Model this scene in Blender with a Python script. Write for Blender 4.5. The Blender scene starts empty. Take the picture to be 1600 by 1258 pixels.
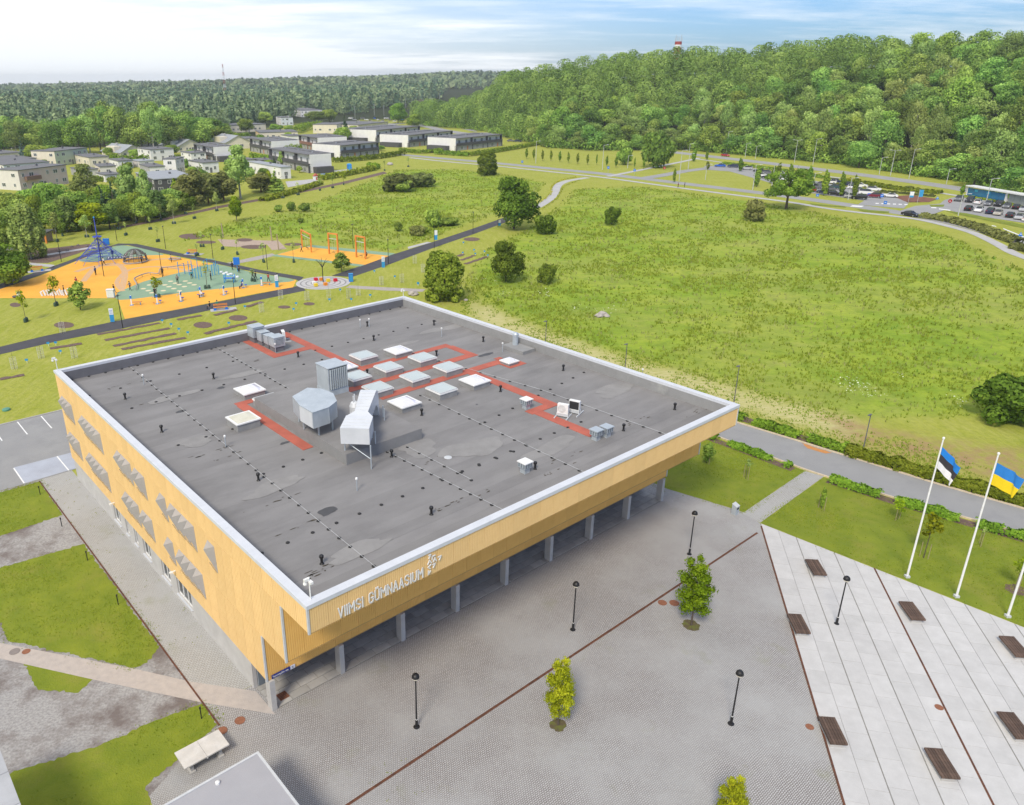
import bpy, math, random
import numpy as np
from mathutils import Matrix, Vector
random.seed(7); RNG = np.random.default_rng(7)
SC = bpy.context.scene
COL = SC.collection

# ------------------------------------------------------------------ camera
F_PX, CX, CY, PITCH, ROLL, YAW = 1209.854, 688.0, 615.0, 0.384875, 0.004957, 0.691913
HC = 36.0
cp, sp, cr, sr = math.cos(PITCH), math.sin(PITCH), math.cos(ROLL), math.sin(ROLL)
_r = np.array([1, 0, 0.]); _d = np.array([0, -sp, -cp]); FW = np.array([0, cp, -sp])
R0 = _r * cr + _d * sr; D0 = -_r * sr + _d * cr
cam = bpy.data.cameras.new("camera"); cam_ob = bpy.data.objects.new("camera", cam); COL.objects.link(cam_ob)
m = Matrix.Identity(4)
for i in range(3):
    m[i][0], m[i][1], m[i][2] = R0[i], -D0[i], -FW[i]
m[2][3] = HC
cam_ob.matrix_world = m
cam.sensor_fit = 'HORIZONTAL'; cam.sensor_width = 36.0; cam.lens = F_PX / 1600 * 36
cam.shift_x = (800 - CX) / 1600; cam.shift_y = -(629 - CY) / 1600
cam.clip_start = 0.5; cam.clip_end = 20000
SC.camera = cam_ob

# ------------------------------------------------------------------ sky, sun, exposure
SUN_EL, SUN_AZ = math.radians(47), math.radians(200)      # compass style: 0 = +y, clockwise
w = bpy.data.worlds.new("World"); SC.world = w; w.use_nodes = True
nt = w.node_tree; nt.nodes.clear()
def wn(t, **k):
    n = nt.nodes.new(t)
    for a, b in k.items(): setattr(n, a, b)
    return n
sky = wn('ShaderNodeTexSky', sky_type='NISHITA', sun_disc=False, sun_elevation=SUN_EL, sun_rotation=SUN_AZ, air_density=1.0, dust_density=1.2, ozone_density=2.0)
tc = wn('ShaderNodeTexCoord'); sep = wn('ShaderNodeSeparateXYZ'); nt.links.new(tc.outputs['Generated'], sep.inputs[0])
def wm(op, a, b=None, c=None, clamp=False):
    n = wn('ShaderNodeMath', operation=op, use_clamp=clamp)
    for i, v in enumerate((a, b, c)):
        if v is None: continue
        if isinstance(v, (int, float)): n.inputs[i].default_value = v
        else: nt.links.new(v, n.inputs[i])
    return n.outputs[0]
zc = wm('MAXIMUM', sep.outputs[2], 0.0); zz = wm('ADD', zc, 0.10)
px_ = wm('DIVIDE', sep.outputs[0], zz); py_ = wm('DIVIDE', sep.outputs[1], zz)
cmb = wn('ShaderNodeCombineXYZ'); nt.links.new(px_, cmb.inputs[0]); nt.links.new(py_, cmb.inputs[1])
def cloud(scale, sx, sy, det, lo, hi, rot=0.2, off=0.0):
    mp = wn('ShaderNodeMapping'); mp.inputs['Scale'].default_value = (sx, sy, 1); mp.inputs['Rotation'].default_value = (0, 0, rot); mp.inputs['Location'].default_value = (off, off * 1.7, 0)
    nt.links.new(cmb.outputs[0], mp.inputs[0])
    no = wn('ShaderNodeTexNoise'); no.inputs['Scale'].default_value = scale; no.inputs['Detail'].default_value = det; no.inputs['Roughness'].default_value = 0.62
    nt.links.new(mp.outputs[0], no.inputs['Vector'])
    mr = wn('ShaderNodeMapRange', interpolation_type='SMOOTHSTEP'); mr.inputs[1].default_value = lo; mr.inputs[2].default_value = hi
    nt.links.new(no.outputs[0], mr.inputs[0]); return mr.outputs[0]
c1 = cloud(0.62, 0.55, 1.0, 9, 0.42, 0.66, off=3.1); c2 = cloud(2.1, 0.35, 1.0, 9, 0.46, 0.70, off=1.2)
# thin cloud over the whole sky: denser towards the west (-x) where the sun stands, thinner to the east
west = wm('MINIMUM', wm('MAXIMUM', wm('MULTIPLY_ADD', sep.outputs[0], -1.4, 0.22), -0.45), 1.0)
cl = wm('ADD', wm('MULTIPLY', c1, 0.55), wm('MULTIPLY', c2, 0.25))
cl = wm('ADD', cl, wm('MULTIPLY', west, 0.45))
low = wm('SUBTRACT', 1.0, wm('MULTIPLY', zc, 6.0, clamp=True))
cl = wm('ADD', cl, wm('MULTIPLY', low, 0.17)); cl = wm('ADD', cl, wm('MULTIPLY', wm('MULTIPLY', wm('SUBTRACT', zc, 0.22), 2.2, clamp=True), 0.42))      # extra cloud overhead, out of view, added for brighter and more neutral fill
cl = wm('ADD', cl, wm('MULTIPLY', wm('MULTIPLY', low, wm('MAXIMUM', wm('ADD', west, 0.15), 0.0)), 0.8)); cl = wm('MINIMUM', wm('MAXIMUM', cl, 0.0), 0.90)
mix = wn('ShaderNodeMixRGB'); nt.links.new(cl, mix.inputs[0])
blue = wn('ShaderNodeMixRGB', blend_type='MULTIPLY'); blue.inputs[0].default_value = 1.0; blue.inputs[2].default_value = (0.45, 0.63, 0.92, 1)
nt.links.new(sky.outputs[0], blue.inputs[1]); nt.links.new(blue.outputs[0], mix.inputs[1]); mix.inputs[2].default_value = (6.75, 6.95, 7.15, 1)
bg = wn('ShaderNodeBackground'); bg.inputs[1].default_value = 0.10; nt.links.new(mix.outputs[0], bg.inputs[0])
out = wn('ShaderNodeOutputWorld'); nt.links.new(bg.outputs[0], out.inputs[0])
sl = bpy.data.lights.new("sun", 'SUN'); sl.energy = 1.9; sl.angle = math.radians(14); sl.color = (1.0, 0.90, 0.74)
so = bpy.data.objects.new("sun", sl); COL.objects.link(so); so.location = (-60, -20, 90)
_sd = Vector((math.sin(SUN_AZ) * math.cos(SUN_EL), math.cos(SUN_AZ) * math.cos(SUN_EL), math.sin(SUN_EL)))
so.rotation_euler = _sd.to_track_quat('Z', 'Y').to_euler()
SC.view_settings.view_transform = 'Standard'; SC.view_settings.look = 'None'
SC.view_settings.exposure = 0.76; SC.view_settings.gamma = 1.0; SC.view_settings.use_curve_mapping = False

# ------------------------------------------------------------------ survey: a point seen in the photo at a known height -> its place
def ray(px, py): return R0 * (px - CX) / F_PX + D0 * (py - CY) / F_PX + FW
def G(px, py, z=0.0):
    d = ray(px, py); t = (z - HC) / d[2]
    return np.array([d[0] * t, d[1] * t, z])
def PRJ(p):
    q = np.array(p, float) - [0, 0, HC]; wv = q @ FW
    return CX + F_PX * (q @ R0) / wv, CY + F_PX * (q @ D0) / wv
def ztop(b, ytop):
    lo, hi = b[2], b[2] + 80
    for _ in range(40):
        mid = (lo + hi) / 2
        if PRJ((b[0], b[1], mid))[1] > ytop: lo = mid
        else: hi = mid
    return lo - b[2]
def mpp(b): return ((np.array(b) - [0, 0, HC]) @ FW) / F_PX      # metres for one photo pixel at b
UX, VX = np.array([math.cos(YAW), math.sin(YAW)]), np.array([-math.sin(YAW), math.cos(YAW)])
ZR = 11.3
AO = G(479, 947, ZR)[:2]
def LW(u, v, z=0.0): p = AO + UX * u + VX * v; return np.array([p[0], p[1], z])
def LOC(px, py, z=0.0): p = G(px, py, z)[:2] - AO; return p @ UX, p @ VX
LU, LV = 40.6, 45.25

# ------------------------------------------------------------------ materials
def srgb(r, g, b): 
    f = lambda c: (c / 255 / 12.92) if c < 10.3 else ((c / 255 + .055) / 1.055) ** 2.4
    return (f(r), f(g), f(b))
MATS = {}
def M(name, c1, c2=None, scale=3.0, rough=0.7, metal=0.0, bump=0.0, bscale=None, objvar=0.0, coords='Object', detail=5, spec=0.35, mottle=None, alpha=1.0, trans=0.0, emit=0.0):
    if name in MATS: return MATS[name]
    mt = bpy.data.materials.new(name); mt.use_nodes = True; t = mt.node_tree; n = t.nodes; bs = n['Principled BSDF']
    bs.inputs['Roughness'].default_value = rough; bs.inputs['Metallic'].default_value = metal; bs.inputs['Specular IOR Level'].default_value = spec
    if trans: bs.inputs['Transmission Weight'].default_value = trans
    c2 = c2 or tuple(x * 0.86 for x in c1)
    tx = n.new('ShaderNodeTexCoord'); no = n.new('ShaderNodeTexNoise'); no.inputs['Scale'].default_value = scale; no.inputs['Detail'].default_value = detail; no.inputs['Roughness'].default_value = 0.6
    t.links.new(tx.outputs[coords], no.inputs['Vector'])
    mr = n.new('ShaderNodeMapRange'); mr.inputs[1].default_value = 0.32; mr.inputs[2].default_value = 0.68; t.links.new(no.outputs[0], mr.inputs[0])
    mx = n.new('ShaderNodeMixRGB'); mx.inputs[1].default_value = (*c2, 1); mx.inputs[2].default_value = (*c1, 1); t.links.new(mr.outputs[0], mx.inputs[0])
    cur = mx.outputs[0]
    if mottle:   # (colour, scale, low, high, amount)
        n2 = n.new('ShaderNodeTexNoise'); n2.inputs['Scale'].default_value = mottle[1]; n2.inputs['Detail'].default_value = 6; n2.inputs['Roughness'].default_value = .65; t.links.new(tx.outputs[coords], n2.inputs['Vector'])
        m2 = n.new('ShaderNodeMapRange', ); m2.inputs[1].default_value = mottle[2]; m2.inputs[2].default_value = mottle[3]; m2.inputs[4].default_value = mottle[4]; t.links.new(n2.outputs[0], m2.inputs[0])
        x2 = n.new('ShaderNodeMixRGB'); x2.inputs[2].default_value = (*mottle[0], 1); t.links.new(m2.outputs[0], x2.inputs[0]); t.links.new(cur, x2.inputs[1]); cur = x2.outputs[0]
    if objvar:
        oi = n.new('ShaderNodeObjectInfo'); hv = n.new('ShaderNodeHueSaturation'); mm = n.new('ShaderNodeMapRange'); mm.inputs[3].default_value = 1 - objvar; mm.inputs[4].default_value = 1 + objvar
        t.links.new(oi.outputs['Random'], mm.inputs[0]); t.links.new(mm.outputs[0], hv.inputs['Value']); t.links.new(cur, hv.inputs['Color']); cur = hv.outputs[0]
    t.links.new(cur, bs.inputs['Base Color'])
    if emit: t.links.new(cur, bs.inputs['Emission Color']); bs.inputs['Emission Strength'].default_value = emit
    if bump:
        nb = n.new('ShaderNodeTexNoise'); nb.inputs['Scale'].default_value = bscale or scale * 4; nb.inputs['Detail'].default_value = 4; t.links.new(tx.outputs[coords], nb.inputs['Vector'])
        bp = n.new('ShaderNodeBump'); bp.inputs['Strength'].default_value = min(bump, 1); bp.inputs['Distance'].default_value = 0.05; t.links.new(nb.outputs[0], bp.inputs['Height']); t.links.new(bp.outputs[0], bs.inputs['Normal'])
    MATS[name] = mt; return mt

def leafmat(name, base, light, dark, transl=0.3):
    if name in MATS: return MATS[name]
    mt = bpy.data.materials.new(name); mt.use_nodes = True; t = mt.node_tree; n = t.nodes; n.clear()
    at = n.new('ShaderNodeAttribute'); at.attribute_name = 'tint'; oi = n.new('ShaderNodeObjectInfo')
    rp = n.new('ShaderNodeValToRGB'); e = rp.color_ramp.elements; e[0].position = 0.0; e[0].color = (*dark, 1); e[1].position = 1.0; e[1].color = (*light, 1)
    k = e.new(0.5); k.color = (*base, 1); t.links.new(at.outputs['Fac'], rp.inputs[0])
    hv = n.new('ShaderNodeHueSaturation'); a = n.new('ShaderNodeMapRange'); a.inputs[3].default_value = 0.70; a.inputs[4].default_value = 1.38
    t.links.new(oi.outputs['Random'], a.inputs[0]); t.links.new(a.outputs[0], hv.inputs['Value'])
    fr = n.new('ShaderNodeMath'); fr.operation = 'FRACT'; ml = n.new('ShaderNodeMath'); ml.operation = 'MULTIPLY'; ml.inputs[1].default_value = 17.31
    t.links.new(oi.outputs['Random'], ml.inputs[0]); t.links.new(ml.outputs[0], fr.inputs[0])
    h = n.new('ShaderNodeMapRange'); h.inputs[3].default_value = 0.472; h.inputs[4].default_value = 0.522; t.links.new(fr.outputs[0], h.inputs[0]); t.links.new(h.outputs[0], hv.inputs['Hue'])
    t.links.new(rp.outputs[0], hv.inputs['Color'])
    df = n.new('ShaderNodeBsdfDiffuse'); tr = n.new('ShaderNodeBsdfTranslucent'); mx = n.new('ShaderNodeMixShader'); mx.inputs[0].default_value = transl
    t.links.new(hv.outputs[0], df.inputs[0]); t.links.new(hv.outputs[0], tr.inputs[0]); t.links.new(df.outputs[0], mx.inputs[1]); t.links.new(tr.outputs[0], mx.inputs[2])
    o = n.new('ShaderNodeOutputMaterial'); t.links.new(mx.outputs[0], o.inputs[0]); MATS[name] = mt; return mt

# ------------------------------------------------------------------ mesh building
class MB:
    def __init__(s): s.v = []; s.f = []; s.mi = []
    def add(s, vs, fs, mi=0):
        b = len(s.v); s.v += [tuple(map(float, p)) for p in vs]; s.f += [tuple(i + b for i in f) for f in fs]; s.mi += [mi] * len(fs); return s
    def box(s, x0, x1, y0, y1, z0, z1, mi=0):
        vs = [(x0, y0, z0), (x1, y0, z0), (x1, y1, z0), (x0, y1, z0), (x0, y0, z1), (x1, y0, z1), (x1, y1, z1), (x0, y1, z1)]
        return s.add(vs, [(0, 3, 2, 1), (4, 5, 6, 7), (0, 1, 5, 4), (1, 2, 6, 5), (2, 3, 7, 6), (3, 0, 4, 7)], mi)
    def obox(s, c, e1, e2, h1, h2, z0, z1, mi=0):       # oriented box: centre, unit dirs, half sizes
        c = np.array(c[:2]); e1 = np.array(e1[:2]); e2 = np.array(e2[:2]); q = [c - e1 * h1 - e2 * h2, c + e1 * h1 - e2 * h2, c + e1 * h1 + e2 * h2, c - e1 * h1 + e2 * h2]
        return s.prism([tuple(x) for x in q], z0, z1, mi)
    def prism(s, poly, z0, z1, mi=0, top_only=False):
        a = sum(poly[i][0] * poly[(i + 1) % len(poly)][1] - poly[(i + 1) % len(poly)][0] * poly[i][1] for i in range(len(poly)))
        if a < 0: poly = poly[::-1]
        n = len(poly); vs = [(p[0], p[1], z0) for p in poly] + [(p[0], p[1], z1) for p in poly]
        fs = [tuple(range(n, 2 * n))]
        if not top_only: fs += [tuple(range(n - 1, -1, -1))]
        fs += [(i, (i + 1) % n, n + (i + 1) % n, n + i) for i in range(n)]
        return s.add(vs, fs, mi)
    def tube(s, pts, rad, seg=6, mi=0, caps=True):
        pts = [np.array(p, float) for p in pts]; n = len(pts); rad = [rad] * n if not hasattr(rad, '__len__') else rad
        vs = []
        for i, p in enumerate(pts):
            t = pts[min(i + 1, n - 1)] - pts[max(i - 1, 0)]; t /= (np.linalg.norm(t) + 1e-9)
            a = np.cross(t, [0, 0, 1.] if abs(t[2]) < .9 else [1., 0, 0]); a /= np.linalg.norm(a); b = np.cross(t, a)
            for k in range(seg):
                an = 2 * math.pi * k / seg; vs.append(p + rad[i] * (a * math.cos(an) + b * math.sin(an)))
        fs = [(i * seg + k, i * seg + (k + 1) % seg, (i + 1) * seg + (k + 1) % seg, (i + 1) * seg + k) for i in range(n - 1) for k in range(seg)]
        if caps: fs += [tuple(range(seg - 1, -1, -1)), tuple(range((n - 1) * seg, n * seg))]
        return s.add(vs, [f[::-1] for f in fs], mi)
    def lathe(s, prof, c=(0, 0, 0), seg=10, mi=0):
        vs = [(c[0] + r * math.cos(2 * math.pi * k / seg), c[1] + r * math.sin(2 * math.pi * k / seg), c[2] + z) for r, z in prof for k in range(seg)]
        fs = [(i * seg + k, i * seg + (k + 1) % seg, (i + 1) * seg + (k + 1) % seg, (i + 1) * seg + k) for i in range(len(prof) - 1) for k in range(seg)]
        fs += [tuple(range(seg - 1, -1, -1)), tuple(range((len(prof) - 1) * seg, len(prof) * seg))]
        return s.add(vs, fs, mi)
    def disc(s, c, rx, ry, z, seg=20, mi=0, rot=0.0):
        ca, sa = math.cos(rot), math.sin(rot)
        vs = [(c[0] + rx * math.cos(a) * ca - ry * math.sin(a) * sa, c[1] + rx * math.cos(a) * sa + ry * math.sin(a) * ca, z) for a in np.linspace(0, 2 * math.pi, seg, endpoint=False)]
        return s.add(vs, [tuple(range(seg))], mi)
    def mesh(s, name, mats):
        me = bpy.data.meshes.new(name); me.from_pydata(s.v, [], s.f); mats = mats if isinstance(mats, (list, tuple)) else [mats]
        for q in mats: me.materials.append(q)
        if len(mats) > 1: me.polygons.foreach_set('material_index', s.mi)
        me.update(); return me
def obj(name, me, parent=None, loc=None, rz=0.0, mats=None):
    if isinstance(me, MB): me = me.mesh(name, mats)
    o = bpy.data.objects.new(name, me); COL.objects.link(o)
    if parent is not None: o.parent = parent
    if loc is not None: o.location = tuple(map(float, loc))
    if rz: o.rotation_euler = (0, 0, rz)
    return o
def tag(o, label=None, cat=None, group=None, kind=None):
    if label: o['label'] = label
    if cat: o['category'] = cat
    if group: o['group'] = group
    if kind: o['kind'] = kind
    return o
def thing(name, label, cat, loc=(0, 0, 0), rz=0.0, group=None):
    o = bpy.data.objects.new(name, None); COL.objects.link(o); o.location = tuple(map(float, loc)); o.rotation_euler = (0, 0, rz); o.empty_display_size = 0.3
    return tag(o, label, cat, group)
KIDS = {}
def kids(o):
    return [c for c in bpy.data.objects if c.parent == o] if o.name not in KIDS else KIDS[o.name]
def dup(root, loc, rz=0.0, label=None, group=None, scale=None):
    if root.name not in KIDS:
        KIDS[root.name] = [c for c in bpy.data.objects if c.parent == root]
        for c in KIDS[root.name]: KIDS[c.name] = [d for d in bpy.data.objects if d.parent == c]
    r = root.copy(); COL.objects.link(r); r.location = tuple(map(float, loc)); r.rotation_euler = (0, 0, rz)
    if scale is not None: r.scale = scale
    if label: r['label'] = label
    if group: r['group'] = group
    for ch in KIDS[root.name]:
        c = ch.copy(); COL.objects.link(c); c.parent = r
        for g in KIDS.get(ch.name, []):
            d = g.copy(); COL.objects.link(d); d.parent = c
    return r
def struct(name, mb, mats): return tag(obj(name, mb, mats=mats), kind='structure')
def inside(poly, X, Y):
    r = np.zeros(X.shape, bool); n = len(poly)
    for i in range(n):
        x0, y0 = poly[i][:2]; x1, y1 = poly[(i + 1) % n][:2]
        c = ((y0 > Y) != (y1 > Y)) & (X < (x1 - x0) * (Y - y0) / ((y1 - y0) if y1 != y0 else 1e-9) + x0); r ^= c
    return r
def sdist(poly, X, Y):
    d = np.full(X.shape, 1e9)
    for i in range(len(poly)):
        a = np.array(poly[i][:2]); b = np.array(poly[(i + 1) % len(poly)][:2]); ab = b - a; L2 = ab @ ab + 1e-9
        t = np.clip(((X - a[0]) * ab[0] + (Y - a[1]) * ab[1]) / L2, 0, 1)
        d = np.minimum(d, np.hypot(X - a[0] - t * ab[0], Y - a[1] - t * ab[1]))
    return np.where(inside(poly, X, Y), d, -d)
def sstep(x): x = np.clip(x, 0, 1); return x * x * (3 - 2 * x)
def jag(poly, step=0.5, amp=0.1, seed=1):
    r = np.random.default_rng(seed); o = []
    for i in range(len(poly)):
        a = np.array(poly[i][:2], float); b = np.array(poly[(i + 1) % len(poly)][:2], float); L = np.hypot(*(b - a)); n = max(1, int(L / step)); nn = np.array([-(b - a)[1], (b - a)[0]]) / (L + 1e-9)
        for k in range(n):
            j = r.normal(0, amp) if k else 0
            o.append(tuple(a + (b - a) * k / n + nn * j))
    return o
def sheet(name, polys, z, mat, kind='structure', thick=0.0, parent=None):
    b = MB()
    for ip, p in enumerate(polys):
        p = [tuple(q[:2]) for q in p]; zi = z + .0025 * ip * (len(polys) > 1 and name in ('parking_lot', 'footpath', 'mulch_bed', 'stone_path', 'verge', 'lawn_strip', 'shrub_bed', 'garden_path', 'far_yard', 'paving'))
        a = sum(p[i][0] * p[(i + 1) % len(p)][1] - p[(i + 1) % len(p)][0] * p[i][1] for i in range(len(p)))
        if a < 0: p = p[::-1]
        if thick: b.prism(p, zi - thick, zi)
        else: b.add([(q[0], q[1], zi) for q in p], [tuple(range(len(p)))])
    o = obj(name, b, mats=mat, parent=parent)
    return tag(o, kind=kind) if kind else o
def PX(pts, z=0.0): return [tuple(G(x, y, z)[:2]) for x, y in pts]
def LP(pts): return [tuple(LW(u, v)[:2]) for u, v in pts]
def ribbon(pts, wd):            # constant width polygon along a polyline
    P = [np.array(p[:2]) for p in pts]; l = []; r = []
    for i, p in enumerate(P):
        t = P[min(i + 1, len(P) - 1)] - P[max(i - 1, 0)]; t /= np.hypot(*t); nn = np.array([-t[1], t[0]]); l.append(tuple(p + nn * wd / 2)); r.append(tuple(p - nn * wd / 2))
    return l + r[::-1]
def ribquads(name, pts, wd, z, mat, parent=None, kind='structure'):
    rb = ribbon(pts, wd); n = len(pts); b = MB()
    b.add([(p[0], p[1], z) for p in rb], [(i, 2 * n - 1 - i, 2 * n - 2 - i, i + 1) for i in range(n - 1)])
    o = obj(name, b, mats=mat, parent=parent); return tag(o, kind=kind) if kind else o
def smooth(pts, n=6):
    P = [np.array(p[:2], float) for p in pts]; o = []
    for i in range(len(P) - 1):
        p0, p1, p2, p3 = P[max(i - 1, 0)], P[i], P[i + 1], P[min(i + 2, len(P) - 1)]
        for k in range(n):
            t = k / n; o.append(tuple(.5 * ((2 * p1) + (-p0 + p2) * t + (2 * p0 - 5 * p1 + 4 * p2 - p3) * t * t + (-p0 + 3 * p1 - 3 * p2 + p3) * t ** 3)))
    return o + [tuple(P[-1])]
# ================================================================== TERRAIN
FOOT = [(668, 197), (740, 203), (800, 217), (860, 232), (940, 236), (1060, 234), (1200, 247), (1313, 257.5), (1400, 271), (1510, 286), (1600, 318), (1700, 345)]
FAZ = np.array([math.atan2(G(*p)[0], G(*p)[1]) for p in FOOT]); FR = np.array([np.hypot(*G(*p)[:2]) for p in FOOT])
CREST = [(640, 192), (690, 166), (735, 158), (765, 140), (790, 120), (860, 108), (950, 93), (1060, 82), (1160, 84), (1250, 70), (1330, 66), (1450, 62), (1600, 60), (1720, 56)]
CAZ = []; CEL = []
for p in CREST:
    d = ray(*p); CAZ.append(math.atan2(d[0], d[1])); CEL.append(d[2] / math.hypot(d[0], d[1]))
CAZ = np.array(CAZ); CEL = np.array(CEL)
HORI = [(-200, 139), (0, 138), (200, 133), (400, 128), (600, 121), (720, 117), (800, 116), (1700, 110)]
HAZ = []; HEL = []
for p in HORI:
    d = ray(*p); HAZ.append(math.atan2(d[0], d[1])); HEL.append(d[2] / math.hypot(d[0], d[1]))
HAZ = np.array(HAZ); HEL = np.array(HEL)
HILL_D = 135.0
def terrain(x, y):
    x = np.asarray(x, float); y = np.asarray(y, float)
    az = np.arctan2(x, np.maximum(y, 1e-3)); r = np.hypot(x, y)
    rf = np.interp(az, FAZ, FR); rc = rf + HILL_D
    zc_ = HC + np.interp(az, CAZ, CEL) * rc - 13.0
    wgt = sstep((az - CAZ[0] - 0.0) / 0.06) * (y > 0)
    hill = np.maximum(zc_, 0) * sstep((r - rf - 8) / (HILL_D * 1.08)) ** 0.85 * wgt
    zf = HC + np.interp(az, HAZ, HEL) * 2600 - 15
    far = np.maximum(zf, 0) * sstep((r - 700) / 1900) * (y > 0)
    return np.maximum(hill, far * (1 - wgt * sstep((1400 - r) / 400)))
def axis(lo, hi, dlo, dhi, step, g=1.16):
    a = list(np.arange(dlo, dhi + step, step)); s = step; x = a[-1]
    while x < hi: s *= g; x += s; a.append(x)
    s = step; x = a[0]; pre = []
    while x > lo: s *= g; x -= s; pre.append(x)
    return np.array(pre[::-1] + a)
gx = axis(-3800, 3800, -110, 250, 2.0); gy = axis(-160, 4600, -10, 330, 2.0)
X, Y = np.meshgrid(gx, gy); Zt = terrain(X, Y)
nx, ny = len(gx), len(gy)
def noise2(X, Y, s, seed):
    r = np.random.default_rng(seed); o = np.zeros(X.shape)
    for k in range(7):
        a = r.uniform(0, 2 * math.pi); f = s * (0.5 + 1.6 * r.random()); o += np.sin((X * math.cos(a) + Y * math.sin(a)) * f + r.uniform(0, 6.28) + 1.3 * np.sin((X * math.sin(a) - Y * math.cos(a)) * f * .7))
    return o / 7
MEADOW = [PX([(900, 296), (1000, 292), (1180, 316), (1330, 342), (1430, 356), (1490, 372), (1550, 402), (1640, 440), (1640, 672), (1500, 650), (1400, 662), (1300, 645), (1180, 614), (1060, 577), (950, 547), (850, 512), (748, 472), (728, 445), (760, 392), (830, 356), (868, 328)]),
          PX([(285, 377), (340, 352), (470, 325), (560, 290), (620, 266), (700, 264), (780, 272), (852, 286), (826, 316), (700, 362), (615, 393), (500, 377), (430, 371), (340, 369)])]
STRAW = PX([(735, 466), (850, 516), (960, 552), (1080, 584), (1200, 622), (1330, 655), (1345, 690), (1180, 648), (1000, 600), (860, 552), (742, 500)])
BROWN = PX([(1310, 655), (1450, 676), (1620, 706), (1620, 770), (1500, 735), (1400, 712), (1330, 690)])
n1 = noise2(X, Y, .25, 3); n3 = noise2(X, Y, .08, 9)
mead = np.zeros(X.shape)
for p in MEADOW: mead = np.maximum(mead, sstep((sdist(p, X, Y) + 1.2 * n1 + 1) / 3.0))
straw = sstep((sdist(STRAW, X, Y) + 1.5 * n1 + 1) / 3.0); brown = sstep((sdist(BROWN, X, Y) + 3 * n1 + 1.5) / 4.0)
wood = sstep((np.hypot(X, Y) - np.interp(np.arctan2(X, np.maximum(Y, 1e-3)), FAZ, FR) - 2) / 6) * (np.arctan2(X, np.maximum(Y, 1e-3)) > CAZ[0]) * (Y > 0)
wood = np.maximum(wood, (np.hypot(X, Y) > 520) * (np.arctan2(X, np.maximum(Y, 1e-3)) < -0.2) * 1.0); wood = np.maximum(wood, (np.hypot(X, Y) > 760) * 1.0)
me = bpy.data.meshes.new("ground"); nv = nx * ny
vv = np.stack([X.ravel(), Y.ravel(), Zt.ravel()], 1)
idx = np.arange(nv).reshape(ny, nx); qf = np.stack([idx[:-1, :-1], idx[:-1, 1:], idx[1:, 1:], idx[1:, :-1]], -1).reshape(-1, 4)
def npmesh(name, v, f, mats, smooth_=False, tint=None):
    me = bpy.data.meshes.new(name); k = f.shape[1]
    me.vertices.add(len(v)); me.vertices.foreach_set('co', np.ascontiguousarray(v, np.float32).ravel())
    me.loops.add(f.size); me.loops.foreach_set('vertex_index', np.ascontiguousarray(f, np.int32).ravel())
    me.polygons.add(len(f)); me.polygons.foreach_set('loop_start', np.arange(0, f.size, k, dtype=np.int32))
    if tint is not None:
        a = me.attributes.new('tint', 'FLOAT', 'FACE'); a.data.foreach_set('value', np.ascontiguousarray(tint, np.float32))
    for q in (mats if isinstance(mats, list) else [mats]): me.materials.append(q)
    me.update(); me.validate()
    if smooth_: me.polygons.foreach_set('use_smooth', [True] * len(me.polygons))
    return me
gm = bpy.data.materials.new("grass_ground"); gm.use_nodes = True; t = gm.node_tree; n = t.nodes; bs = n['Principled BSDF']; bs.inputs['Roughness'].default_value = .95; bs.inputs['Specular IOR Level'].default_value = 0.1
tx = n.new('ShaderNodeTexCoord')
def gn(scale, det=6, sx=1, sy=1, rot=0):
    mp = n.new('ShaderNodeMapping'); mp.inputs['Scale'].default_value = (sx, sy, 1); mp.inputs['Rotation'].default_value = (0, 0, rot); t.links.new(tx.outputs['Object'], mp.inputs[0])
    q = n.new('ShaderNodeTexNoise'); q.inputs['Scale'].default_value = scale; q.inputs['Detail'].default_value = det; q.inputs['Roughness'].default_value = .68; t.links.new(mp.outputs[0], q.inputs['Vector']); return q.outputs[0]
def rng(v, a, b, c=0.0, d=1.0):
    q = n.new('ShaderNodeMapRange'); q.inputs[1].default_value = a; q.inputs[2].default_value = b; q.inputs[3].default_value = c; q.inputs[4].default_value = d; t.links.new(v, q.inputs[0]); return q.outputs[0]
def mixc(f, a, b, bt='MIX'):
    q = n.new('ShaderNodeMixRGB'); q.blend_type = bt
    for i, v in ((0, f), (1, a), (2, b)):
        if isinstance(v, tuple): q.inputs[i].default_value = (*v, 1)
        elif isinstance(v, float): q.inputs[i].default_value = v
        else: t.links.new(v, q.inputs[i])
    return q.outputs[0]
def attr(a): q = n.new('ShaderNodeAttribute'); q.attribute_name = a; return q.outputs['Fac']
def mulv(a, b):
    q = n.new('ShaderNodeMath'); q.operation = 'MULTIPLY'; t.links.new(a, q.inputs[0])
    if isinstance(b, float): q.inputs[1].default_value = b
    else: t.links.new(b, q.inputs[1])
    return q.outputs[0]
lawn = mixc(rng(gn(.12), .35, .65), (0.290, 0.320, 0.040), (0.360, 0.370, 0.070))
lawn = mixc(rng(gn(1.4, 8), .4, .72, 0, .6), lawn, (0.185, 0.235, 0.028))
lawn = mixc(rng(gn(.5, 6, 3.2, .5, .69), .45, .75, 0, .55), lawn, (0.46, 0.43, 0.15))
mdw = mixc(rng(gn(.06), .38, .62), (0.228, 0.335, 0.032), (0.335, 0.405, 0.048))
mdw = mixc(rng(gn(.35, 8), .45, .62, 0, .75), mdw, (0.165, 0.255, 0.024))
mdw = mixc(rng(gn(.035, 5), .46, .66, 0, .5), mdw, (0.38, 0.36, 0.11))
mdw = mixc(rng(gn(.07, 8, 1, 1.8, .5), .50, .66, 0, .4), mdw, (0.135, 0.225, 0.022))
mdw = mixc(rng(gn(.9, 9, 1, 2.0, .2), .50, .70, 0, .45), mdw, (0.125, 0.195, 0.020))
mdw = mixc(rng(gn(2.6, 8), .5, .72, 0, .4), mdw, (0.115, 0.165, 0.020))
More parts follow.
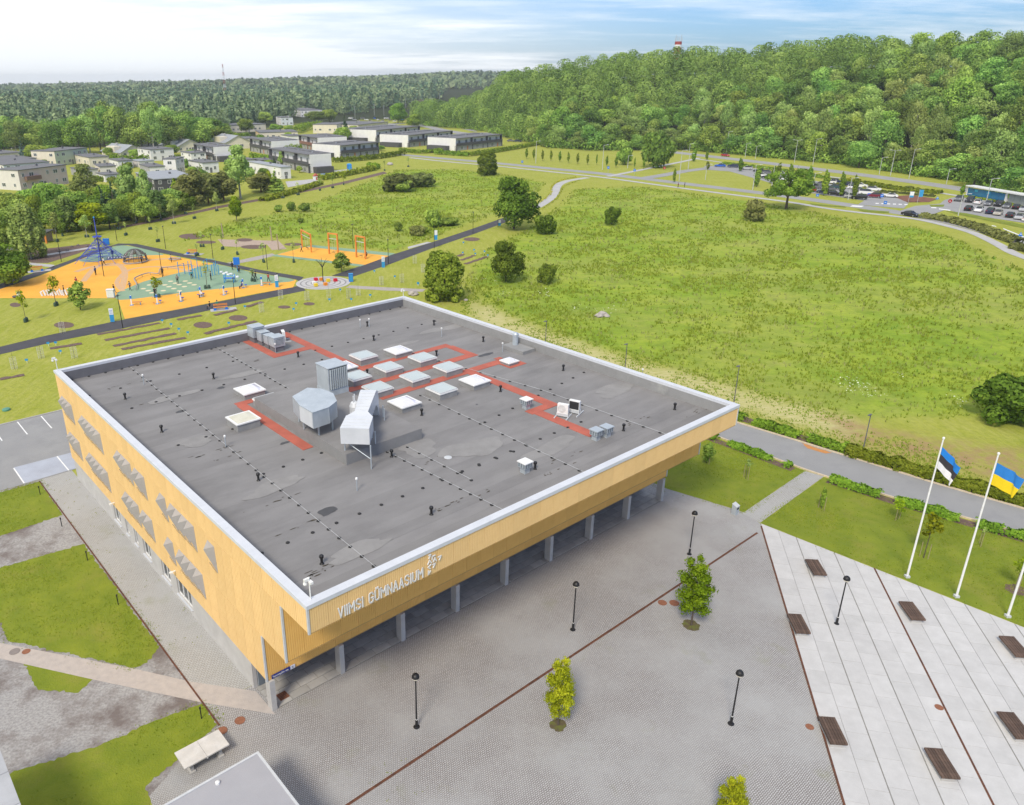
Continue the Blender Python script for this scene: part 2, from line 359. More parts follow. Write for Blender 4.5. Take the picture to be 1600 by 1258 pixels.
mdw = mixc(rng(gn(.11, 7, 1, 2.2, .3), .56, .72, 0, .6), mdw, (0.37, 0.36, 0.11))
c = mixc(attr('meadow'), lawn, mdw)
c = mixc(mulv(attr('straw'), rng(gn(.8, 8, .8, 4.5, .72), .36, .58, .25, 1.0)), c, (0.52, 0.47, 0.24))
c = mixc(mulv(attr('brown'), rng(gn(.5, 8), .38, .58, .1, .95)), c, (0.34, 0.23, 0.12))
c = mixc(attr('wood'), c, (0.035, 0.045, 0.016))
t.links.new(c, bs.inputs['Base Color'])
bp = n.new('ShaderNodeBump'); bp.inputs['Strength'].default_value = .8; bp.inputs['Distance'].default_value = .22; t.links.new(gn(1.8, 9), bp.inputs['Height']); t.links.new(bp.outputs[0], bs.inputs['Normal'])
ground_me = npmesh("ground", vv, qf, gm, True)
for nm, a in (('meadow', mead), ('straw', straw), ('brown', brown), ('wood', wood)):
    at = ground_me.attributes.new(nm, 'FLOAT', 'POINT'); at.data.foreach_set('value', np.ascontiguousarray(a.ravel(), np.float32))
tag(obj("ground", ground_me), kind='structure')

# ================================================================== GROUND SHEETS
m_asph = M("asphalt_grey", (0.30, 0.30, 0.30), (0.25, 0.25, 0.255), .5, .9, bump=.3, bscale=30, mottle=((.20, .20, .20), .25, .5, .75, .5))
m_asphf = M("asphalt_road", (0.33, 0.33, 0.33), (0.27, 0.27, 0.275), .12, .9, mottle=((.22, .22, .22), .06, .5, .75, .5))
m_dark = M("asphalt_dark", (0.075, 0.073, 0.082), (0.058, 0.057, 0.065), .4, .9, bump=.3, bscale=20)
m_walk = M("pavement_pale", (0.46, 0.455, 0.45), (0.39, 0.385, 0.38), .4, .9)
m_kerb = M("kerb_cream", (0.62, 0.52, 0.38), (0.5, 0.42, 0.31), 2, .85)
m_kerbg = M("kerb_grey", (0.46, 0.45, 0.44), (0.38, 0.37, 0.36), 2, .85)
m_white = M("road_paint", (0.80, 0.80, 0.79), (0.70, 0.70, 0.69), 4, .7)
m_brick = M("path_paver", (0.46, 0.41, 0.375), (0.39, 0.35, 0.325), 2.2, .9, bump=.4, bscale=14)
m_gravel = M("gravel_grey", (0.43, 0.425, 0.42), (0.25, 0.24, 0.24), 6, .95, bump=.9, bscale=30, detail=10, mottle=((.145, .115, .105), .34, .46, .64, .85))
m_mulch = M("bark_mulch", (0.19, 0.125, 0.10), (0.11, 0.075, 0.062), 3, .95, bump=.8, bscale=16)
m_sand = M("sand_pale", (0.44, 0.34, 0.27), (0.36, 0.28, 0.22), 1, .95)
m_orange = M("rubber_yellow", (0.83, 0.42, 0.055), (0.76, 0.37, 0.045), .3, .85, mottle=((.66, .31, .05), .12, .46, .68, .6))
m_green = M("rubber_green", (0.235, 0.355, 0.235), (0.205, 0.315, 0.205), .3, .85, mottle=((.28, .36, .25), .25, .5, .72, .6))
m_cream = M("rubber_cream", (0.72, 0.62, 0.40), None, 2, .85)
m_rust = M("corten_rust", (0.16, 0.065, 0.035), (0.075, 0.036, 0.025), 3, .85)
m_rustb = M("iron_rust", (0.30, 0.125, 0.07), (0.2, 0.085, 0.05), 6, .8, bump=.4)
# short cut lawn near the school
def lawnmat():
    mt = M("lawn_short", (0.205, 0.245, 0.018), (0.140, 0.190, 0.012), .55, .95, bump=1.0, bscale=9, detail=9, mottle=((.27, .24, .055), .28, .52, .74, .55)); return mt
m_lawn = lawnmat()
# sett paving: small blocks in courses, bump joints, moss and dust in patches
def settmat(name, sx, sy, ca, cb, cj):
    mt = bpy.data.materials.new(name); mt.use_nodes = True; t = mt.node_tree; n = t.nodes; bs = n['Principled BSDF']; bs.inputs['Roughness'].default_value = .9
    tx = n.new('ShaderNodeTexCoord'); mp = n.new('ShaderNodeMapping'); mp.inputs['Rotation'].default_value = (0, 0, -YAW); t.links.new(tx.outputs['Object'], mp.inputs[0])
    wob = n.new('ShaderNodeTexNoise'); wob.inputs['Scale'].default_value = .9; wob.inputs['Detail'].default_value = 3; t.links.new(mp.outputs[0], wob.inputs['Vector'])
    ad = n.new('ShaderNodeMixRGB'); ad.blend_type = 'ADD'; ad.inputs[0].default_value = .18; t.links.new(mp.outputs[0], ad.inputs[1]); t.links.new(wob.outputs[1], ad.inputs[2])
    br = n.new('ShaderNodeTexBrick'); br.inputs['Scale'].default_value = 1.0; br.inputs['Brick Width'].default_value = sx; br.inputs['Row Height'].default_value = sy; br.inputs['Mortar Size'].default_value = .02; br.inputs['Mortar Smooth'].default_value = .35
    br.inputs['Color1'].default_value = (*ca, 1); br.inputs['Color2'].default_value = (*cb, 1); br.inputs['Mortar'].default_value = (*cj, 1); t.links.new(ad.outputs[0], br.inputs['Vector'])
    def nz(s, d, lo, hi, top):
        q = n.new('ShaderNodeTexNoise'); q.inputs['Scale'].default_value = s; q.inputs['Detail'].default_value = d; q.inputs['Roughness'].default_value = .62; t.links.new(tx.outputs['Object'], q.inputs['Vector'])
        r = n.new('ShaderNodeMapRange'); r.inputs[1].default_value = lo; r.inputs[2].default_value = hi; r.inputs[4].default_value = top; t.links.new(q.outputs[0], r.inputs[0]); return r.outputs[0]
    def mx(f, a, b):
        q = n.new('ShaderNodeMixRGB'); t.links.new(f, q.inputs[0]); t.links.new(a, q.inputs[1]); q.inputs[2].default_value = (*b, 1); return q.outputs[0]
    c = mx(nz(.13, 6, .42, .62, .72), br.outputs[0], (0.38, 0.38, 0.378))      # dust fills the joints in places
    c = mx(nz(.30, 8, .60, .74, .45), c, (0.23, 0.24, 0.125))
    c = mx(nz(.11, 7, .48, .68, .42), c, (0.285, 0.282, 0.28))
    c = mx(nz(5.0, 4, .55, .75, .35), c, (0.48, 0.48, 0.475))
    t.links.new(c, bs.inputs['Base Color'])
    bp = n.new('ShaderNodeBump'); bp.inputs['Strength'].default_value = .5; bp.inputs['Distance'].default_value = .02; bp.invert = True; t.links.new(br.outputs['Fac'], bp.inputs['Height']); t.links.new(bp.outputs[0], bs.inputs['Normal'])
    return mt
m_sett = settmat("granite_setts", .155, .108, (0.445, 0.44, 0.435), (0.375, 0.37, 0.365), (0.155, 0.135, 0.128))
m_settl = settmat("concrete_setts", .24, .16, (0.41, 0.405, 0.395), (0.37, 0.365, 0.355), (0.25, 0.235, 0.205))

SE = 0.004
# plaza of setts and the strip of setts along the building
sheet("plaza_paving", [LP([(-2.87, 8.6), (-2.87, 6.9), (-4.9, 6.2), (-7.9, 5.3), (-8.6, 0), (-9, -34), (12, -34), (43.3, -2.1), (43.9, -0.2), (42.4, 6.7), (42, 12), (0.2, 12), (.2, 8.6)])], SE, m_sett)
sheet("side_paving", [LP([(-2.87, 8.62), (.2, 8.62), (.2, 47.6), (-2.95, 47.2)])], SE, m_settl)
sheet("gravel_bed", [LP([(-2.9, 47.2), (-30, 47.6), (-30, 4), (-8.0, 4.6), (-5.0, 6.15), (-2.95, 6.85)])], SE * 2, m_gravel)
sheet("lawn", [jag(LP([(-2.95, 46.9), (-30, 47.4), (-30, 38.5), (-8.2, 38.6), (-3.0, 38.8)]), .22, .045, 1),
               jag(LP([(-3.05, 32.7), (-9.2, 33.4), (-30, 34), (-30, 29), (-10.8, 27.0), (-10.8, 23.4), (-5.15, 15.15), (-4.2, 15.0), (-3.0, 16.1)]), .2, .06, 2),
               jag(LP([(-10.6, 20.6), (-7.5, 15.75), (-8.6, 15.1), (-10.5, 17.0)]), .2, .05, 3),
               jag(LP([(-2.95, 9.15), (-2.95, 7.0), (-4.9, 6.25), (-7.9, 5.35), (-8.2, 3.6), (-16, 7.2), (-15, 11.6), (-9.1, 9.9), (-5.8, 9.7)]), .2, .055, 4)], SE * 4, m_lawn)
sheet("brick_path", [LP([(-22, 40), (-11.3, 23.5), (-5.1, 15.0), (-2.7, 11.4), (.12, 7.95), (.12, 5.4), (-3.0, 9.35), (-7.4, 15.55), (-11.7, 21.8), (-24, 39.5)])], SE * 5, m_brick)
ed = MB(); ed.obox(LW(-2.9, 26.9), VX, UX, 20.1, .05, 0, .05); struct("lawn_edging", ed, m_rust)
dr = MB(); dr.obox(LW(20.4, -2.78), UX, VX, 21.3, .09, 0, 0.007); struct("drain_channel", dr, m_rust)
# right hand lawns, cross path, access road with kerbs
sheet("lawn_strip", [jag(LP([(42.3, 6.7), (42.0, 26), (55.6, 26), (55.75, .1), (43.95, -.25)]), .8, .05, 5), jag(LP([(43.4, -2.15), (55.8, -1.7), (56.6, -8), (58.5, -30), (45.2, -30)]), .8, .05, 6)], SE * 3, m_lawn)
sheet("cross_path", [LP([(43.6, -.25), (55.75, .1), (56.0, -1.65), (43.35, -2.1)])], SE * 4, m_settl)
ROADL = [(56.5, 60), (56.2, 10.4), (55.95, 3.9), (55.95, .2), (56.15, -2.4), (56.8, -8), (58.7, -17.5), (62, -32)]
ROADR = [(61.0, 60), (61.2, 10.5), (61.8, 3.6), (62.2, -2.3), (62.7, -9.2), (63.6, -16.2), (67, -31)]
sheet("access_road", [LP(ROADL + ROADR[::-1])], SE * 4, m_asph)
for nm, pl in (("kerb", ROADL), ("kerb", ROADR)):
    k = MB(); pts = [LW(*p) for p in pl]
    for a, b in zip(pts[:-1], pts[1:]):
        d = (b - a)[:2]; L = np.hypot(*d); d /= L; k.obox((a + b)[:2] / 2, d, (-d[1], d[0]), L / 2, .08, 0, .13)
    struct(nm, k, m_kerb)
sheet("leaf_litter", [jag(PX([(1252, 692), (1300, 708), (1290, 709), (1262, 701)]), .3, .06, 7)], SE * 6, M("orange_sand", (0.55, 0.24, 0.07), (.42, .2, .08), 3, .95))
# car park at the left
sheet("car_park", [LP([(-60, 64.6), (3.4, 64.0), (14, 63.7), (14, 47.6), (-3.0, 47.25), (-60, 47.7)])], SE * 5, m_asph)
sheet("wet_bay", [LP([(-4.1, 51.7), (1.6, 51.5), (9, 51.4), (9, 47.65), (-4.1, 47.4)])], SE * 6, M("asphalt_washed", (0.40, 0.43, 0.50), (0.34, 0.36, 0.42), .5, .75))
pm = MB()
for u in (-4.15, -.05, 2.5): pm.obox(LW(u, 49.5), VX, UX, 2.05, .06, 0, SE * 7.5)
for u in np.arange(-30, 8, 2.52): pm.obox(LW(u - 1.25, 61.6), VX, UX, 2.2, .06, 0, SE * 7.5)
struct("bay_marking", pm, m_white)
k = MB(); k.obox(LW(-23, 64.1), UX, VX, 37, .07, 0, .11); struct("kerb", k, m_kerbg)
# concrete terrace: strips of slabs laid on the slant
m_slab = M("terrace_concrete", (0.53, 0.525, 0.52), (0.47, 0.465, 0.46), 1.2, .85, objvar=.045, bump=.15, bscale=25, mottle=((.43, .43, .42), .5, .5, .75, .5))
m_joint = M("joint_dark", (0.27, 0.265, 0.25), (.20, .20, .185), 4, .95)
SD = np.array([0.7923, 0.6101]); SN = np.array([SD[1], -SD[0]])     # along, across (local u,v)
Q0 = np.array([43.28, -2.16])
def edge_t(nv):            # where a line across offset nv meets the lawn edge
    # lawn edge: Q0 + s*(0.066,-1); solve component along SN
    e = np.array([0.066, -1.0]); s = nv / (e @ SN); return (e * s) @ SD
terr = sheet("terrace_bed", [LP([tuple(Q0 + SD * edge_t(0)), tuple(Q0 + SN * 26 + SD * edge_t(26)), tuple(Q0 + SN * 26 - SD * 42), tuple(Q0 - SD * 42)])], SE * 2, m_joint)
SW = 2.58; ns = 0; LENS = 2.05
for kst in range(9):
    for h in (0, 1):
        n0 = kst * SW + h * SW / 2 + .03 + (.02 if h == 0 else 0); n1_ = n0 + SW / 2 - (.045 if h == 0 else .05)
        ta, tb = edge_t(n0) - .03, edge_t(n1_) - .03; s = -.62 * (kst % 2) - 1.0 * h
        first = True
        while s - LENS > min(ta, tb) - .5: s -= LENS
        while s > -38:
            s2 = s - LENS
            cen = Q0 + SN * (n0 + n1_) / 2 + SD * (s + s2) / 2
            px, py = PRJ(LW(*cen))
            if -100 < px < 1720 and -100 < py < 1330:
                if first: q = [Q0 + SN * n0 + SD * ta, Q0 + SN * n1_ + SD * tb, Q0 + SN * n1_ + SD * (s2 + 0.007), Q0 + SN * n0 + SD * (s2 + 0.007)]
                else: q = [Q0 + SN * n0 + SD * (s - 0.007), Q0 + SN * n1_ + SD * (s - 0.007), Q0 + SN * n1_ + SD * (s2 + 0.007), Q0 + SN * n0 + SD * (s2 + 0.007)]
                b = MB(); b.prism([tuple(LW(*p)[:2]) for p in q], .0, .035 + .004 * random.random(), top_only=True)
                obj("paving_slab", b, mats=m_slab, parent=terr); ns += 1
            first = False; s = s2
for nv, t0 in ((0.0, -.5), (3 * SW, 0)):
    b = MB(); a = Q0 + SN * nv + SD * (edge_t(nv) + t0); e = Q0 + SN * nv - SD * 42; c_ = (a + e) / 2; d3 = LW(*a) - LW(*e); L = np.linalg.norm(d3); d3 /= L
    b.obox(LW(*c_), d3[:2], (-d3[1], d3[0]), L / 2, .06, 0, .055); struct("edging_strip", b, m_rust)
# slabs under the canopy
cb = sheet("canopy_paving", [LP([(.3, 5.75), (40.3, 5.75), (40.3, 12.2), (.3, 12.2)])], SE * 2, m_joint)
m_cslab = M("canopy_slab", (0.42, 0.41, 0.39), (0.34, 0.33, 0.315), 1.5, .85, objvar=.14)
for r_, v in enumerate(np.arange(5.8, 9.7, .66)):
    u = .3 + (r_ % 3) * -.35
    while u < 40.1:
        L = 1.28; a, b_ = max(u, .3), min(u + L, 40.3)
        if b_ - a > .15:
            b = MB(); b.prism(LP([(a + .02, v + .02), (b_ - .02, v + .02), (b_ - .02, v + .63), (a + .02, v + .63)]), 0, .03 + .006 * random.random(), top_only=True); obj("paving_slab", b, mats=m_cslab, parent=cb)
        u += L
# ================================================================== SCHOOL BUILDING  (local frame: u along the front, v to the back, z up)
SB = thing("school_building", "flat roofed school clad in yellow slats, its front stepping out upward over concrete columns", "building", LW(0, 0), YAW)
m_slat = M("slat_yellow", (0.82, 0.56, 0.25), (0.77, 0.51, 0.22), 1.3, .75, objvar=.045, mottle=((.68, .44, .17), .7, .55, .8, .5))
m_gap = M("slat_backing", (0.36, 0.21, 0.07), None, 2, .9)
m_cap = M("parapet_metal", (0.60, 0.62, 0.66), (0.54, 0.56, 0.60), 1.2, .5)
m_trim = M("trim_grey", (0.56, 0.58, 0.60), None, 3, .5)
m_conc = M("concrete_wall", (0.50, 0.49, 0.475), (0.42, 0.41, 0.40), .9, .9, bump=.2, bscale=18, mottle=((.36, .35, .34), .35, .52, .75, .5))
m_glass = M("glass_dark", (0.035, 0.045, 0.05), (0.02, 0.025, 0.03), 1, .08, spec=.7)
m_roof = M("bitumen_roof", (0.235, 0.229, 0.228), (0.198, 0.192, 0.192), .9, .85, objvar=.07, bump=.25, bscale=40, detail=8, mottle=((.125, .122, .122), .16, .50, .75, .55))
def rooftex():
    t = m_roof.node_tree; n = t.nodes
    for q in [q for q in n if q.type == 'TEX_NOISE']:
        mp = n.new('ShaderNodeMapping'); mp.inputs['Scale'].default_value = (.35, 1.0, 1.0) if abs(q.inputs['Scale'].default_value - .16) > .01 else (.8, 1.6, 1); l = q.inputs['Vector'].links[0]; src = l.from_socket; t.links.remove(l); t.links.new(src, mp.inputs[0]); t.links.new(mp.outputs[0], q.inputs['Vector'])
rooftex()
m_up = M("bitumen_upstand", (0.17, 0.17, 0.185), (0.14, 0.14, 0.152), 1.2, .85)
m_upl = M("bitumen_upstand_pale", (0.29, 0.29, 0.29), (0.24, 0.24, 0.24), .8, .85, mottle=((.38, .38, .36), .5, .6, .75, .6))
m_red = M("walkway_red", (0.46, 0.125, 0.085), (0.36, 0.10, 0.07), .8, .85, bump=.3, bscale=20)
m_metal = M("galvanised", (0.50, 0.55, 0.59), (0.42, 0.47, 0.51), .9, .42, metal=.35, mottle=((.62, .66, .70), 1.4, .5, .7, .5))
m_metw = M("duct_white", (0.68, 0.70, 0.73), (0.60, 0.62, 0.65), .8, .45, metal=.2)
m_black = M("black_metal", (0.018, 0.018, 0.02), None, 3, .45)
m_blackr = M("black_rubber", (0.03, 0.03, 0.032), None, 3, .8)
m_whitep = M("white_plastic", (0.78, 0.78, 0.77), (.70, .70, .69), 3, .4)
m_dome = M("dome_acrylic", (0.74, 0.73, 0.80), (0.66, 0.66, 0.74), 1.5, .15, spec=.6)
m_sglass = M("skylight_glass", (0.50, 0.56, 0.56), (0.44, 0.50, 0.50), .8, .2, spec=.8)
m_dust = M("dome_dusty", (0.66, 0.64, 0.54), (0.52, 0.50, 0.40), 1.2, .5)
STEP = [(9.50, 11.06, 0.0), (5.68, 9.50, 2.97), (2.32, 5.68, 5.87)]        # z0, z1, front offset v of each storey
# solid core of each storey, a little inside the slat panels
for z0, z1, v0 in STEP:
    b = MB(); b.box(.12, LU - .12, v0 + .12, LV - .12, z0, z1 if z1 < 11 else 10.08); obj("storey", b, mats=m_gap, parent=SB)
m_slatf = M("slat_front_lower", (0.80, 0.475, 0.135), (0.75, 0.43, 0.115), 1.3, .75, objvar=.045)      # more orange slats on the fronts of the lower storeys
def panel_mesh(wd, h, nb, mt=None):
    g = .012 if nb > 6 else .02; b = MB(); b.box(g, wd - g, .0, .03, 0.012, h - .012, 0); p = wd / nb
    for i in range(nb): b.box(max(g, i * p + p * .06), min(wd - g, i * p + p * .95), -.035, -.001, .012, h - .012, 0)
    return b.mesh("facade_panel", [mt or m_slat])
NP = 33; PW = LU / NP
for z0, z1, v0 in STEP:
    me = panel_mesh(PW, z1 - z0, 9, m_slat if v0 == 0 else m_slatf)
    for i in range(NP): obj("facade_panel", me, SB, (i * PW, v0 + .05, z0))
for z0, z1, v0 in STEP:
    nl = round((LV - v0) / 1.26); pw = (LV - v0) / nl; me = panel_mesh(pw, z1 - z0, 6)
    for i in range(nl): obj("facade_panel", me, SB, (.05, v0 + (i + 1) * pw, z0), -math.pi / 2)
b = MB()
for z0, z1, v0 in STEP: b.box(LU - .1, LU - .04, v0 + .06, LV - .05, z0, z1)
b.box(.1, LU - .1, LV - .1, LV - .04, 2.32, 11.06); obj("rear_cladding", b, mats=m_slat, parent=SB)
b = MB()
for z0, z1, v0 in STEP:
    b.box(-.02, .10, v0 - .02, v0 + .10, z0 - .03, z1 - .004)
    b.box(LU - .10, LU + .02, v0 - .02, v0 + .10, z0 - .03, z1 - .004)
obj("corner_trim", b, mats=m_trim, parent=SB)
b = MB()
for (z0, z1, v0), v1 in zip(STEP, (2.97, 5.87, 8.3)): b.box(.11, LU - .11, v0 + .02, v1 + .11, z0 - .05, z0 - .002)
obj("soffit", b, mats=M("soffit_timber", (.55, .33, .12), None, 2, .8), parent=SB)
b = MB(); t_ = .54
b.box(-.05, LU + .05, -.05, t_ - .05, 11.06, ZR); b.box(-.05, LU + .05, LV - t_ + .05, LV + .05, 11.06, ZR); b.box(-.05, t_ - .05, t_ - .05, LV - t_ + .05, 11.06, ZR); b.box(LU - t_ + .05, LU + .05, t_ - .05, LV - t_ + .05, 11.06, ZR)
obj("parapet_cap", b, mats=m_cap, parent=SB)
RZ = 10.20
b = MB(); b.box(.12, .52, .52, LV - .52, RZ - .1, 11.06); b.box(.12, LU - .12, .12, .52, RZ - .1, 11.06); obj("parapet_wall", b, mats=m_up, parent=SB)
b = MB(); b.box(.12, LU - .12, LV - .52, LV - .12, RZ - .1, 11.06); obj("parapet_wall", b, mats=m_up, parent=SB)
b = MB(); b.box(LU - .52, LU - .12, .52, LV - .52, RZ - .1, 11.06); obj("parapet_wall", b, mats=m_upl, parent=SB)
# bitumen sheets, one strip each, lapped
r0, r1 = .52, LV - .52; nsh = 44; pw = (r1 - r0) / nsh
for i in range(nsh):
    v0, v1 = r0 + i * pw, r0 + (i + 1) * pw; b = MB(); zt = RZ - .004 + .006 * random.random()
    cut = random.uniform(8, 32)
    b.add([(.52, v0, RZ - .012), (LU - .52, v0, RZ - .012), (LU - .52, v1 - .03, zt + .006), (.52, v1 - .03, zt + .006), (.52, v1 - .03, RZ - .03), (LU - .52, v1 - .03, RZ - .03)], [(0, 1, 2, 3), (3, 2, 5, 4)])
    obj("roof_sheet", b, mats=m_roof, parent=SB)
b = MB(); b.box(.13, LU - .13, .13, LV - .13, RZ - .15, RZ - .035); obj("roof_deck", b, mats=m_up, parent=SB)
# columns
for i in range(9):
    b = MB(); u = .1 + i * 4.97; b.box(u, u + .34, 5.72, 6.30, 0, 2.28); obj("column", b, mats=m_conc, parent=SB)
# ground floor: concrete side wall with windows, glazed front
GW = [(32.4, 33.95), (30.4, 31.05), (28.3, 29.05), (25.45, 27.05), (21.5, 23.15), (17.55, 20.2)]
b = MB(); prev = 8.25
for v0, v1 in sorted(GW):
    b.box(.14, .42, prev, v0, 0, 2.3); b.box(.14, .42, v0, v1, 0, .62); prev = v1
b.box(.14, .42, prev, LV - .1, 0, 2.3); b.box(.42, LU - .3, LV - .5, LV - .1, 0, 2.3); b.box(LU - .5, LU - .14, 8.25, LV - .5, 0, 2.3); obj("ground_wall", b, mats=m_conc, parent=SB)
for v0, v1 in GW:
    w_ = obj("window", MB().box(.30, .34, v0, v1, .62, 2.3), mats=m_glass, parent=SB)
    b = MB(); nn = max(1, round((v1 - v0) / .8))
    for k in range(nn + 1): vv_ = v0 + (v1 - v0) * k / nn; b.box(.24, .30, vv_ - .035, vv_ + .035, .62, 2.3)
    b.box(.24, .30, v0, v1, .62, .70); obj("frame", b, mats=m_whitep, parent=w_)
    obj("sill", MB().box(.02, .30, v0 - .05, v1 + .05, .56, .615), mats=m_cap, parent=w_)
gl = obj("shop_front", MB().box(.42, LU - .42, 8.36, 8.42, 0, 2.3), mats=m_glass, parent=SB)
b = MB()
for i in range(31): u = .5 + i * 1.32; b.box(u - .04, u + .04, 8.28, 8.36, 0, 2.3)
b.box(.42, LU - .42, 8.29, 8.36, 1.9, 1.98); obj("mullion", b, mats=m_trim, parent=gl)
b = MB(); b.box(.5, 1.55, 8.2, 8.28, .02, 2.2); obj("door", b, mats=M("door_bluegrey", (.16, .19, .22), None, 2, .4), parent=SB)
# folded metal window hoods on the left face
m_hood = M("hood_metal", (0.35, 0.335, 0.325), (0.31, 0.295, 0.285), 2, .55, objvar=.03)
HOODS = [(44.22, 3, 1), (38.3, 5, 1), (29.3, 3, 1), (25.45, 2, 1), (20.45, 1, 1), (18.55, 4, 1), (12.5, 1, 1), (43.95, 3, 0), (38.2, 5, 0), (29.05, 3, 0), (25.25, 2, 0), (20.3, 1, 0), (18.2, 4, 0)]
hb = MB(); PT = .985
a_, b_, c_, o_ = (.0, PT, 2.0), (.0, .03, 1.96), (.0, -.10, .0), (-.52, PT * .5, 1.74)
hb.add([a_, o_, b_], [(0, 1, 2)]); hb.add([o_, c_, b_], [(0, 1, 2)]); hood_me = hb.mesh("window_hood", m_hood)
gb = MB(); gb.add([a_, c_, o_], [(0, 1, 2)]); glass_me = gb.mesh("pane", m_glass)
for vt, nn, up in HOODS:
    z0 = 7.08 if up else 3.52
    for k in range(nn):
        v = vt - (k + 1) * PT
        h = obj("window_hood", hood_me, SB, (.012, v, z0)); obj("pane", glass_me, h)
        s_ = MB(); s_.add([(-.03, -.08, -.02), (-.03, PT - .02, .36), (-.17, PT * .75, .46), (-.10, -.02, .16)], [(0, 1, 2, 3), (3, 2, 1, 0)]); obj("sill", s_, mats=m_cap, parent=h)
# two little cameras on the left face
for v, z in ((32.9, 2.75), (19.7, 2.9)):
    b = MB(); b.box(-.30, .012, v - .05, v + .05, z - .03, z + .03); b.box(-.42, -.2, v - .10, v + .10, z - .10, z + .02); obj("camera_bracket", b, mats=m_whitep, parent=SB)
# lettering
GLY = {'V': [[(0, 1), (.5, 0), (1, 1)]], 'I': [[(.5, 0), (.5, 1)]], 'M': [[(0, 0), (0, 1), (.5, .42), (1, 1), (1, 0)]], 'S': [[(1, .80), (.88, .94), (.68, 1), (.32, 1), (.1, .92), (0, .77), (.1, .6), (.9, .4), (1, .23), (.9, .08), (.68, 0), (.32, 0), (.12, .06), (0, .2)]],
       'G': [[(1, .78), (.88, .94), (.65, 1), (.35, 1), (.1, .92), (0, .75), (0, .25), (.1, .08), (.35, 0), (.65, 0), (.9, .08), (1, .25), (1, .48), (.55, .48)]], 'U': [[(0, 1), (0, .25), (.1, .08), (.35, 0), (.65, 0), (.9, .08), (1, .25), (1, 1)]], 'N': [[(0, 0), (0, 1), (1, 0), (1, 1)]], 'A': [[(0, 0), (.5, 1), (1, 0)], [(.2, .3), (.8, .3)]]}
GLY['Ü'] = GLY['U'] + [[(.28, 1.16), (.28, 1.28)], [(.72, 1.16), (.72, 1.28)]]
def stroke(b, pts, wd, y0, y1):
    for (x0, z0), (x1, z1) in zip(pts[:-1], pts[1:]):
        d = np.array([x1 - x0, z1 - z0]); L = np.hypot(*d); d = d / L; nn = np.array([-d[1], d[0]]) * wd / 2; e = d * wd * .42
        q = [np.array([x0, z0]) - e - nn, np.array([x1, z1]) + e - nn, np.array([x1, z1]) + e + nn, np.array([x0, z0]) - e + nn]
        b.add([(p[0], y0, p[1]) for p in q] + [(p[0], y1, p[1]) for p in q], [(0, 1, 2, 3), (7, 6, 5, 4), (0, 4, 5, 1), (1, 5, 6, 2), (2, 6, 7, 3), (3, 7, 4, 0)])
TXT = "VIIMSI GÜMNAASIUM"; adv = {'I': .30, ' ': .28, 'M': 1.2}; wid = {'I': 0, 'M': .9}
tot = sum(adv.get(c_, 1.0) for c_ in TXT) + 0.0; u = 1.80; US = (7.46 - 1.80) / (sum(.18 if c_ == ' ' else 0 if c_ == 'I' else .36 if c_ == 'M' else .30 for c_ in TXT) + .155 * (len(TXT) - 1))
for ch in TXT:
    wdt = .30 * US * (0 if ch == 'I' else 1.2 if ch == 'M' else 1)
    if ch != ' ':
        b = MB()
        for s_ in GLY[ch]: stroke(b, [(p[0] * wdt if ch != 'I' else 0, p[1] * .62) for p in s_], .072, -.075, -.03)
        obj("letter", b, SB, (u, 0, 9.66), mats=m_whitep)
    u += (wdt if ch != ' ' else .18 * US) + .155 * US
for (du, dz), s_ in {(.12, 1.06): [(0, .14), (.16, .14), (.02, -.10)], (.18, .72): [(-.14, -.12), (0, .12), (.14, -.12)], (.16, .38): [(.12, .14), (-.10, .02), (.06, -.14)], (.10, .0): [(-.02, .16), (-.02, -.10), (.14, .10)], (.48, .92): [(-.12, -.14), (-.12, .10), (.10, .10)], (.58, .72): [(-.14, -.12), (0, .12), (.10, -.14)], (.50, .32): [(-.10, .14), (.10, .14), (-.06, -.10)], (.92, .66): [(-.12, .13), (.12, .13), (-.02, -.12)]}.items():
    b = MB(); stroke(b, [(p[0] * .9, p[1] * .9) for p in s_], .07, -.075, -.03); obj("logo_mark", b, SB, (7.80 + du, 0, 9.74 + dz), mats=m_whitep)
# street name plate
sg = obj("street_sign", MB().box(.32, 1.58, 5.80, 5.84, 2.36, 2.62), mats=M("sign_blue", (.02, .035, .22), None, 3, .4), parent=SB)
obj("number_plate", MB().box(1.60, 1.92, 5.80, 5.84, 2.36, 2.62), mats=M("plate_pale", (.62, .66, .78), None, 3, .4), parent=SB)
def text_mesh(s, size, loc, rot, mat, parent, name, sx=1.0):
    cu = bpy.data.curves.new("txt", 'FONT'); cu.body = s; cu.size = size; cu.extrude = .004; cu.align_x = 'LEFT'; cu.align_y = 'CENTER'
    to = bpy.data.objects.new("txt", cu); COL.objects.link(to); dg = bpy.context.evaluated_depsgraph_get(); dg.update()
    me = bpy.data.meshes.new_from_object(to.evaluated_get(dg)); bpy.data.objects.remove(to); me.materials.clear(); me.materials.append(mat)
    o = obj(name, me, parent, loc); o.rotation_euler = rot; o.scale = (sx, 1, 1); return o
text_mesh("Tammepõllu tee", .19, (.37, 5.79, 2.49), (math.pi / 2, 0, 0), m_whitep, sg, "lettering", .86)
text_mesh("2", .2, (1.70, 5.79, 2.49), (math.pi / 2, 0, 0), m_black, SB, "lettering")

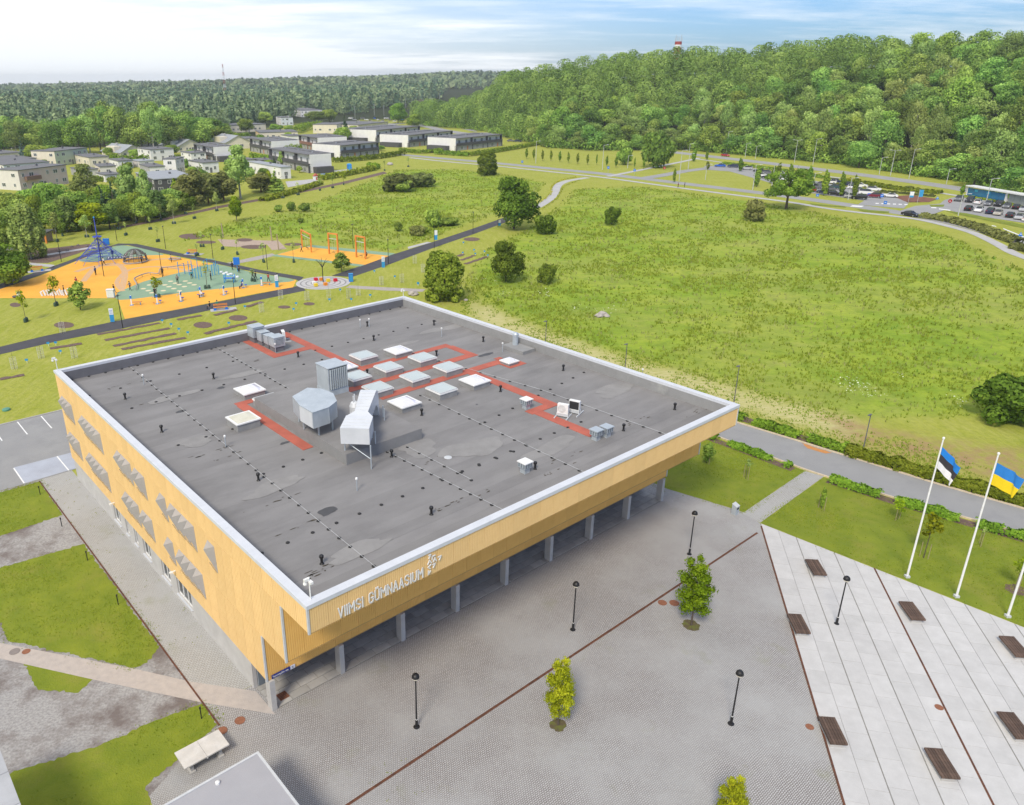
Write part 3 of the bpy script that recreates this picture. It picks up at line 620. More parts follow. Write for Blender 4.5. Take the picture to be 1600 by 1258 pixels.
# ------------------------------------------------------------------ on the roof
def fr(px, py, z=RZ): return LOC(px, py, z)
SKY = [(420, 625, 'g'), (568, 556, 'g'), (622, 546, 'w'), (660, 559, 'g'), (607, 574, 'g'), (700, 574, 'g'), (648, 589, 'g'), (590, 606, 'g'), (557, 588, 'g'), (690, 608, 'g'), (742, 593, 'w'), (632, 627, 'w'), (390, 607, 'w'), (380, 655, 'd'), (796, 560, 's'), (536, 571, 'w'), (541, 627, 'm')]
for px, py, kd in SKY:
    u, v = fr(px, py, RZ + .55); h = {'s': .42, 'm': .5}.get(kd, .82 if kd == 'd' else .62); r = {'s': .62, 'm': .85}.get(kd, .98)
    if kd in 'wds': h *= .85
    o = thing("skylight", None, None, (u, v, RZ)); o.parent = SB
    obj("curb", MB().box(-r, r, -r, r, -.02, h - .1), mats=m_upl, parent=o)
    if kd == 'g':
        obj("frame", MB().box(-r - .06, r + .06, -r - .06, r + .06, h - .1, h), mats=m_whitep, parent=o)
        b = MB(); b.add([(-r + .06, -r + .06, h + .02), (r - .06, -r + .06, h + .02), (r - .06, r - .06, h + .06), (-r + .06, r - .06, h + .06), (-r + .06, -r + .06, h), (r - .06, -r + .06, h), (r - .06, r - .06, h), (-r + .06, r - .06, h)], [(0, 1, 2, 3), (0, 4, 5, 1), (1, 5, 6, 2), (2, 6, 7, 3), (3, 7, 4, 0)])
        obj("pane", b, mats=m_sglass, parent=o)
        b = MB()
        for a0, a1, c0, c1_ in ((-r, r, -r, -r + .07), (-r, r, r - .07, r), (-r, -r + .07, -r + .07, r - .07), (r - .07, r, -r + .07, r - .07)): b.box(a0, a1, c0, c1_, h + .002, h + .085)
        obj("trim", b, mats=m_trim, parent=o)
    else:
        obj("frame", MB().box(-r - .08, r + .08, -r - .08, r + .08, h - .1, h), mats=m_metal if kd == 'm' else m_whitep, parent=o)
        b = MB(); N = 5; vs = []
        for j in range(N):
            for i in range(N):
                x, y = -1 + 2 * i / (N - 1), -1 + 2 * j / (N - 1); vs.append((x * (r - .1), y * (r - .1), h + .01 + .20 * (1 - x ** 4) * (1 - y ** 4) * (0.25 if kd in 'md' else 1)))
        b.add(vs, [(j * N + i, j * N + i + 1, (j + 1) * N + i + 1, (j + 1) * N + i) for j in range(N - 1) for i in range(N - 1)])
        obj("dome", b, mats={'w': m_dome, 's': m_dome, 'd': m_dust, 'm': m_metal}[kd], parent=o)
# red walkways (local u,v rectangles)
WALK = [(18.6, 19.5, 38.9, 46.0), (18.6, 23.2, 37.9, 38.9), (22.9, 23.9, 29.0, 46.2), (20.5, 22.9, 45.2, 46.2), (23.9, 34.6, 29.2, 30.1), (33.9, 34.8, 25.8, 29.2), (18.6, 34.8, 25.2, 26.2), (10.2, 18.2, 28.7, 29.5), (10.1, 11.0, 17.7, 28.7), (20.5, 35.4, 21.9, 22.9), (34.5, 36.7, 20.3, 21.4), (34.5, 35.4, 21.4, 21.9), (30.4, 31.4, 11.2, 21.9), (28.1, 30.4, 11.2, 12.1), (28.3, 29.3, 5.3, 11.2), (35.2, 36.0, 22.9, 23.4)]
b = MB()
for i, (u0, u1, v0, v1) in enumerate(WALK): obj("walkway", MB().box(u0, u1, v0, v1, RZ - .01, RZ + .016 + .0012 * i), mats=m_red, parent=SB)
# raised plant curb
b = MB(); b.box(11.25, 18.2, 13.5, 27.6, RZ - .02, RZ + .86); obj("plant_plinth", b, mats=M("plinth_felt", (.25, .248, .247), (.21, .208, .207), .8, .85), parent=SB)
b = MB(); b.box(11.28, 18.17, 13.53, 27.57, RZ + .862, RZ + .88); obj("plinth_cover", b, mats=m_roof, parent=SB)
PZ = RZ + .88
# vents
VENT = [(145, 577), (196, 620), (223, 588), (253, 671), (334, 588), (404, 747), (503, 877), (612, 710), (659, 645), (574, 506), (603, 478), (512, 500), (584, 528), (678, 504), (682, 552), (755, 530), (782, 608), (880, 575), (1054, 636), (974, 669), (836, 729), (674, 800), (574, 582), (466, 554)]
VENT[2] = (600, 524)
vb = MB(); vb.lathe([(.15, 0), (.11, .05), (.08, .09), (.08, .38), (.13, .42), (.14, .54), (.10, .60)], seg=10); vme = vb.mesh("roof_vent", m_black)
for px, py in VENT[:2] + VENT[3:]:
    u, v = fr(px, py + 4); obj("roof_vent", vme, SB, (u, v, RZ))
AER = [(225, 601), (353, 699), (558, 767), (563, 512), (577, 511), (690, 526), (785, 550), (1003, 592), (431, 551)]
ab = MB(); ab.tube([(0, 0, 0), (0, 0, .85)], .035, 6, 0); ab.lathe([(.06, .85), (.09, .87), (.09, .98), (.05, 1.02)], seg=8, mi=1); ame = ab.mesh("aerial_post", [m_metal, m_whitep])
for px, py in AER:
    u, v = fr(px, py); obj("aerial_post", ame, SB, (u, v, RZ), 0)
# lightning conductors: wires on feet
b = MB(); ft = MB()
def cond(u0, v0, u1, v1, step, wire=True):
    L = math.hypot(u1 - u0, v1 - v0); nn = int(L / step)
    if wire: b.tube([(u0, v0, RZ + .09), (u1, v1, RZ + .09)], .012, 4)
    for i in range(nn + 1):
        t = i / max(nn, 1); ft.lathe([(.13, 0), (.13, .05), (.05, .085)], (u0 + (u1 - u0) * t, v0 + (v1 - v0) * t, RZ), 6)
cond(15.6, 44.7, 15.5, 28.0, .95); cond(14.75, 13.3, 15.5, .7, .95); cond(6.6, 44.7, 5.45, .7, 1.25); cond(16.4, 13.0, 16.6, 6, 1.3); cond(23.6, 20.5, 23.4, .8, 1.3); cond(32.6, 14.5, 33.2, .7, 1.5); cond(29.8, 31.5, 32.6, 14.5, 1.6)
cond(1.2, 44.55, 39.5, 44.55, 1.5, False); cond(1.0, 34.2, 22, 34.3, 2.0, False); cond(1.0, 24.6, 10, 24.7, 1.9, False); cond(6.0, 16.2, 10.9, 16.4, 1.6, False); cond(1.2, 7.3, 22, 7.3, 1.7, False); cond(17, 7.4, 30, 7.6, 1.6, False); cond(23, 37.2, 39, 37.2, 2.0, False); cond(24, 12.6, 39, 15.0, 1.8, False); cond(1.2, 39.5, 15, 39.6, 2.6, False)
obj("conductor_wire", b, mats=m_trim, parent=SB); tag(obj("conductor_feet", ft, mats=m_blackr, parent=SB), kind='stuff')
# puddles, patches and moss streaks
b = MB(); r_ = np.random.default_rng(5)
def blot(u, v, ru, rv, z=RZ + .012):
    k = 14; b.add([(u + ru * math.cos(a) * q, v + rv * math.sin(a) * q, z) for a, q in zip(np.linspace(0, 2 * math.pi, k, endpoint=False), r_.uniform(.75, 1.15, k))], [tuple(range(k))])
for px, py, ru, rv in ((510, 799, .7, .5), (282, 643, .45, .25), (445, 692, .45, .2), (345, 606, .4, .3), (696, 705, .5, .3), (760, 554, 1.0, .3), (745, 632, 0.1, .1)): blot(*fr(px, py), ru, rv)
obj("damp_patch", b, mats=M("damp_bitumen", (.075, .075, .08), None, 2, .6), parent=SB)
def stain(px, py, ru, rv, z):
    u, v = fr(px, py); k = 36; ph = r_.uniform(0, 6.28, 3); q = [1 + .22 * math.sin(2 * a + ph[0]) + .14 * math.sin(3 * a + ph[1]) + .07 * math.sin(7 * a + ph[2]) for a in np.linspace(0, 2 * math.pi, k, endpoint=False)]
    b.add([(u + ru * math.cos(a) * s_, v + rv * math.sin(a) * s_, z) for a, s_ in zip(np.linspace(0, 2 * math.pi, k, endpoint=False), q)], [tuple(range(k))])
b = MB()
for i, (px, py, ru, rv) in enumerate(((700, 512, 3.2, .8), (655, 700, 1.7, 1.2), (620, 540, 2.2, .6), (860, 700, 2.6, .9), (740, 700, 2.4, 1.4), (270, 620, 2.0, .7), (430, 760, 2.4, .7), (380, 585, 2.6, .5), (960, 610, 2.6, .9), (560, 860, 2.4, .6), (305, 690, 1.5, .8))): b = MB(); stain(px, py, ru, rv, RZ + .0125 + .0005 * i); obj("dried_puddle", b, mats=M("bitumen_dusty", (.272, .265, .26), (.22, .214, .21), .8, .9, detail=8), parent=SB)
b = MB()
for px, py, n_ in ((180, 605, 7), (245, 627, 8), (330, 707, 10), (340, 718, 6), (500, 895, 9), (525, 878, 6), (470, 822, 5), (420, 788, 6), (700, 790, 8), (740, 775, 6), (1090, 643, 7), (1000, 655, 8), (870, 735, 7), (880, 715, 6), (390, 545, 5), (405, 563, 4), (665, 722, 4)):
    u, v = fr(px, py)
    for _ in range(n_): blot(u + r_.normal(0, .9), v + r_.normal(0, .13), r_.uniform(.05, .3), r_.uniform(.02, .06))
obj("moss_streaks", b, mats=M("roof_moss", (.085, .07, .05), (.05, .045, .035), 3, .95), parent=SB); bpy.data.objects["moss_streaks"]['kind'] = 'stuff'
# ---- ducts on the plinth
d1 = thing("air_intake_duct", None, None, (0, 0, 0)); d1.parent = SB
pl = [(10.75, 17.0), (10.75, 18.9), (11.2, 20.7), (13.0, 21.5), (13.75, 20.6), (13.9, 19.2), (13.3, 17.75), (12.2, 17.1)]
b = MB(); b.prism(pl, PZ + .95, PZ + 2.25); obj("duct_body", b, mats=m_metal, parent=d1)
b = MB(); b.box(10.70, 10.74, 17.05, 18.85, PZ + .98, PZ + 2.2); obj("grille", b, mats=m_metw, parent=d1)
b = MB()
for p in pl: b.tube([(p[0] * 1.0, p[1], PZ + 2.27), (p[0], p[1], PZ + .95)], .02, 4)
b.prism([(x + (x - 12.3) * .02, y + (y - 19.2) * .02) for x, y in pl], PZ + 2.25, PZ + 2.29); obj("seam", b, mats=m_metal, parent=d1)
for u, v in ((11.5, 17.6), (12.85, 17.8), (11.2, 19.3), (13.3, 19.6), (11.6, 20.7)): obj("leg", MB().box(u - .05, u + .05, v - .05, v + .05, PZ, PZ + .95), mats=m_metal, parent=d1)
d2 = thing("louvred_cooling_tower", None, None, (17.2, 24.6, PZ - .02)); d2.parent = SB
obj("casing", MB().box(-.95, .95, -.95, .95, .0, 2.5), mats=m_metal, parent=d2)
obj("skirt", MB().box(-.98, .98, -.98, .98, -.02, .5), mats=m_metal, parent=d2)
obj("cover", MB().box(-1.02, 1.02, -1.02, 1.02, 2.5, 2.56), mats=m_metal, parent=d2)
lv = MB().box(-.05, .05, -.12, 0, .62, 2.4).mesh("louvre", m_metal); obj("recess", MB().box(-.86, .86, -.965, -.952, .58, 2.44), mats=m_blackr, parent=d2)
for i in range(9):
    o = obj("louvre", lv, d2, (-.8 + i * .2, -.97, 0)); o.rotation_euler = (0, 0, .5)
d3 = thing("exhaust_duct", None, None, (0, 0, 0)); d3.parent = SB
def quadduct(b, A0, A1):   # loft two rings of 4 points
    b.add(list(A0) + list(A1), [(3, 2, 1, 0), (4, 5, 6, 7), (0, 1, 5, 4), (1, 2, 6, 5), (2, 3, 7, 6), (3, 0, 4, 7)])
e = np.array([.70, .71]); f_ = np.array([.71, -.70])
def ring(c, hw, z0, z1): c = np.array(c); a, bb = c - f_ * hw, c + f_ * hw; return [(a[0], a[1], z0), (bb[0], bb[1], z0), (bb[0], bb[1], z1), (a[0], a[1], z1)]
b = MB(); quadduct(b, ring((11.75, 13.0), 1.05, PZ + .85, PZ + 2.1), ring((13.2, 14.5), 1.0, PZ + .95, PZ + 2.15)); obj("outlet_box", b, mats=m_metw, parent=d3)
b = MB(); quadduct(b, ring((13.2, 14.5), .98, PZ + .96, PZ + 2.13), ring((13.7, 15.0), .5, PZ + 1.0, PZ + 2.2)); quadduct(b, ring((13.7, 15.0), .5, PZ + 1.0, PZ + 2.2), ring((15.8, 17.2), .62, PZ + 1.4, PZ + 2.5)); obj("duct_run", b, mats=m_metw, parent=d3)
b = MB()
for k, (t, z) in enumerate(((0, 2.5), (.35, 2.5), (.7, 2.3), (.95, 1.9), (1.05, 1.4))):
    pass
q = [ring((15.8, 17.2), .62, PZ + 1.4, PZ + 2.5), ring((16.15, 17.55), .62, PZ + 1.2, PZ + 2.5), ring((16.5, 17.9), .62, PZ + .6, PZ + 2.25), ring((16.7, 18.1), .62, PZ + .0, PZ + 1.7)]
for a, c_ in zip(q[:-1], q[1:]): quadduct(b, a, c_)
b.lathe([(.42, 0), (.42, 1.2), (.3, 1.5), (.1, 1.62)], (15.2, 18.2, PZ), 12); b.tube([(15.35, 18.4, PZ + 1.3), (15.35, 18.4, PZ + 2.1)], .05, 6); b.tube([(15.05, 18.1, PZ + 1.3), (15.05, 18.1, PZ + 2.1)], .05, 6)
obj("elbow", b, mats=m_metw, parent=d3)
b = MB()
for t in np.linspace(.08, .95, 6):
    c_ = np.array((13.7, 15.0)) + (np.array((15.8, 17.2)) - np.array((13.7, 15.0))) * t; z = PZ + 2.2 + .3 * t + .01; hw = .5 + .12 * t
    a0, a1 = c_ - f_ * hw, c_ + f_ * hw; b.tube([(a0[0], a0[1], z), (a1[0], a1[1], z)], .025, 4)
for t in (.2, .45, .7):
    c_ = np.array((11.75, 13.0)) + np.array((1.45, 1.5)) * t; a0, a1 = c_ - f_ * 1.03, c_ + f_ * 1.03; b.tube([(a0[0], a0[1], PZ + 2.11 + .05 * t), (a1[0], a1[1], PZ + 2.11 + .05 * t)], .02, 4)
obj("seam", b, mats=m_trim, parent=d3)
for u, v, z0 in ((11.55, 14.1, PZ), (12.3, 11.9, RZ), (13.9, 13.6, PZ), (14.3, 14.6, PZ), (16.9, 16.6, PZ), (17.2, 17.2, PZ)): obj("leg", MB().tube([(u, v, z0), (u, v, PZ + 1.0)], .05, 6), mats=m_metal, parent=d3)
obj("brace", MB().tube([(11.55, 14.1, PZ + .8), (12.3, 11.9, PZ - .1)], .03, 5), mats=m_metal, parent=d3)
# low hatch with chimney by the right parapet
hx = obj("roof_hatch", MB().box(38.2, 39.95, 22.3, 25.3, RZ, RZ + .34), mats=m_upl, parent=SB); u, v = 39.3, 24.5
b = MB(); b.lathe([(.3, 0), (.3, .9), (.33, .92), (.33, 1.15), (.2, 1.3)], (u, v, RZ + .34), 12); obj("chimney", b, mats=m_metal, parent=hx)
obj("roof_drain", MB().lathe([(.3, 0), (.3, .02), (.1, .05)], (*fr(700, 715), RZ), 10), mats=m_trim, parent=SB)
# camera masts on the corners
def cam_mast(u, v, z, h):
    b = MB(); b.tube([(0, 0, 0), (0, 0, h)], .035, 6); o = obj("camera_mast", b, SB, (u, v, z), mats=m_whitep)
    b = MB(); b.box(-.30, -.02, -.07, .07, h - .16, h - .02); b.box(-.08, .08, -.28, -.02, h - .3, h - .16); b.lathe([(.09, 0), (.11, .06), (.08, .16)], (-.25, 0, h - .36), 8); obj("security_camera", b, mats=m_whitep, parent=o)
cam_mast(.45, .35, ZR, 1.35); cam_mast(.25, LV - .3, ZR, 1.3); cam_mast(LU - .3, LV - .3, ZR, 1.05)
# things standing on the roof
def rloc(u, v, z): return LW(u, v, z)
def fan_box(u, v, s, h, lab, black=True):
    o = thing("roof_fan", lab, "roof fan", rloc(u, v, RZ), YAW, "ventilation units on the roof")
    obj("stand", MB().box(-s * .42, s * .42, -s * .42, s * .42, 0, h * .35), mats=m_up, parent=o)
    obj("casing", MB().box(-s / 2, s / 2, -s / 2, s / 2, h * .35, h), mats=m_metal, parent=o)
    obj("grille", MB().box(-s * .36, s * .36, -s / 2 - .02, -s / 2 - .002, h * .45, h * .9), mats=M("grille_grey", (.2, .23, .26), None, 4, .5), parent=o)
    obj("lid", MB().box(-s / 2 - .04, s / 2 + .04, -s / 2 - .04, s / 2 + .04, h, h + .05), mats=m_metal, parent=o)
    b = MB()
    for k in range(5): b.box(-s * .36, s * .36, -s / 2 - .035, -s / 2 - .022, h * (.47 + .085 * k), h * (.49 + .085 * k))
    obj("slat", b, mats=m_trim, parent=o)
fan_box(19.9, 44.0, 1.35, 1.7, "largest grey box fan, nearest the rear parapet in the row of four"); fan_box(19.95, 42.5, 1.0, 1.4, "small grey box fan second from the rear parapet"); fan_box(20.0, 41.2, .95, 1.35, "small grey box fan third from the rear parapet"); fan_box(20.1, 39.9, 1.25, 1.5, "grey box fan at the front end of the row of four, farthest from the parapet")
def cowl(px, py, lab, white):
    u, v = fr(px, py); o = thing("vent_cowl", lab, "vent", rloc(u, v, RZ), YAW, "square vent cowls on the roof")
    obj("base", MB().box(-.24, .24, -.24, .24, 0, .45), mats=m_metal, parent=o); obj("head", MB().box(-.36, .36, -.36, .36, .45, .82), mats=m_metal, parent=o)
    obj("cap", MB().box(-.42, .42, -.42, .42, .825, .90), mats=m_whitep if white else m_metal, parent=o)
    b = MB()
    for k in (-.24, 0, .24): b.box(k - .07, k + .07, -.375, -.362, .5, .78); b.box(-.375, -.362, k - .07, k + .07, .5, .78)
    obj("louvre", b, mats=M("grille_grey", (.2, .23, .26), None, 4, .5), parent=o)
cowl(822, 638, "square vent cowl with white cap beside the bend of the red walkway", True); cowl(820, 738, "square vent cowl with white cap standing alone near the front parapet", True); cowl(931, 687, "grey square vent cowl at the end of the red walkway, left of a pair", False); cowl(947, 682, "grey square vent cowl at the end of the red walkway, right of a pair", False)
def ac(u, v, rz, lab, z=.32):
    o = thing("air_conditioner", lab, "air conditioner", rloc(u, v, RZ), YAW + rz, "outdoor air conditioner units on the roof")
    obj("casing", MB().box(-.46, .46, -.17, .17, z, z + .8), mats=m_whitep, parent=o)
    b = MB(); 
    for r1_ in (.08, .16, .24, .31):
        pts = [(-.08 + r1_ * math.cos(a), -.182, z + .4 + r1_ * math.sin(a)) for a in np.linspace(0, 2 * math.pi, 17)]; b.tube(pts, .012, 4, caps=False)
    obj("fan_guard", b, mats=M("guard_grey", (.45, .45, .45), None, 3, .5), parent=o); b = MB(); b.box(-.42, .42, .172, .182, z + .06, z + .74); obj("coil", b, mats=m_blackr, parent=o)
    b = MB(); b.box(-.55, -.47, -.75, .75, 0, .08); b.box(.47, .55, -.75, .75, 0, .08); b.box(-.5, .5, -.2, -.14, .08, z); b.box(-.5, .5, .14, .2, .08, z); obj("foot_rail", b, mats=m_trim, parent=o)
ac(29.75, 9.35, -1.15, "white air conditioner in front of a pair on rails near the red walkway"); ac(31.0, 9.2, 1.9, "white air conditioner showing its dark coil, at the back of a pair", .34); ac(22.1, 42.2, 1.2, "lone white air conditioner by the row of grey box fans near the rear parapet")
# ================================================================== FOREGROUND OBJECTS
m_bench = M("bench_wood", (0.135, 0.088, 0.065), (0.085, 0.056, 0.043), 4, .8, objvar=.25)
def bench(px, py, lab, rot=0.0):
    # top of a backless platform bench, long side along the terrace strips' cross axis
    c = G(px, py, .40); u_, v_ = LOC(px, py, .40)
    L_ = np.array([-.71, -.705]); d = UX * L_[0] + VX * L_[1]; rz = math.atan2(d[1], d[0]) + rot
    o = thing("platform_bench", lab, "bench", (c[0], c[1], .035), rz, "wooden platform benches on the concrete terrace")
    obj("base", MB().box(-.85, .85, -.34, .34, 0, .26), mats=m_conc, parent=o); obj("foot", MB().box(-.98, .98, -.42, .42, 0.0, .05), mats=m_slab, parent=o)
    me = MB().box(-1.02, 1.02, -.072, .072, .27, .40).mesh("slat", m_bench)
    for k in range(6): obj("slat", me, o, (0, -.415 + k * .166, .004 * (k % 2)))
bench(1275, 886, "dark wooden platform bench nearest the lawn corner, above the terrace lamp")
bench(1248, 974, "dark wooden platform bench at the setts' edge, left of the terrace lamp")
bench(1425, 954, "dark wooden platform bench just right of the rusty strip across the terrace")
bench(1586, 1010, "dark wooden platform bench farthest along the flagpole side of the terrace")
bench(1301, 1141, "dark wooden platform bench beside the round rusty cover at the setts' edge")
bench(1586, 1133, "dark wooden platform bench at the right, on the strip beyond the rusty line")
bench(1472, 1192, "dark wooden platform bench nearest the viewer, low in the middle of the terrace")
LAMPS = [(651, 1136, "black globe lamp post on the setts nearest the school's lettering"), (895, 984, "black globe lamp post on the setts in front of the middle columns"), (1077, 866, "black globe lamp post on the setts nearest the far end of the school"), (1142, 1131, "black globe lamp post standing on the setts between the street trees and the terrace"), (1307, 975, "black globe lamp post standing on the pale concrete terrace")]
m_lens = M("lamp_lens", (0.80, 0.74, 0.62), None, 3, .35)
lp = None
for px, py, lab in LAMPS:
    if lp is None:
        lp = thing("globe_lamp", lab, "lamp post", G(px, py), 0, "globe lamp posts on the square")
        obj("base", MB().lathe([(.20, 0), (.20, .03), (.10, .06), (.085, .10), (.085, .55)], seg=10), mats=m_black, parent=lp)
        obj("pole", MB().tube([(0, 0, .5), (0, 0, 3.62)], [.055, .042], 8), mats=m_black, parent=lp)
        obj("band", MB().lathe([(.07, .58), (.07, .62)], seg=8), mats=m_whitep, parent=lp)
        obj("hood", MB().lathe([(.235, 3.78), (.23, 3.85), (.20, 3.94), (.13, 4.02), (.03, 4.05)], seg=16), mats=m_black, parent=lp)
        obj("lens", MB().lathe([(.05, 3.60), (.15, 3.64), (.215, 3.72), (.225, 3.778)], seg=16), mats=m_lens, parent=lp)
    else: dup(lp, G(px, py), 0, lab)
# flags
def flag_pole(px, py, colors, lab, flab, fly=1.95, droop=1.0):
    o = thing("flagpole", lab, "flagpole", G(px, py), 0, "white flagpoles by the lawn"); H = 11.85
    obj("pole", MB().tube([(0, 0, 0), (0, 0, H)], [.085, .05], 10), mats=m_whitep, parent=o); obj("finial", MB().lathe([(.05, H), (.09, H + .05), (.09, H + .14), (.02, H + .2)], seg=8), mats=m_whitep, parent=o)
    obj("foot", MB().box(-.16, .16, -.16, .16, 0, .18), mats=m_trim, parent=o)
    if not colors: return
    N, Mv = 26, 12; Wd, Hd = 2.55, 1.70; b = MB(); vs = []
    for j in range(Mv + 1):
        for i in range(N + 1):
            s, t_ = i / N, j / Mv
            dr_ = (1.52 * s + .35 * s * s) * droop                     # the cloth droops away from the pole
            x = .09 + fly * s - .35 * s * (1 - t_); y = .16 * math.sin(s * 7.5 + t_ * 1.2) * s + .10 * math.sin(s * 15 + t_ * 3) * s; z = H - .62 - Hd * (1 - t_) * (1 - .12 * s) - dr_ + .07 * math.sin(s * 11 + 2 * t_) * s
            vs.append((x, y, z))
    fs = []; mi = []; nc = len(colors)
    for j in range(Mv):
        for i in range(N): a = j * (N + 1) + i; fs.append((a, a + 1, a + N + 2, a + N + 1)); mi.append(min(nc - 1, int((Mv - 1 - j) * nc / Mv)))
    for f, q in zip(fs, mi): b.f.append(f); b.mi.append(q)
    b.v = vs; me = b.mesh("flag", colors); me.polygons.foreach_set('use_smooth', [True] * len(fs))
    fo = obj("flag", me, None, G(px, py)); fo.rotation_euler = (0, 0, .12); tag(fo, flab, "flag")
m_fb, m_fk, m_fw = M("flag_blue", (.02, .23, .70), (.015, .19, .60), 1, .7), M("flag_black", (.045, .04, .05), None, 1, .7), M("flag_white", (.80, .78, .82), None, 1, .7)
flag_pole(1417, 902, [m_fb, m_fk, m_fw], "white flagpole flying the blue, black and white flag", "blue, black and white striped flag drooping from the left white pole")
flag_pole(1494, 933, [M("flag_sky", (.03, .22, .62), (.025, .19, .55), 1, .7), M("flag_yellow", (.86, .62, .015), (.8, .56, .012), 1, .7)], "white flagpole flying the blue and yellow flag", "blue and yellow flag drooping from the white pole near the right edge", 2.6, .82)
flag_pole(1574, 964, [], "white flagpole at the right edge, its flag out of view", "")
# covers
def cover(px, py, r, lab, mat, z=SE * 3):
    o = tag(obj("manhole_cover", MB().lathe([(r, 0), (r, .012), (r * .92, .018), (r * .9, .012), (r * .2, .014)], seg=24), loc=(*G(px, py)[:2], z), mats=mat), lab, "manhole cover")
cover(1035, 942, .33, "round rusty cover in the setts, left of the two by the rust coloured channel", m_rustb); cover(1053.5, 942.5, .36, "round rusty cover in the setts, right of the two, next to the street tree", m_rustb)
cover(347, 1142, .32, "round rusty cover at the corner of the grass by the table", m_rustb); cover(375, 1126, .32, "round rusty cover between the grass corner and the school's corner column", m_rustb)
cover(23, 1018.5, .34, "grey round cover in the brick path", M("iron_grey", (.24, .21, .2), None, 4, .8), SE * 7); cover(41, 1018.5, .27, "small rusty cover in the brick path", m_rustb, SE * 7)
cover(1265, 1136, .24, "round rusty cover in the setts beside the edge of the terrace", m_rustb); cover(1467, 1106, .25, "round rusty cover in the pale terrace slabs", m_rustb, .042)
gc = G(442, 1088); b = MB().box(-.32, .32, -.32, .32, 0, .02)
o = tag(obj("drain_grate", b, loc=(gc[0], gc[1], .035), rz=YAW, mats=m_rustb), "square rusty drain grate behind the corner column", "drain grate"); b = MB()
for k in range(5): b.box(-.28, .28, -.26 + k * .12, -.22 + k * .12, .021, .03)
obj("bar", b, mats=m_rust, parent=o)
for px, py, lab in ((877, 845, "left"), (892, 847, "right")):
    pass
# litter bin
gc = G(1148, 803); o = thing("litter_bin", "grey wedge topped litter bin on the setts by the cross path", "litter bin", gc, YAW)
b = MB(); b.add([(-.26, -.22, 0), (.26, -.22, 0), (.26, .22, 0), (-.26, .22, 0), (-.26, -.22, .82), (.26, -.22, .82), (.26, .22, 1.0), (-.26, .22, 1.0)], [(0, 3, 2, 1), (4, 5, 6, 7), (0, 1, 5, 4), (1, 2, 6, 5), (2, 3, 7, 6), (3, 0, 4, 7)]); obj("body", b, mats=m_metal, parent=o)
obj("slot", MB().box(-.16, .16, -.235, -.222, .55, .72), mats=m_blackr, parent=o); obj("lid", MB().add([(-.28, -.24, .825), (.28, -.24, .825), (.28, .24, 1.02), (-.28, .24, 1.02), (-.28, -.24, .85), (.28, -.24, .85), (.28, .24, 1.05), (-.28, .24, 1.05)], [(0, 3, 2, 1), (4, 5, 6, 7), (0, 1, 5, 4), (1, 2, 6, 5), (2, 3, 7, 6), (3, 0, 4, 7)]), mats=m_trim, parent=o)
# bollard lights by the left lawns
bl = None
for px, py, lab in ((63, 773, "slim black bollard light at the back lawn by the car park"), (97, 823, "slim black bollard light beside the grey gravel band"), (137, 876, "slim black bollard light at the corner of the large lawn"), (185, 945, "slim black bollard light on the large lawn's edge"), (315, 1123, "slim black bollard light on the grass near the brick path")):
    if bl is None:
        bl = thing("bollard_light", lab, "bollard light", G(px, py), 0, "bollard lights along the lawn edge"); obj("post", MB().tube([(0, 0, 0), (0, 0, .75)], .035, 6), mats=m_black, parent=bl); obj("head", MB().lathe([(.05, .75), (.06, .77), (.06, .9), (.02, .93)], seg=8), mats=m_black, parent=bl)
    else: dup(bl, G(px, py), 0, lab)
# table tennis table
c = LW(-4.66, 5.1); o = thing("table_tennis_table", "pale concrete table tennis table standing on the setts by the grass", "table tennis table", c, YAW + .0)
m_tt = M("table_concrete", (.60, .58, .55), (.50, .485, .46), 1.6, .75, mottle=((.68, .67, .66), 1.1, .45, .7, .7))
obj("top", MB().box(-1.33, -.006, -.72, .72, .68, .76), mats=m_tt, parent=o); obj("top", MB().box(.006, 1.33, -.72, .72, .68, .76), mats=m_tt, parent=o)
for x in (-.85, .85): obj("leg", MB().box(x - .09, x + .09, -.5, .5, 0, .68), mats=m_conc, parent=o); obj("foot", MB().box(x - .16, x + .16, -.62, .62, 0, .09), mats=m_conc, parent=o)
obj("bracket", MB().box(-.03, .03, -.76, .76, .62, .68), mats=m_trim, parent=o)
# kiosk roof at the bottom edge
kz = 3.0; kc = LOC(403, 1175, kz); o = thing("kiosk", "grey flat roofed kiosk cut by the bottom edge, beside the table", "kiosk", LW(kc[0], kc[1]), YAW)
obj("wall", MB().box(-6.8, -.15, -7, -.15, 0, kz - .12), mats=M("kiosk_wall", (.16, .2, .21), None, 2, .6), parent=o); obj("roof", MB().box(-7, 0, -7.2, 0, kz - .12, kz), mats=M("kiosk_roof", (.36, .36, .385), (.33, .33, .355), .6, .7), parent=o)
b = MB(); b.box(-.10, .03, -7.2, .03, kz - .14, kz + .03); b.box(-7, -.10, -.10, .03, kz - .14, kz + .03); obj("roof_edge", b, mats=m_trim, parent=o)
obj("door", MB().box(-.15, -.10, -3.1, -2.1, 0.02, 2.2), mats=M("door_teal", (.04, .16, .17), None, 3, .5), parent=o)
b = MB().lathe([(.12, 0), (.12, .12), (.05, .16)], (-2.5, -.5, kz), 8); obj("roof_vent", b, mats=m_whitep, parent=o)
# neighbouring building corner
kz = 4.2; kc = LOC(33, 1258, kz); o = thing("neighbour_building", "corner of a neighbouring flat roof with white metal edge at the bottom left", "building", LW(kc[0], kc[1]), YAW)
obj("wall", MB().box(-12, -.2, -9, 4.6, 0, kz - .3), mats=m_conc, parent=o); 
for k in range(6): obj("cap", MB().box(-12, 0, -9.2 + k * 2.35, -9.2 + k * 2.35 + 2.32, kz - .3, kz), mats=M('roof_edge_metal', (.42, .43, .45), None, 1, .6), parent=o)
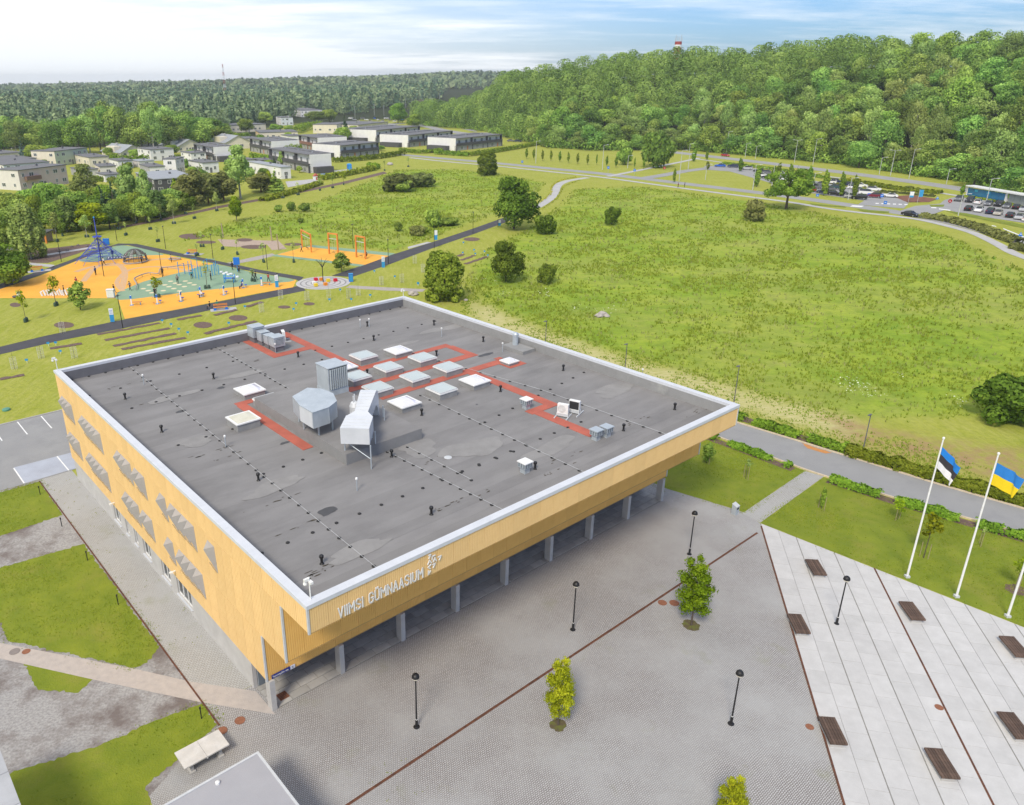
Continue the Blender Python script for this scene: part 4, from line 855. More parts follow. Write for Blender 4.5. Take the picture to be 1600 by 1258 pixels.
# utility cap in the left grass
tag(obj("well_cap", MB().lathe([(.45, 0), (.45, .16), (.38, .22), (.1, .25)], seg=14), loc=G(10, 641), mats=M("cap_green", (.10, .28, .20), None, 3, .6)), "low green round cap in the grass by the car park", "well cap")
# path lights along the access road (flat headed)
sl_ = None
for (px, py), lab in (((1346, 714), "slim grey street lamp on the kerb, beyond the right lawn"), ((1146.5, 630), "slim grey street lamp showing just beyond the school's far front corner"), ((975, 592), "slim grey street lamp behind the middle of the right parapet"), ((851.5, 552), "slim grey street lamp farthest back behind the right parapet")):
    if sl_ is None:
        sl_ = thing("street_lamp", lab, "street lamp", G(px, py), YAW, "flat headed lamps along the access road"); obj("pole", MB().tube([(0, 0, 0), (0, 0, 4.75)], [.06, .045], 7), mats=M("pole_grey", (.14, .14, .15), None, 3, .5), parent=sl_); obj("head", MB().box(-.50, .06, -.10, .10, 4.72, 4.80), mats=MATS["pole_grey"], parent=sl_); obj("footing", MB().lathe([(.13, 0), (.13, .12), (.07, .14)], seg=8), mats=m_conc, parent=sl_)
    else: dup(sl_, G(px, py), YAW, lab)
# ================================================================== PLANTS
def card_mesh(name, cents, norms, sizes, tints, mat, rg):
    n = len(cents); r = rg.normal(size=(n, 3)); t = np.cross(norms, r); t /= np.linalg.norm(t, axis=1, keepdims=True) + 1e-9; bt = np.cross(norms, t)
    s = sizes[:, None] / 2; asp = rg.uniform(.75, 1.3, n)[:, None]
    v = np.stack([cents - t * s * asp - bt * s, cents + t * s * asp - bt * s * .6, cents + t * s * asp * .8 + bt * s, cents - t * s * asp * .7 + bt * s * .9], 1).reshape(-1, 3)
    return npmesh(name, v, np.arange(4 * n).reshape(n, 4), mat, tint=tints)
def crown_cards(rg, blobs, n, leaf, upb=.25, shell=(.72, 1.05), nj=.34):
    B = np.array(blobs, float); area = (B[:, 3] * B[:, 4] + B[:, 3] * B[:, 5] + B[:, 4] * B[:, 5]); pr = area / area.sum()
    k = rg.choice(len(B), n, p=pr); d = rg.normal(size=(n, 3)); d[:, 2] += upb; d /= np.linalg.norm(d, axis=1, keepdims=True)
    c = B[k, :3] + d * B[k, 3:6] * rg.uniform(shell[0], shell[1], n)[:, None]
    nr = d + rg.normal(size=(n, 3)) * nj; nr /= np.linalg.norm(nr, axis=1, keepdims=True)
    tint = np.clip(.5 + (rg.random(len(B))[k] - .5) * .55 + rg.normal(0, .17, n), 0, 1)
    return c, nr, leaf * rg.uniform(.65, 1.35, n), tint
def blobs_broad(rg, W, H, z0, nb=16, top=.55, big=1.0):
    out = []; cz = (z0 + H) / 2; hr = (H - z0) / 2
    out.append((0, 0, cz, W * .33, W * .33, hr * .74))
    for i in range(nb):
        z = rg.uniform(-.8, .92); a = 2.4 * i + rg.uniform(-.4, .4); prof = math.sqrt(max(0, 1 - abs(z) ** 2.2)) * (1 if z < .2 else top + (1 - top) * (1 - z))
        rr = W * .5 * prof * rg.uniform(.52, .80); br = W * rg.uniform(.15, .23) * big
        out.append((rr * math.cos(a), rr * math.sin(a), cz + z * hr * .82, br, br, br * rg.uniform(.7, .95)))
    return out
m_bark = M("bark", (.13, .10, .08), (.075, .06, .05), 5, .95); m_bbark = M("birch_bark", (.52, .49, .45), (.3, .28, .26), 4, .9); m_rbark = M("pine_bark", (.27, .15, .09), (.17, .1, .07), 4, .95)
L_BROAD = leafmat("leaf_broad", (0.245, 0.372, 0.066), (0.413, 0.546, 0.107), (0.100, 0.173, 0.035))
L_FOREST = leafmat("leaf_forest", (0.246, 0.399, 0.085), (0.414, 0.576, 0.137), (0.104, 0.193, 0.047))
L_NEAR = leafmat("leaf_deep", (0.174, 0.273, 0.036), (0.316, 0.430, 0.056), (0.061, 0.109, 0.015))
L_BRIGHT = leafmat("leaf_bright", (0.300, 0.388, 0.020), (0.450, 0.525, 0.036), (0.150, 0.213, 0.012), .4)
L_BIRCH = leafmat("leaf_birch", (0.303, 0.410, 0.112), (0.455, 0.569, 0.174), (0.152, 0.228, 0.062))
L_CON = leafmat("leaf_needle", (0.072, 0.135, 0.059), (0.135, 0.216, 0.096), (0.032, 0.063, 0.030), .1)
L_BLUE = leafmat("leaf_blue", (0.136, 0.208, 0.144), (0.208, 0.304, 0.216), (0.064, 0.112, 0.079), .1)
L_HEDGE = leafmat("leaf_hedge", (0.198, 0.297, 0.030), (0.314, 0.413, 0.047), (0.091, 0.141, 0.017))
L_RED = leafmat("leaf_red", (.115, .035, .03), (.17, .05, .04), (.05, .015, .012))
L_YEL = leafmat("leaf_yellow", (.33, .36, .045), (.44, .45, .05), (.2, .25, .03))
L_OLIVE = leafmat("leaf_olive", (0.187, 0.216, 0.065), (0.274, 0.302, 0.101), (0.086, 0.108, 0.033))
def trunk_mb(rg, H, r, z_top, nl=5, W=4, zb=.35):
    b = MB(); q = [(0, 0, 0)]
    for k in range(1, 5): q.append((rg.normal(0, .04) * H * .1 * k / 4, rg.normal(0, .04) * H * .1 * k / 4, z_top * k / 4))
    b.tube(q, [r * 1.25, r, r * .8, r * .55, r * .25], 7)
    for i in range(nl):
        z = z_top * rg.uniform(zb, .85); a = 2.4 * i + rg.uniform(-.4, .4); L = W * rg.uniform(.25, .42)
        b.tube([(0, 0, z), (math.cos(a) * L * .5, math.sin(a) * L * .5, z + L * .35), (math.cos(a) * L, math.sin(a) * L, z + L * .8)], [r * .42, r * .28, r * .1], 5)
    return b
PROTO = {}
def proto(key, W, H, z0, n, leaf, mat, nb=16, trunk=None, tmat=None, blobs=None, seed=0, top=.55, nl=5, upb=.25, shell=(.72, 1.05), zb=.35):
    rg = np.random.default_rng(seed + 11); bl = blobs(rg) if blobs else blobs_broad(rg, W, H, z0, nb, top)
    cm = card_mesh("crown", *crown_cards(rg, bl, n, leaf, upb, shell), mat, rg)
    tm = trunk_mb(rg, H, trunk or H * .018, H * .8, nl, W, zb).mesh("trunk", tmat or m_bark); PROTO[key] = (cm, tm, W, H)
def blobs_col(W, H, z0, nb=9):
    def f(rg): return [(rg.normal(0, W * .07), rg.normal(0, W * .07), z0 + (H - z0) * (i + .5) / nb, W * .42 * (1 - abs(2 * (i + .5) / nb - .9) ** 2.5 * .75), W * .42 * (1 - abs(2 * (i + .5) / nb - .9) ** 2.5 * .75), (H - z0) / nb * .85) for i in range(nb)]
    return f
def blobs_cone(W, H, z0, nb=9):
    def f(rg):
        o = []
        for i in range(nb):
            t_ = i / (nb - 1); rr = W * .5 * (1 - t_) ** .85 + .15; z = z0 + (H - z0) * t_
            for k in range(max(1, int(7 * (1 - t_)) )): a = 2.4 * k + i; o.append((rr * .55 * math.cos(a), rr * .55 * math.sin(a), z, rr * .48, rr * .48, (H - z0) / nb * .55))
        return o
    return f
def blobs_spread(W, H, z0):
    def f(rg):
        o = []
        for i in range(26):
            a = 2.4 * i; rr = W * .5 * math.sqrt((i + .5) / 26) * .86; z = z0 + (H - z0) * rg.uniform(.15, .9) * (1 - .55 * (rr / (W * .5)) ** 2); o.append((rr * math.cos(a), rr * math.sin(a), z, W * .13, W * .13, (H - z0) * .13))
        return o
    return f
def blobs_bush(W, H):
    def f(rg):
        o = [(0, 0, H * .42, W * .36, W * .36, H * .42)]
        for i in range(14): a = 2.4 * i; rr = W * .5 * rg.uniform(.35, .72); zz_ = H * rg.uniform(.18, .8) * (1 - .5 * (rr / W * 2) ** 2); o.append((rr * math.cos(a), rr * math.sin(a), zz_, W * .17, W * .17, H * .19))
        return o
    return f
def blobs_dome(W, H):
    def f(rg):
        o = [(0, 0, H * .47, W * .43, W * .43, H * .50)]
        for i in range(34):
            z = rg.uniform(.04, .90); a = 2.4 * i; rr = W * .5 * math.sqrt(max(0, 1 - ((z - .36) / .66) ** 2)) * .8; o.append((rr * math.cos(a), rr * math.sin(a), H * z, W * .10, W * .10, H * .085))
        return o
    return f
for i in range(6): proto("forest%d" % i, 11, 14 + i % 3, 1.8, 3200, .46, [L_FOREST, L_FOREST, L_BROAD, L_FOREST, L_BIRCH, L_FOREST][i], 16 + i, seed=i, top=.75, blobs=lambda rg, i=i: blobs_broad(rg, 11, 14 + i % 3, 1.8, 15 + i, .75, 1.18), tmat=m_bbark if i == 4 else None)
proto("round", 6.4, 8, .0, 9000, .26, L_NEAR, blobs=blobs_dome(6.4, 8), seed=20, trunk=.2)
proto("broad", 8, 8.5, .2, 6500, .30, L_NEAR, 22, seed=21, top=.75); proto("broad2", 8, 9, .3, 5200, .33, L_BROAD, 20, seed=22, top=.7)
proto("bush", 5, 4.5, 0, 4200, .24, L_NEAR, blobs=blobs_bush(5, 4.5), seed=23, trunk=.1); proto("bush2", 5, 4, 0, 2600, .30, L_OLIVE, blobs=blobs_bush(5, 4), seed=24, trunk=.1); proto("bush3", 5, 4, 0, 2600, .28, L_BROAD, blobs=blobs_bush(5, 4), seed=25, trunk=.1)
proto("spread", 13, 10, 2.6, 6500, .34, L_NEAR, blobs=blobs_spread(13, 10, 2.6), seed=26, nl=9, trunk=.3, zb=.25)
proto("column", 2.4, 7, .6, 1500, .30, L_NEAR, blobs=blobs_col(2.4, 7, .6), seed=27, trunk=.08); proto("column2", 2.2, 4.6, .9, 700, .30, L_NEAR, blobs=blobs_col(2.2, 4.6, .9, 7), seed=28, trunk=.06)
proto("birch", 6.5, 12, 1.6, 4200, .36, L_BIRCH, 20, seed=29, top=.5, tmat=m_bbark); proto("birchthin", 4, 10, 3.2, 800, .30, L_BIRCH, 10, seed=30, top=.5, tmat=m_bbark, trunk=.09)
proto("spruce", 5.5, 11, .5, 2600, .42, L_CON, blobs=blobs_cone(5.5, 11, .5), seed=31, upb=-.1); proto("bluespruce", 5, 9, .4, 2200, .40, L_BLUE, blobs=blobs_cone(5, 9, .4), seed=32, upb=-.1); proto("greencone", 5, 9, .2, 2400, .38, L_BROAD, blobs=blobs_cone(5, 9, .2), seed=33, upb=-.05); proto("pine", 7, 10, .2, 3400, .42, L_OLIVE, 16, seed=34, tmat=m_rbark)
proto("bright", 5, 6.5, .4, 2600, .30, L_BRIGHT, 16, seed=35, top=.5); proto("thuja", 1.6, 4.2, .1, 600, .28, L_HEDGE, blobs=blobs_col(1.6, 4.2, .1, 6), seed=36, trunk=.05)
proto("plaza", 2.35, 4.3, .75, 9000, .085, L_BRIGHT, blobs=lambda rg: [(rg.normal(0, .12) + .50 * math.cos(2.4 * i) * q, rg.normal(0, .12) + .50 * math.sin(2.4 * i) * q, .95 + 3.2 * i / 21, .40 * q + .08, .40 * q + .08, .30) for i in range(22) for q in [1.25 - abs(i / 21 - .42) ** 1.5 * 1.9]], seed=37, trunk=.05, shell=(.12, 1.15))
proto("birchfull", 6.5, 12, .2, 6000, .36, L_BIRCH, blobs=blobs_dome(6.5, 12), seed=41, tmat=m_bbark, trunk=.15, shell=(.6, 1.12)); proto("sapling", 1.5, 3.6, 1.2, 260, .16, L_BRIGHT, 8, seed=38, trunk=.03, nl=4, shell=(.2, 1.2)); proto("whip", 1.0, 3.2, 1.3, 60, .14, L_BIRCH, 5, seed=39, trunk=.022, nl=3, shell=(.2, 1.2)); proto("mid", 3.2, 4.2, .35, 1900, .22, L_BROAD, 14, seed=40, trunk=.06, shell=(.5, 1.1))
def plant(key, base, W, H, label, cat="tree", name="tree", group=None, rz=None):
    cm, tm, w0, h0 = PROTO[key]; o = thing(name, label, cat, base, random.uniform(0, 6.28) if rz is None else rz, group); o.scale = (W / w0, W / w0, H / h0)
    obj("trunk", tm, o); obj("crown", cm, o); return o
def tree_px(key, px, py, ytop, wpx, label, **k):
    b = G(px, py); b[2] = float(terrain(b[0], b[1])); return plant(key, b, wpx * mpp(b), ztop(b, ytop), label, **k)
# --- single trees and bushes of the meadow
tree_px("round", 694, 468, 391, 68, "dense round dark green tree directly behind the school's far roof corner")
tree_px("broad", 790, 440, 377, 54, "bushy dark tree in the meadow, right of the round tree behind the school")
tree_px("bush", 855, 443, 408, 32, "small rounded shrub in the meadow, right of the bushy dark tree", cat="bush", name="bush")
tree_px("broad", 803, 358, 277, 72, "large spreading dark tree beside the dark footpath")
tree_px("bush", 850, 366, 331, 40, "dark shrub at the right foot of the large footpath tree", cat="bush", name="bush")
tree_px("bush", 956, 352, 319, 26, "lone rounded bush in the middle of the open meadow", cat="bush", name="bush")
tree_px("bush2", 1179, 345, 306, 38, "olive green bush on the meadow, left of the umbrella shaped tree", cat="bush", name="bush")
tree_px("spread", 1228, 327, 258, 76, "wide umbrella shaped tree between the meadow and the car park")
tree_px("bush", 1572, 656, 582, 106, "big leafy bush in the meadow at the right edge", cat="bush", name="bush")
tree_px("round", 761, 274, 235, 34, "egg shaped dark tree beside the street, left of the green verge")
tree_px("bush2", 622, 299, 266, 52, "wide grey green thicket, left part, in the far meadow", cat="bush", name="bush"); tree_px("bush2", 657, 292, 266, 46, "wide grey green thicket, right part, in the far meadow", cat="bush", name="bush"); tree_px("bush3", 630, 300, 277, 34, "brighter green shrub in front of the grey green thicket", cat="bush", name="bush")
tree_px("bush3", 677, 355, 322, 34, "sprawling light shrub in the meadow left of the footpath", cat="bush", name="bush"); tree_px("bush3", 622, 361, 344, 17, "small round shrub in the meadow above the swing frames", cat="bush", name="bush"); tree_px("bush2", 652, 368, 350, 26, "low shrub near the banner lamp", cat="bush", name="bush"); tree_px("bush3", 662, 364, 352, 22, "low shrub beside the sprawling light one", cat="bush", name="bush"); tree_px("bush3", 700, 352, 338, 40, "low olive thicket running towards the footpath", cat="bush", name="bush")
tree_px("mid", 534, 425, 395, 30, "young bushy tree beside the swing area"); tree_px("mid", 126, 484, 441, 36, "young bushy tree on the grass in front of the yellow play surface")
tree_px("bright", 370, 346, 305, 24, "small bright yellow green tree on the mown slope")
for i, (px, py, yt, wp, lab) in enumerate(((435, 331, 318, 16, "first"), (455, 330, 312, 16, "second"), (476, 331, 314, 20, "third"), (470, 348, 340, 12, "fourth"))): tree_px("bush3", px, py, yt, wp, "small shrub growing in the far left meadow, %s of four" % ("leftmost", "middle left", "rightmost and widest", "lowest")[i], cat="bush", name="bush", group="small shrubs in the left meadow")
# plaza trees
def pit(c, r):
    b = MB(); rg = np.random.default_rng(int(c[0] * 10) % 97); k = 22; b.add([(r * math.cos(a) * q, r * math.sin(a) * q, 0) for a, q in zip(np.linspace(0, 2 * math.pi, k, endpoint=False), rg.uniform(.85, 1.12, k))], [tuple(range(k))]); return b
for px, py, yt, wp, pr_, lab in ((1080, 977, 875, 60, .62, "yellow green young tree in the setts by the two rusty covers"), (872, 1133, 1030, 53, .50, "yellow green young tree in the setts, middle of the three"), (1138, 1292, 1215, 54, .6, "yellow green young tree cut by the bottom edge")):
    o = tree_px("plaza", px, py, yt, wp, lab, group="young trees in the paved square"); c = G(px, py); so_ = obj("soil_pit", pit(c, pr_), loc=(c[0], c[1], SE * 3), mats=M("pit_soil", (.13, .11, .05), (.10, .075, .05), 4, .95, mottle=((.13, .15, .03), 2, .45, .6, .8))); tag(so_, kind='structure')
# saplings by the access road and lawns
SAP = [(1104, 724, 692, 22, "mid", "bushy sapling close under the school's far front overhang"), (1165, 748, 716, 20, "whip", "thin tied sapling in the middle of the far lawn"), (1283, 796, 762, 10, "column2", "slim upright sapling on the lawn beside the cross path"), (1402, 812, 780, 22, "sapling", "staked sapling on the lawn by the hedge, left of the first flagpole"), (1443, 872, 797, 34, "sapling", "pale yellow sapling with stakes behind the first flagpole"), (1531, 852, 822, 12, "whip", "bare thin sapling between the two right flagpoles"), (1588, 922, 868, 30, "sapling", "staked sapling with a mulch ring at the right edge")]
for px, py, yt, wp, k_, lab in SAP:
    o = tree_px(k_, px, py, yt, wp, lab, group="saplings on the right lawns"); s_ = o.scale; sb = MB()
    for x in (-.3, .3): sb.tube([(x / s_[0], 0, 0), (x / s_[0], 0, 1.4 / s_[2])], .025 / s_[0], 5)
    obj("stake", sb, mats=M("stake_wood", (.38, .30, .2), None, 4, .9), parent=o)
c = G(1588, 922); tag(obj("mulch_ring", pit(c, .75), loc=(c[0], c[1], SE * 5), mats=m_mulch), kind='structure')
# young trees of the playground, with watering bags at the foot
m_bag = M("watering_bag", (.045, .085, .06), None, 4, .6); m_stk = M("stake_wood", (.38, .30, .2), None, 4, .9)
YT = [(213, 349, 318, "birchthin", 16), (272, 350, 310, "birchthin", 16), (339, 330, 300, "birchthin", 12), (290, 335, 308, "whip", 12), (304, 342, 318, "whip", 10), (252, 344, 318, "birchthin", 10), (242, 340, 312, "birchthin", 12), (235, 359, 338, "whip", 8), (247, 378, 352, "whip", 10), (197, 368, 346, "whip", 8), (186, 359, 338, "whip", 10), (136, 371, 335, "birchthin", 18), (98, 369, 340, "mid", 14), (90, 378, 330, "birchthin", 20), (442, 310, 288, "whip", 10), (466, 305, 284, "whip", 10), (500, 298, 278, "whip", 10), (520, 294, 274, "whip", 10), (537, 289, 266, "sapling", 12), (601, 267, 250, "whip", 8), (638, 261, 246, "whip", 8), (412, 410, 378, "whip", 14), (459, 410, 376, "whip", 14), (88, 478, 428, "sapling", 24), (41, 503, 450, "sapling", 18), (246, 465, 430, "sapling", 22), (324, 451, 408, "whip", 20), (396, 440, 420, "whip", 14), (316, 386, 360, "whip", 10), (348, 390, 362, "whip", 10), (371, 398, 372, "whip", 10), (308, 400, 380, "whip", 8)]
def ytl(px, py):
    if py < 315: return "on the mown slope, number %d from left" % (1 + sorted(q[0] for q in YT if q[1] < 315).index(px))
    if px < 110 and py < 400: return "before the dense left clump, number %d" % (1 + sorted(q[0] for q in YT if q[0] < 110 and q[1] < 400).index(px))
    if py < 362: return "on the grass below the pines, number %d from left" % (1 + sorted(q[0] for q in YT if 315 <= q[1] < 362).index(px))
    if py < 415: return "behind the play surfaces, number %d" % (1 + sorted(q[0] for q in YT if 362 <= q[1] < 415 and q[0] >= 110).index(px))
    return "in the play area, number %d from left" % (1 + sorted(q[0] for q in YT if q[1] >= 415).index(px))
for px, py, yt, k_, wp in YT:
    o = tree_px(k_, px, py, yt, wp, "young tree with green watering bags %s" % ytl(px, py), group="young trees with watering bags"); sx, sz = o.scale[0], o.scale[2]
    bm_ = MB().lathe([(.22 / sx, 0), (.28 / sx, .15 / sz), (.24 / sx, .6 / sz), (.06 / sx, .75 / sz)], (.32 / sx, .05, 0), 8).lathe([(.22 / sx, 0), (.28 / sx, .15 / sz), (.24 / sx, .6 / sz), (.06 / sx, .75 / sz)], (-.32 / sx, -.05, 0), 8); obj("watering_bag", bm_, mats=m_bag, parent=o)
# wire guarded whips on the strip behind the school
gw = None
for px, py in ((409, 488), (439, 468), (514, 468), (545, 467), (596, 446), (628, 442), (661, 426), (480, 470), (23, 577), (65, 560), (98, 520), (117, 560), (648, 412), (560, 462)):
    c = G(px, py)
    if gw is None:
        gw = thing("guarded_sapling", "bare whip inside a pale wire guard on the grass behind the school", "sapling", c, 0, "wire guarded saplings"); obj("stem", MB().tube([(0, 0, 0), (.03, 0, 1.2), (0, .05, 2.5)], [.03, .02, .01], 5), mats=m_bark, parent=gw)
        b = MB()
        for k in range(10): a = k * .628; b.tube([(.4 * math.cos(a), .4 * math.sin(a), 0), (.4 * math.cos(a), .4 * math.sin(a), 1.7)], .012, 3)
        for z in (.3, .8, 1.3, 1.68): b.tube([(.4 * math.cos(a), .4 * math.sin(a), z) for a in np.linspace(0, 6.283, 13)], .012, 3, caps=False)
        obj("wire_guard", b, mats=M("wire", (.55, .55, .53), None, 4, .5), parent=gw)
    else: dup(gw, c, random.random() * 6)
# hedges
def hedge(name, pts, wd, h, n, leaf, mat, label, cat="hedge", gaps=.0, seed=1, group=None):
    rg = np.random.default_rng(seed); P = np.array([p[:2] for p in smooth(pts, 5)] if len(pts) > 2 else [p[:2] for p in pts]); seg = np.hypot(*(P[1:] - P[:-1]).T); cum = np.concatenate([[0], np.cumsum(seg)]); L = cum[-1]
    s = rg.uniform(0, L, n)
    if gaps: s = s[(np.sin(s * 2.1) + np.sin(s * .83 + 1) + rg.normal(0, .35, n)) > -1.3 + gaps * 2.2]
    n = len(s); x = np.interp(s, cum, P[:, 0]); y = np.interp(s, cum, P[:, 1]); k = np.clip(np.searchsorted(cum, s) - 1, 0, len(seg) - 1); tg = (P[k + 1] - P[k]) / seg[k][:, None]
    hh = h * (1 + .10 * np.sin(s * 1.7) + .07 * np.sin(s * 4.1 + 2)); a = rg.uniform(0, math.pi, n); rr = rg.uniform(.8, 1.04, n) * (1 + .12 * np.sin(s * 2.9))
    off = np.sign(np.cos(a)) * np.abs(np.cos(a)) ** .55 * wd / 2 * rr; z = np.sin(a) ** .55 * hh * rr
    ce = np.stack([x - tg[:, 1] * off, y + tg[:, 0] * off, z], 1); nr = np.stack([-tg[:, 1] * np.cos(a), tg[:, 0] * np.cos(a), np.sin(a) + .2], 1) + rg.normal(size=(n, 3)) * .5; nr /= np.linalg.norm(nr, axis=1, keepdims=True)
    c0 = ce.mean(0); c0[2] = 0
    me = card_mesh(name, ce - c0, nr, leaf * rg.uniform(.6, 1.4, n), np.clip(.5 + .16 * np.sin(s * 1.3) + rg.normal(0, .2, n), 0, 1), mat, rg)
    return tag(obj(name, me, loc=c0), label, cat, group)
hedge("hedge", [LW(u, v) for u, v in ((62.4, 30), (62.3, 10), (62.7, 3), (62.9, -.6))], 1.3, .85, 9000, .20, L_HEDGE, "low leafy hedge along the far kerb, beyond the school corner", gaps=.15, seed=2)
hedge("hedge", [LW(u, v) for u, v in ((62.6, -.8), (63.0, -4), (63.5, -9.4), (64.6, -17), (67, -27))], 1.4, 1.05, 11000, .20, L_HEDGE, "long leafy hedge along the far kerb, behind the flagpoles", seed=3)
hedge("hedge", [LW(u, v) for u, v in ((55.5, 14), (55.3, 8), (55.2, 1.3))], .95, .62, 4200, .17, L_HEDGE, "ragged row of low shrubs on the far lawn's road side", gaps=.40, seed=4)
hedge("hedge", [LW(u, v) for u, v in ((55.4, -2.5), (55.7, -5), (56.2, -9.0), (57.4, -16), (60, -27))], 1.0, .72, 7500, .17, L_HEDGE, "ragged row of low shrubs on the flagpole lawn's road side", gaps=.28, seed=5)
# soil under shrubs
sheet("shrub_bed", [LP([(54.7, 14), (54.6, 1.0), (55.6, 1.0), (55.7, 14)]), LP([(54.9, -2.3), (55.6, -9), (59, -28), (60.4, -28), (56.7, -9), (55.9, -2.3)]), LP([(61.9, 12), (62.4, -2), (63.0, -9.5), (64.4, -17), (65.6, -17), (63.9, -9), (63.4, 12)])], SE * 5, m_mulch)
# loose meadow growth: grass tufts, tall stalks, white umbels
rg = np.random.default_rng(77)
def tufts(name, polys, n, h0, h1, mat, wd, thr=-9, seed=1):
    rg = np.random.default_rng(seed); allp = np.concatenate([np.array(p) for p in polys]); lo, hi = allp.min(0), allp.max(0); xs = rg.uniform(lo[0], hi[0], n * 3); ys = rg.uniform(lo[1], hi[1], n * 3)
    ok = np.zeros(len(xs), bool)
    for p in polys: ok |= sdist(p, xs, ys) > -.6
    cl = noise2(xs, ys, .5, seed) + .6 * noise2(xs, ys, .16, seed + 1); d = np.hypot(xs, ys); ok &= (cl > thr) & (rg.random(len(xs)) < np.clip(.35 + cl, .05, 1)) & (rg.random(len(xs)) < np.clip((120 / d) ** 1.3, 0, 1)); xs, ys, cl, d = xs[ok][:n], ys[ok][:n], cl[ok][:n], d[ok][:n]
    k = len(xs); V = []; T = []
    sc = np.clip(d / 90, 1, 2.2)
    for j in range(3):
        a = rg.uniform(0, 6.28, k); hh = rg.uniform(h0, h1, k) * sc ** .4; w_ = wd * rg.uniform(.6, 1.4, k) * sc; lx, ly = rg.normal(0, .3, k) * hh, rg.normal(0, .3, k) * hh; ox, oy = rg.normal(0, .12, k), rg.normal(0, .12, k)
        V.append(np.stack([np.stack([xs + ox - np.cos(a) * w_, ys + oy - np.sin(a) * w_, np.zeros(k)], 1), np.stack([xs + ox + np.cos(a) * w_, ys + oy + np.sin(a) * w_, np.zeros(k)], 1), np.stack([xs + ox + lx, ys + oy + ly, hh], 1)], 1)); T.append(np.clip(.5 + .35 * cl + rg.normal(0, .2, k), 0, 1))
    V = np.concatenate(V).reshape(-1, 3); T = np.concatenate(T); c0 = V.mean(0) * [1, 1, 0]
    return tag(obj(name, npmesh(name, V - c0, np.arange(len(V)).reshape(-1, 3), mat, tint=T), loc=c0), kind='stuff')
L_WEED = leafmat("blade_weed", (.150, .235, .030), (.21, .30, .04), (.09, .15, .02), .3); L_GRASS = leafmat("blade_meadow", (0.229, 0.340, 0.038), (0.320, 0.410, 0.059), (0.146, 0.243, 0.024), .35); L_STALK = leafmat("blade_dry", (0.442, 0.429, 0.149), (0.598, 0.559, 0.235), (0.286, 0.312, 0.085), .3); L_UMB = leafmat("umbel_white", (.62, .64, .52), (.75, .75, .68), (.4, .45, .3), .3)
tufts("meadow_grass", MEADOW, 65000, .18, .45, L_GRASS, .07, seed=5); tufts("meadow_weeds", MEADOW, 7000, .3, .6, L_WEED, .07, thr=.62, seed=15); tufts("meadow_stalks", MEADOW, 12000, .3, .6, L_STALK, .04, seed=8)
UMB = [PX([(1290, 585), (1430, 590), (1520, 640), (1440, 650), (1330, 640)]), PX([(900, 480), (1000, 470), (1010, 500), (880, 500)]), PX([(740, 440), (850, 445), (860, 470), (770, 470)])]
rgu = np.random.default_rng(9); ce = []
for p, n_ in zip(UMB, (110, 50, 60)):
    q = np.array(p); lo, hi = q.min(0), q.max(0); xs, ys = rgu.uniform(lo[0], hi[0], 4000), rgu.uniform(lo[1], hi[1], 4000); ok = inside(p, xs, ys) & (noise2(xs, ys, .4, 31) > .02); xs, ys = xs[ok][:n_], ys[ok][:n_]; ce.append(np.stack([xs, ys, rgu.uniform(.5, .85, len(xs))], 1))
ce = np.concatenate(ce); c0 = ce.mean(0) * [1, 1, 0]; nu = rgu.normal(0, .25, ce.shape); nu[:, 2] = 1; nu /= np.linalg.norm(nu, axis=1, keepdims=True)
tag(obj("meadow_umbels", card_mesh("meadow_umbels", ce - c0, nu, rgu.uniform(.08, .2, len(ce)), rgu.random(len(ce)), L_UMB, rgu), loc=c0), kind='stuff')
LAWN_T = [LP([(42.3, 6.7), (42.0, 14), (55.0, 14), (55.2, .3), (44.2, -.1)]), LP([(43.6, -2.4), (55.2, -2.0), (56.0, -8), (57, -22), (45.2, -22)]), LP([(-3.05, 46.5), (-16, 47), (-16, 39), (-3.1, 39.2)]), LP([(-3.15, 32.5), (-16, 33), (-10.8, 24), (-5.2, 15.3), (-3.2, 16.6)]), LP([(-3, 8.9), (-3, 7.2), (-7.9, 5.5), (-13, 8), (-9, 9.6)])]
L_LAWN = leafmat("blade_lawn", (0.217, 0.292, 0.025), (0.315, 0.360, 0.043), (0.112, 0.165, 0.015), .3)
tufts("lawn_grass", LAWN_T, 60000, .04, .12, L_LAWN, .035, seed=11)
tufts("rough_grass", [PX([(735, 462), (850, 510), (1080, 580), (1330, 655), (1620, 760), (1620, 790), (1330, 705), (1100, 640), (850, 545), (720, 485)])], 14000, .10, .25, L_GRASS, .07, seed=12)
tufts("joint_weeds", [LP([(-2.6, 12), (-.1, 12), (-.1, 45), (-2.6, 45)]), LP([(2, -5), (8, -5), (6, -1.5), (1, -1.8)])], 700, .03, .09, L_LAWN, .05, seed=13)
# ================================================================== PARK AND PLAYGROUND
m_sky = M("steel_lightblue", (.04, .30, .62), None, 3, .45); m_blue = M("panel_blue", (.02, .17, .62), None, 3, .4); m_dblue = M("rope_blue", (.06, .10, .52), None, 3, .7); m_wpan = M("panel_white", (.78, .80, .82), None, 3, .5); m_swing = M("frame_orange", (.72, .26, .05), (.62, .22, .04), 2, .6); m_seat = M("bench_orange", (.60, .24, .07), None, 3, .7); m_dgrey = M("climb_grey", (.10, .10, .11), None, 3, .6); m_greyrope = M("rope_grey", (.36, .34, .34), None, 3, .8); m_log = M("log_wood", (.42, .33, .24), (.32, .25, .18), 3, .9)
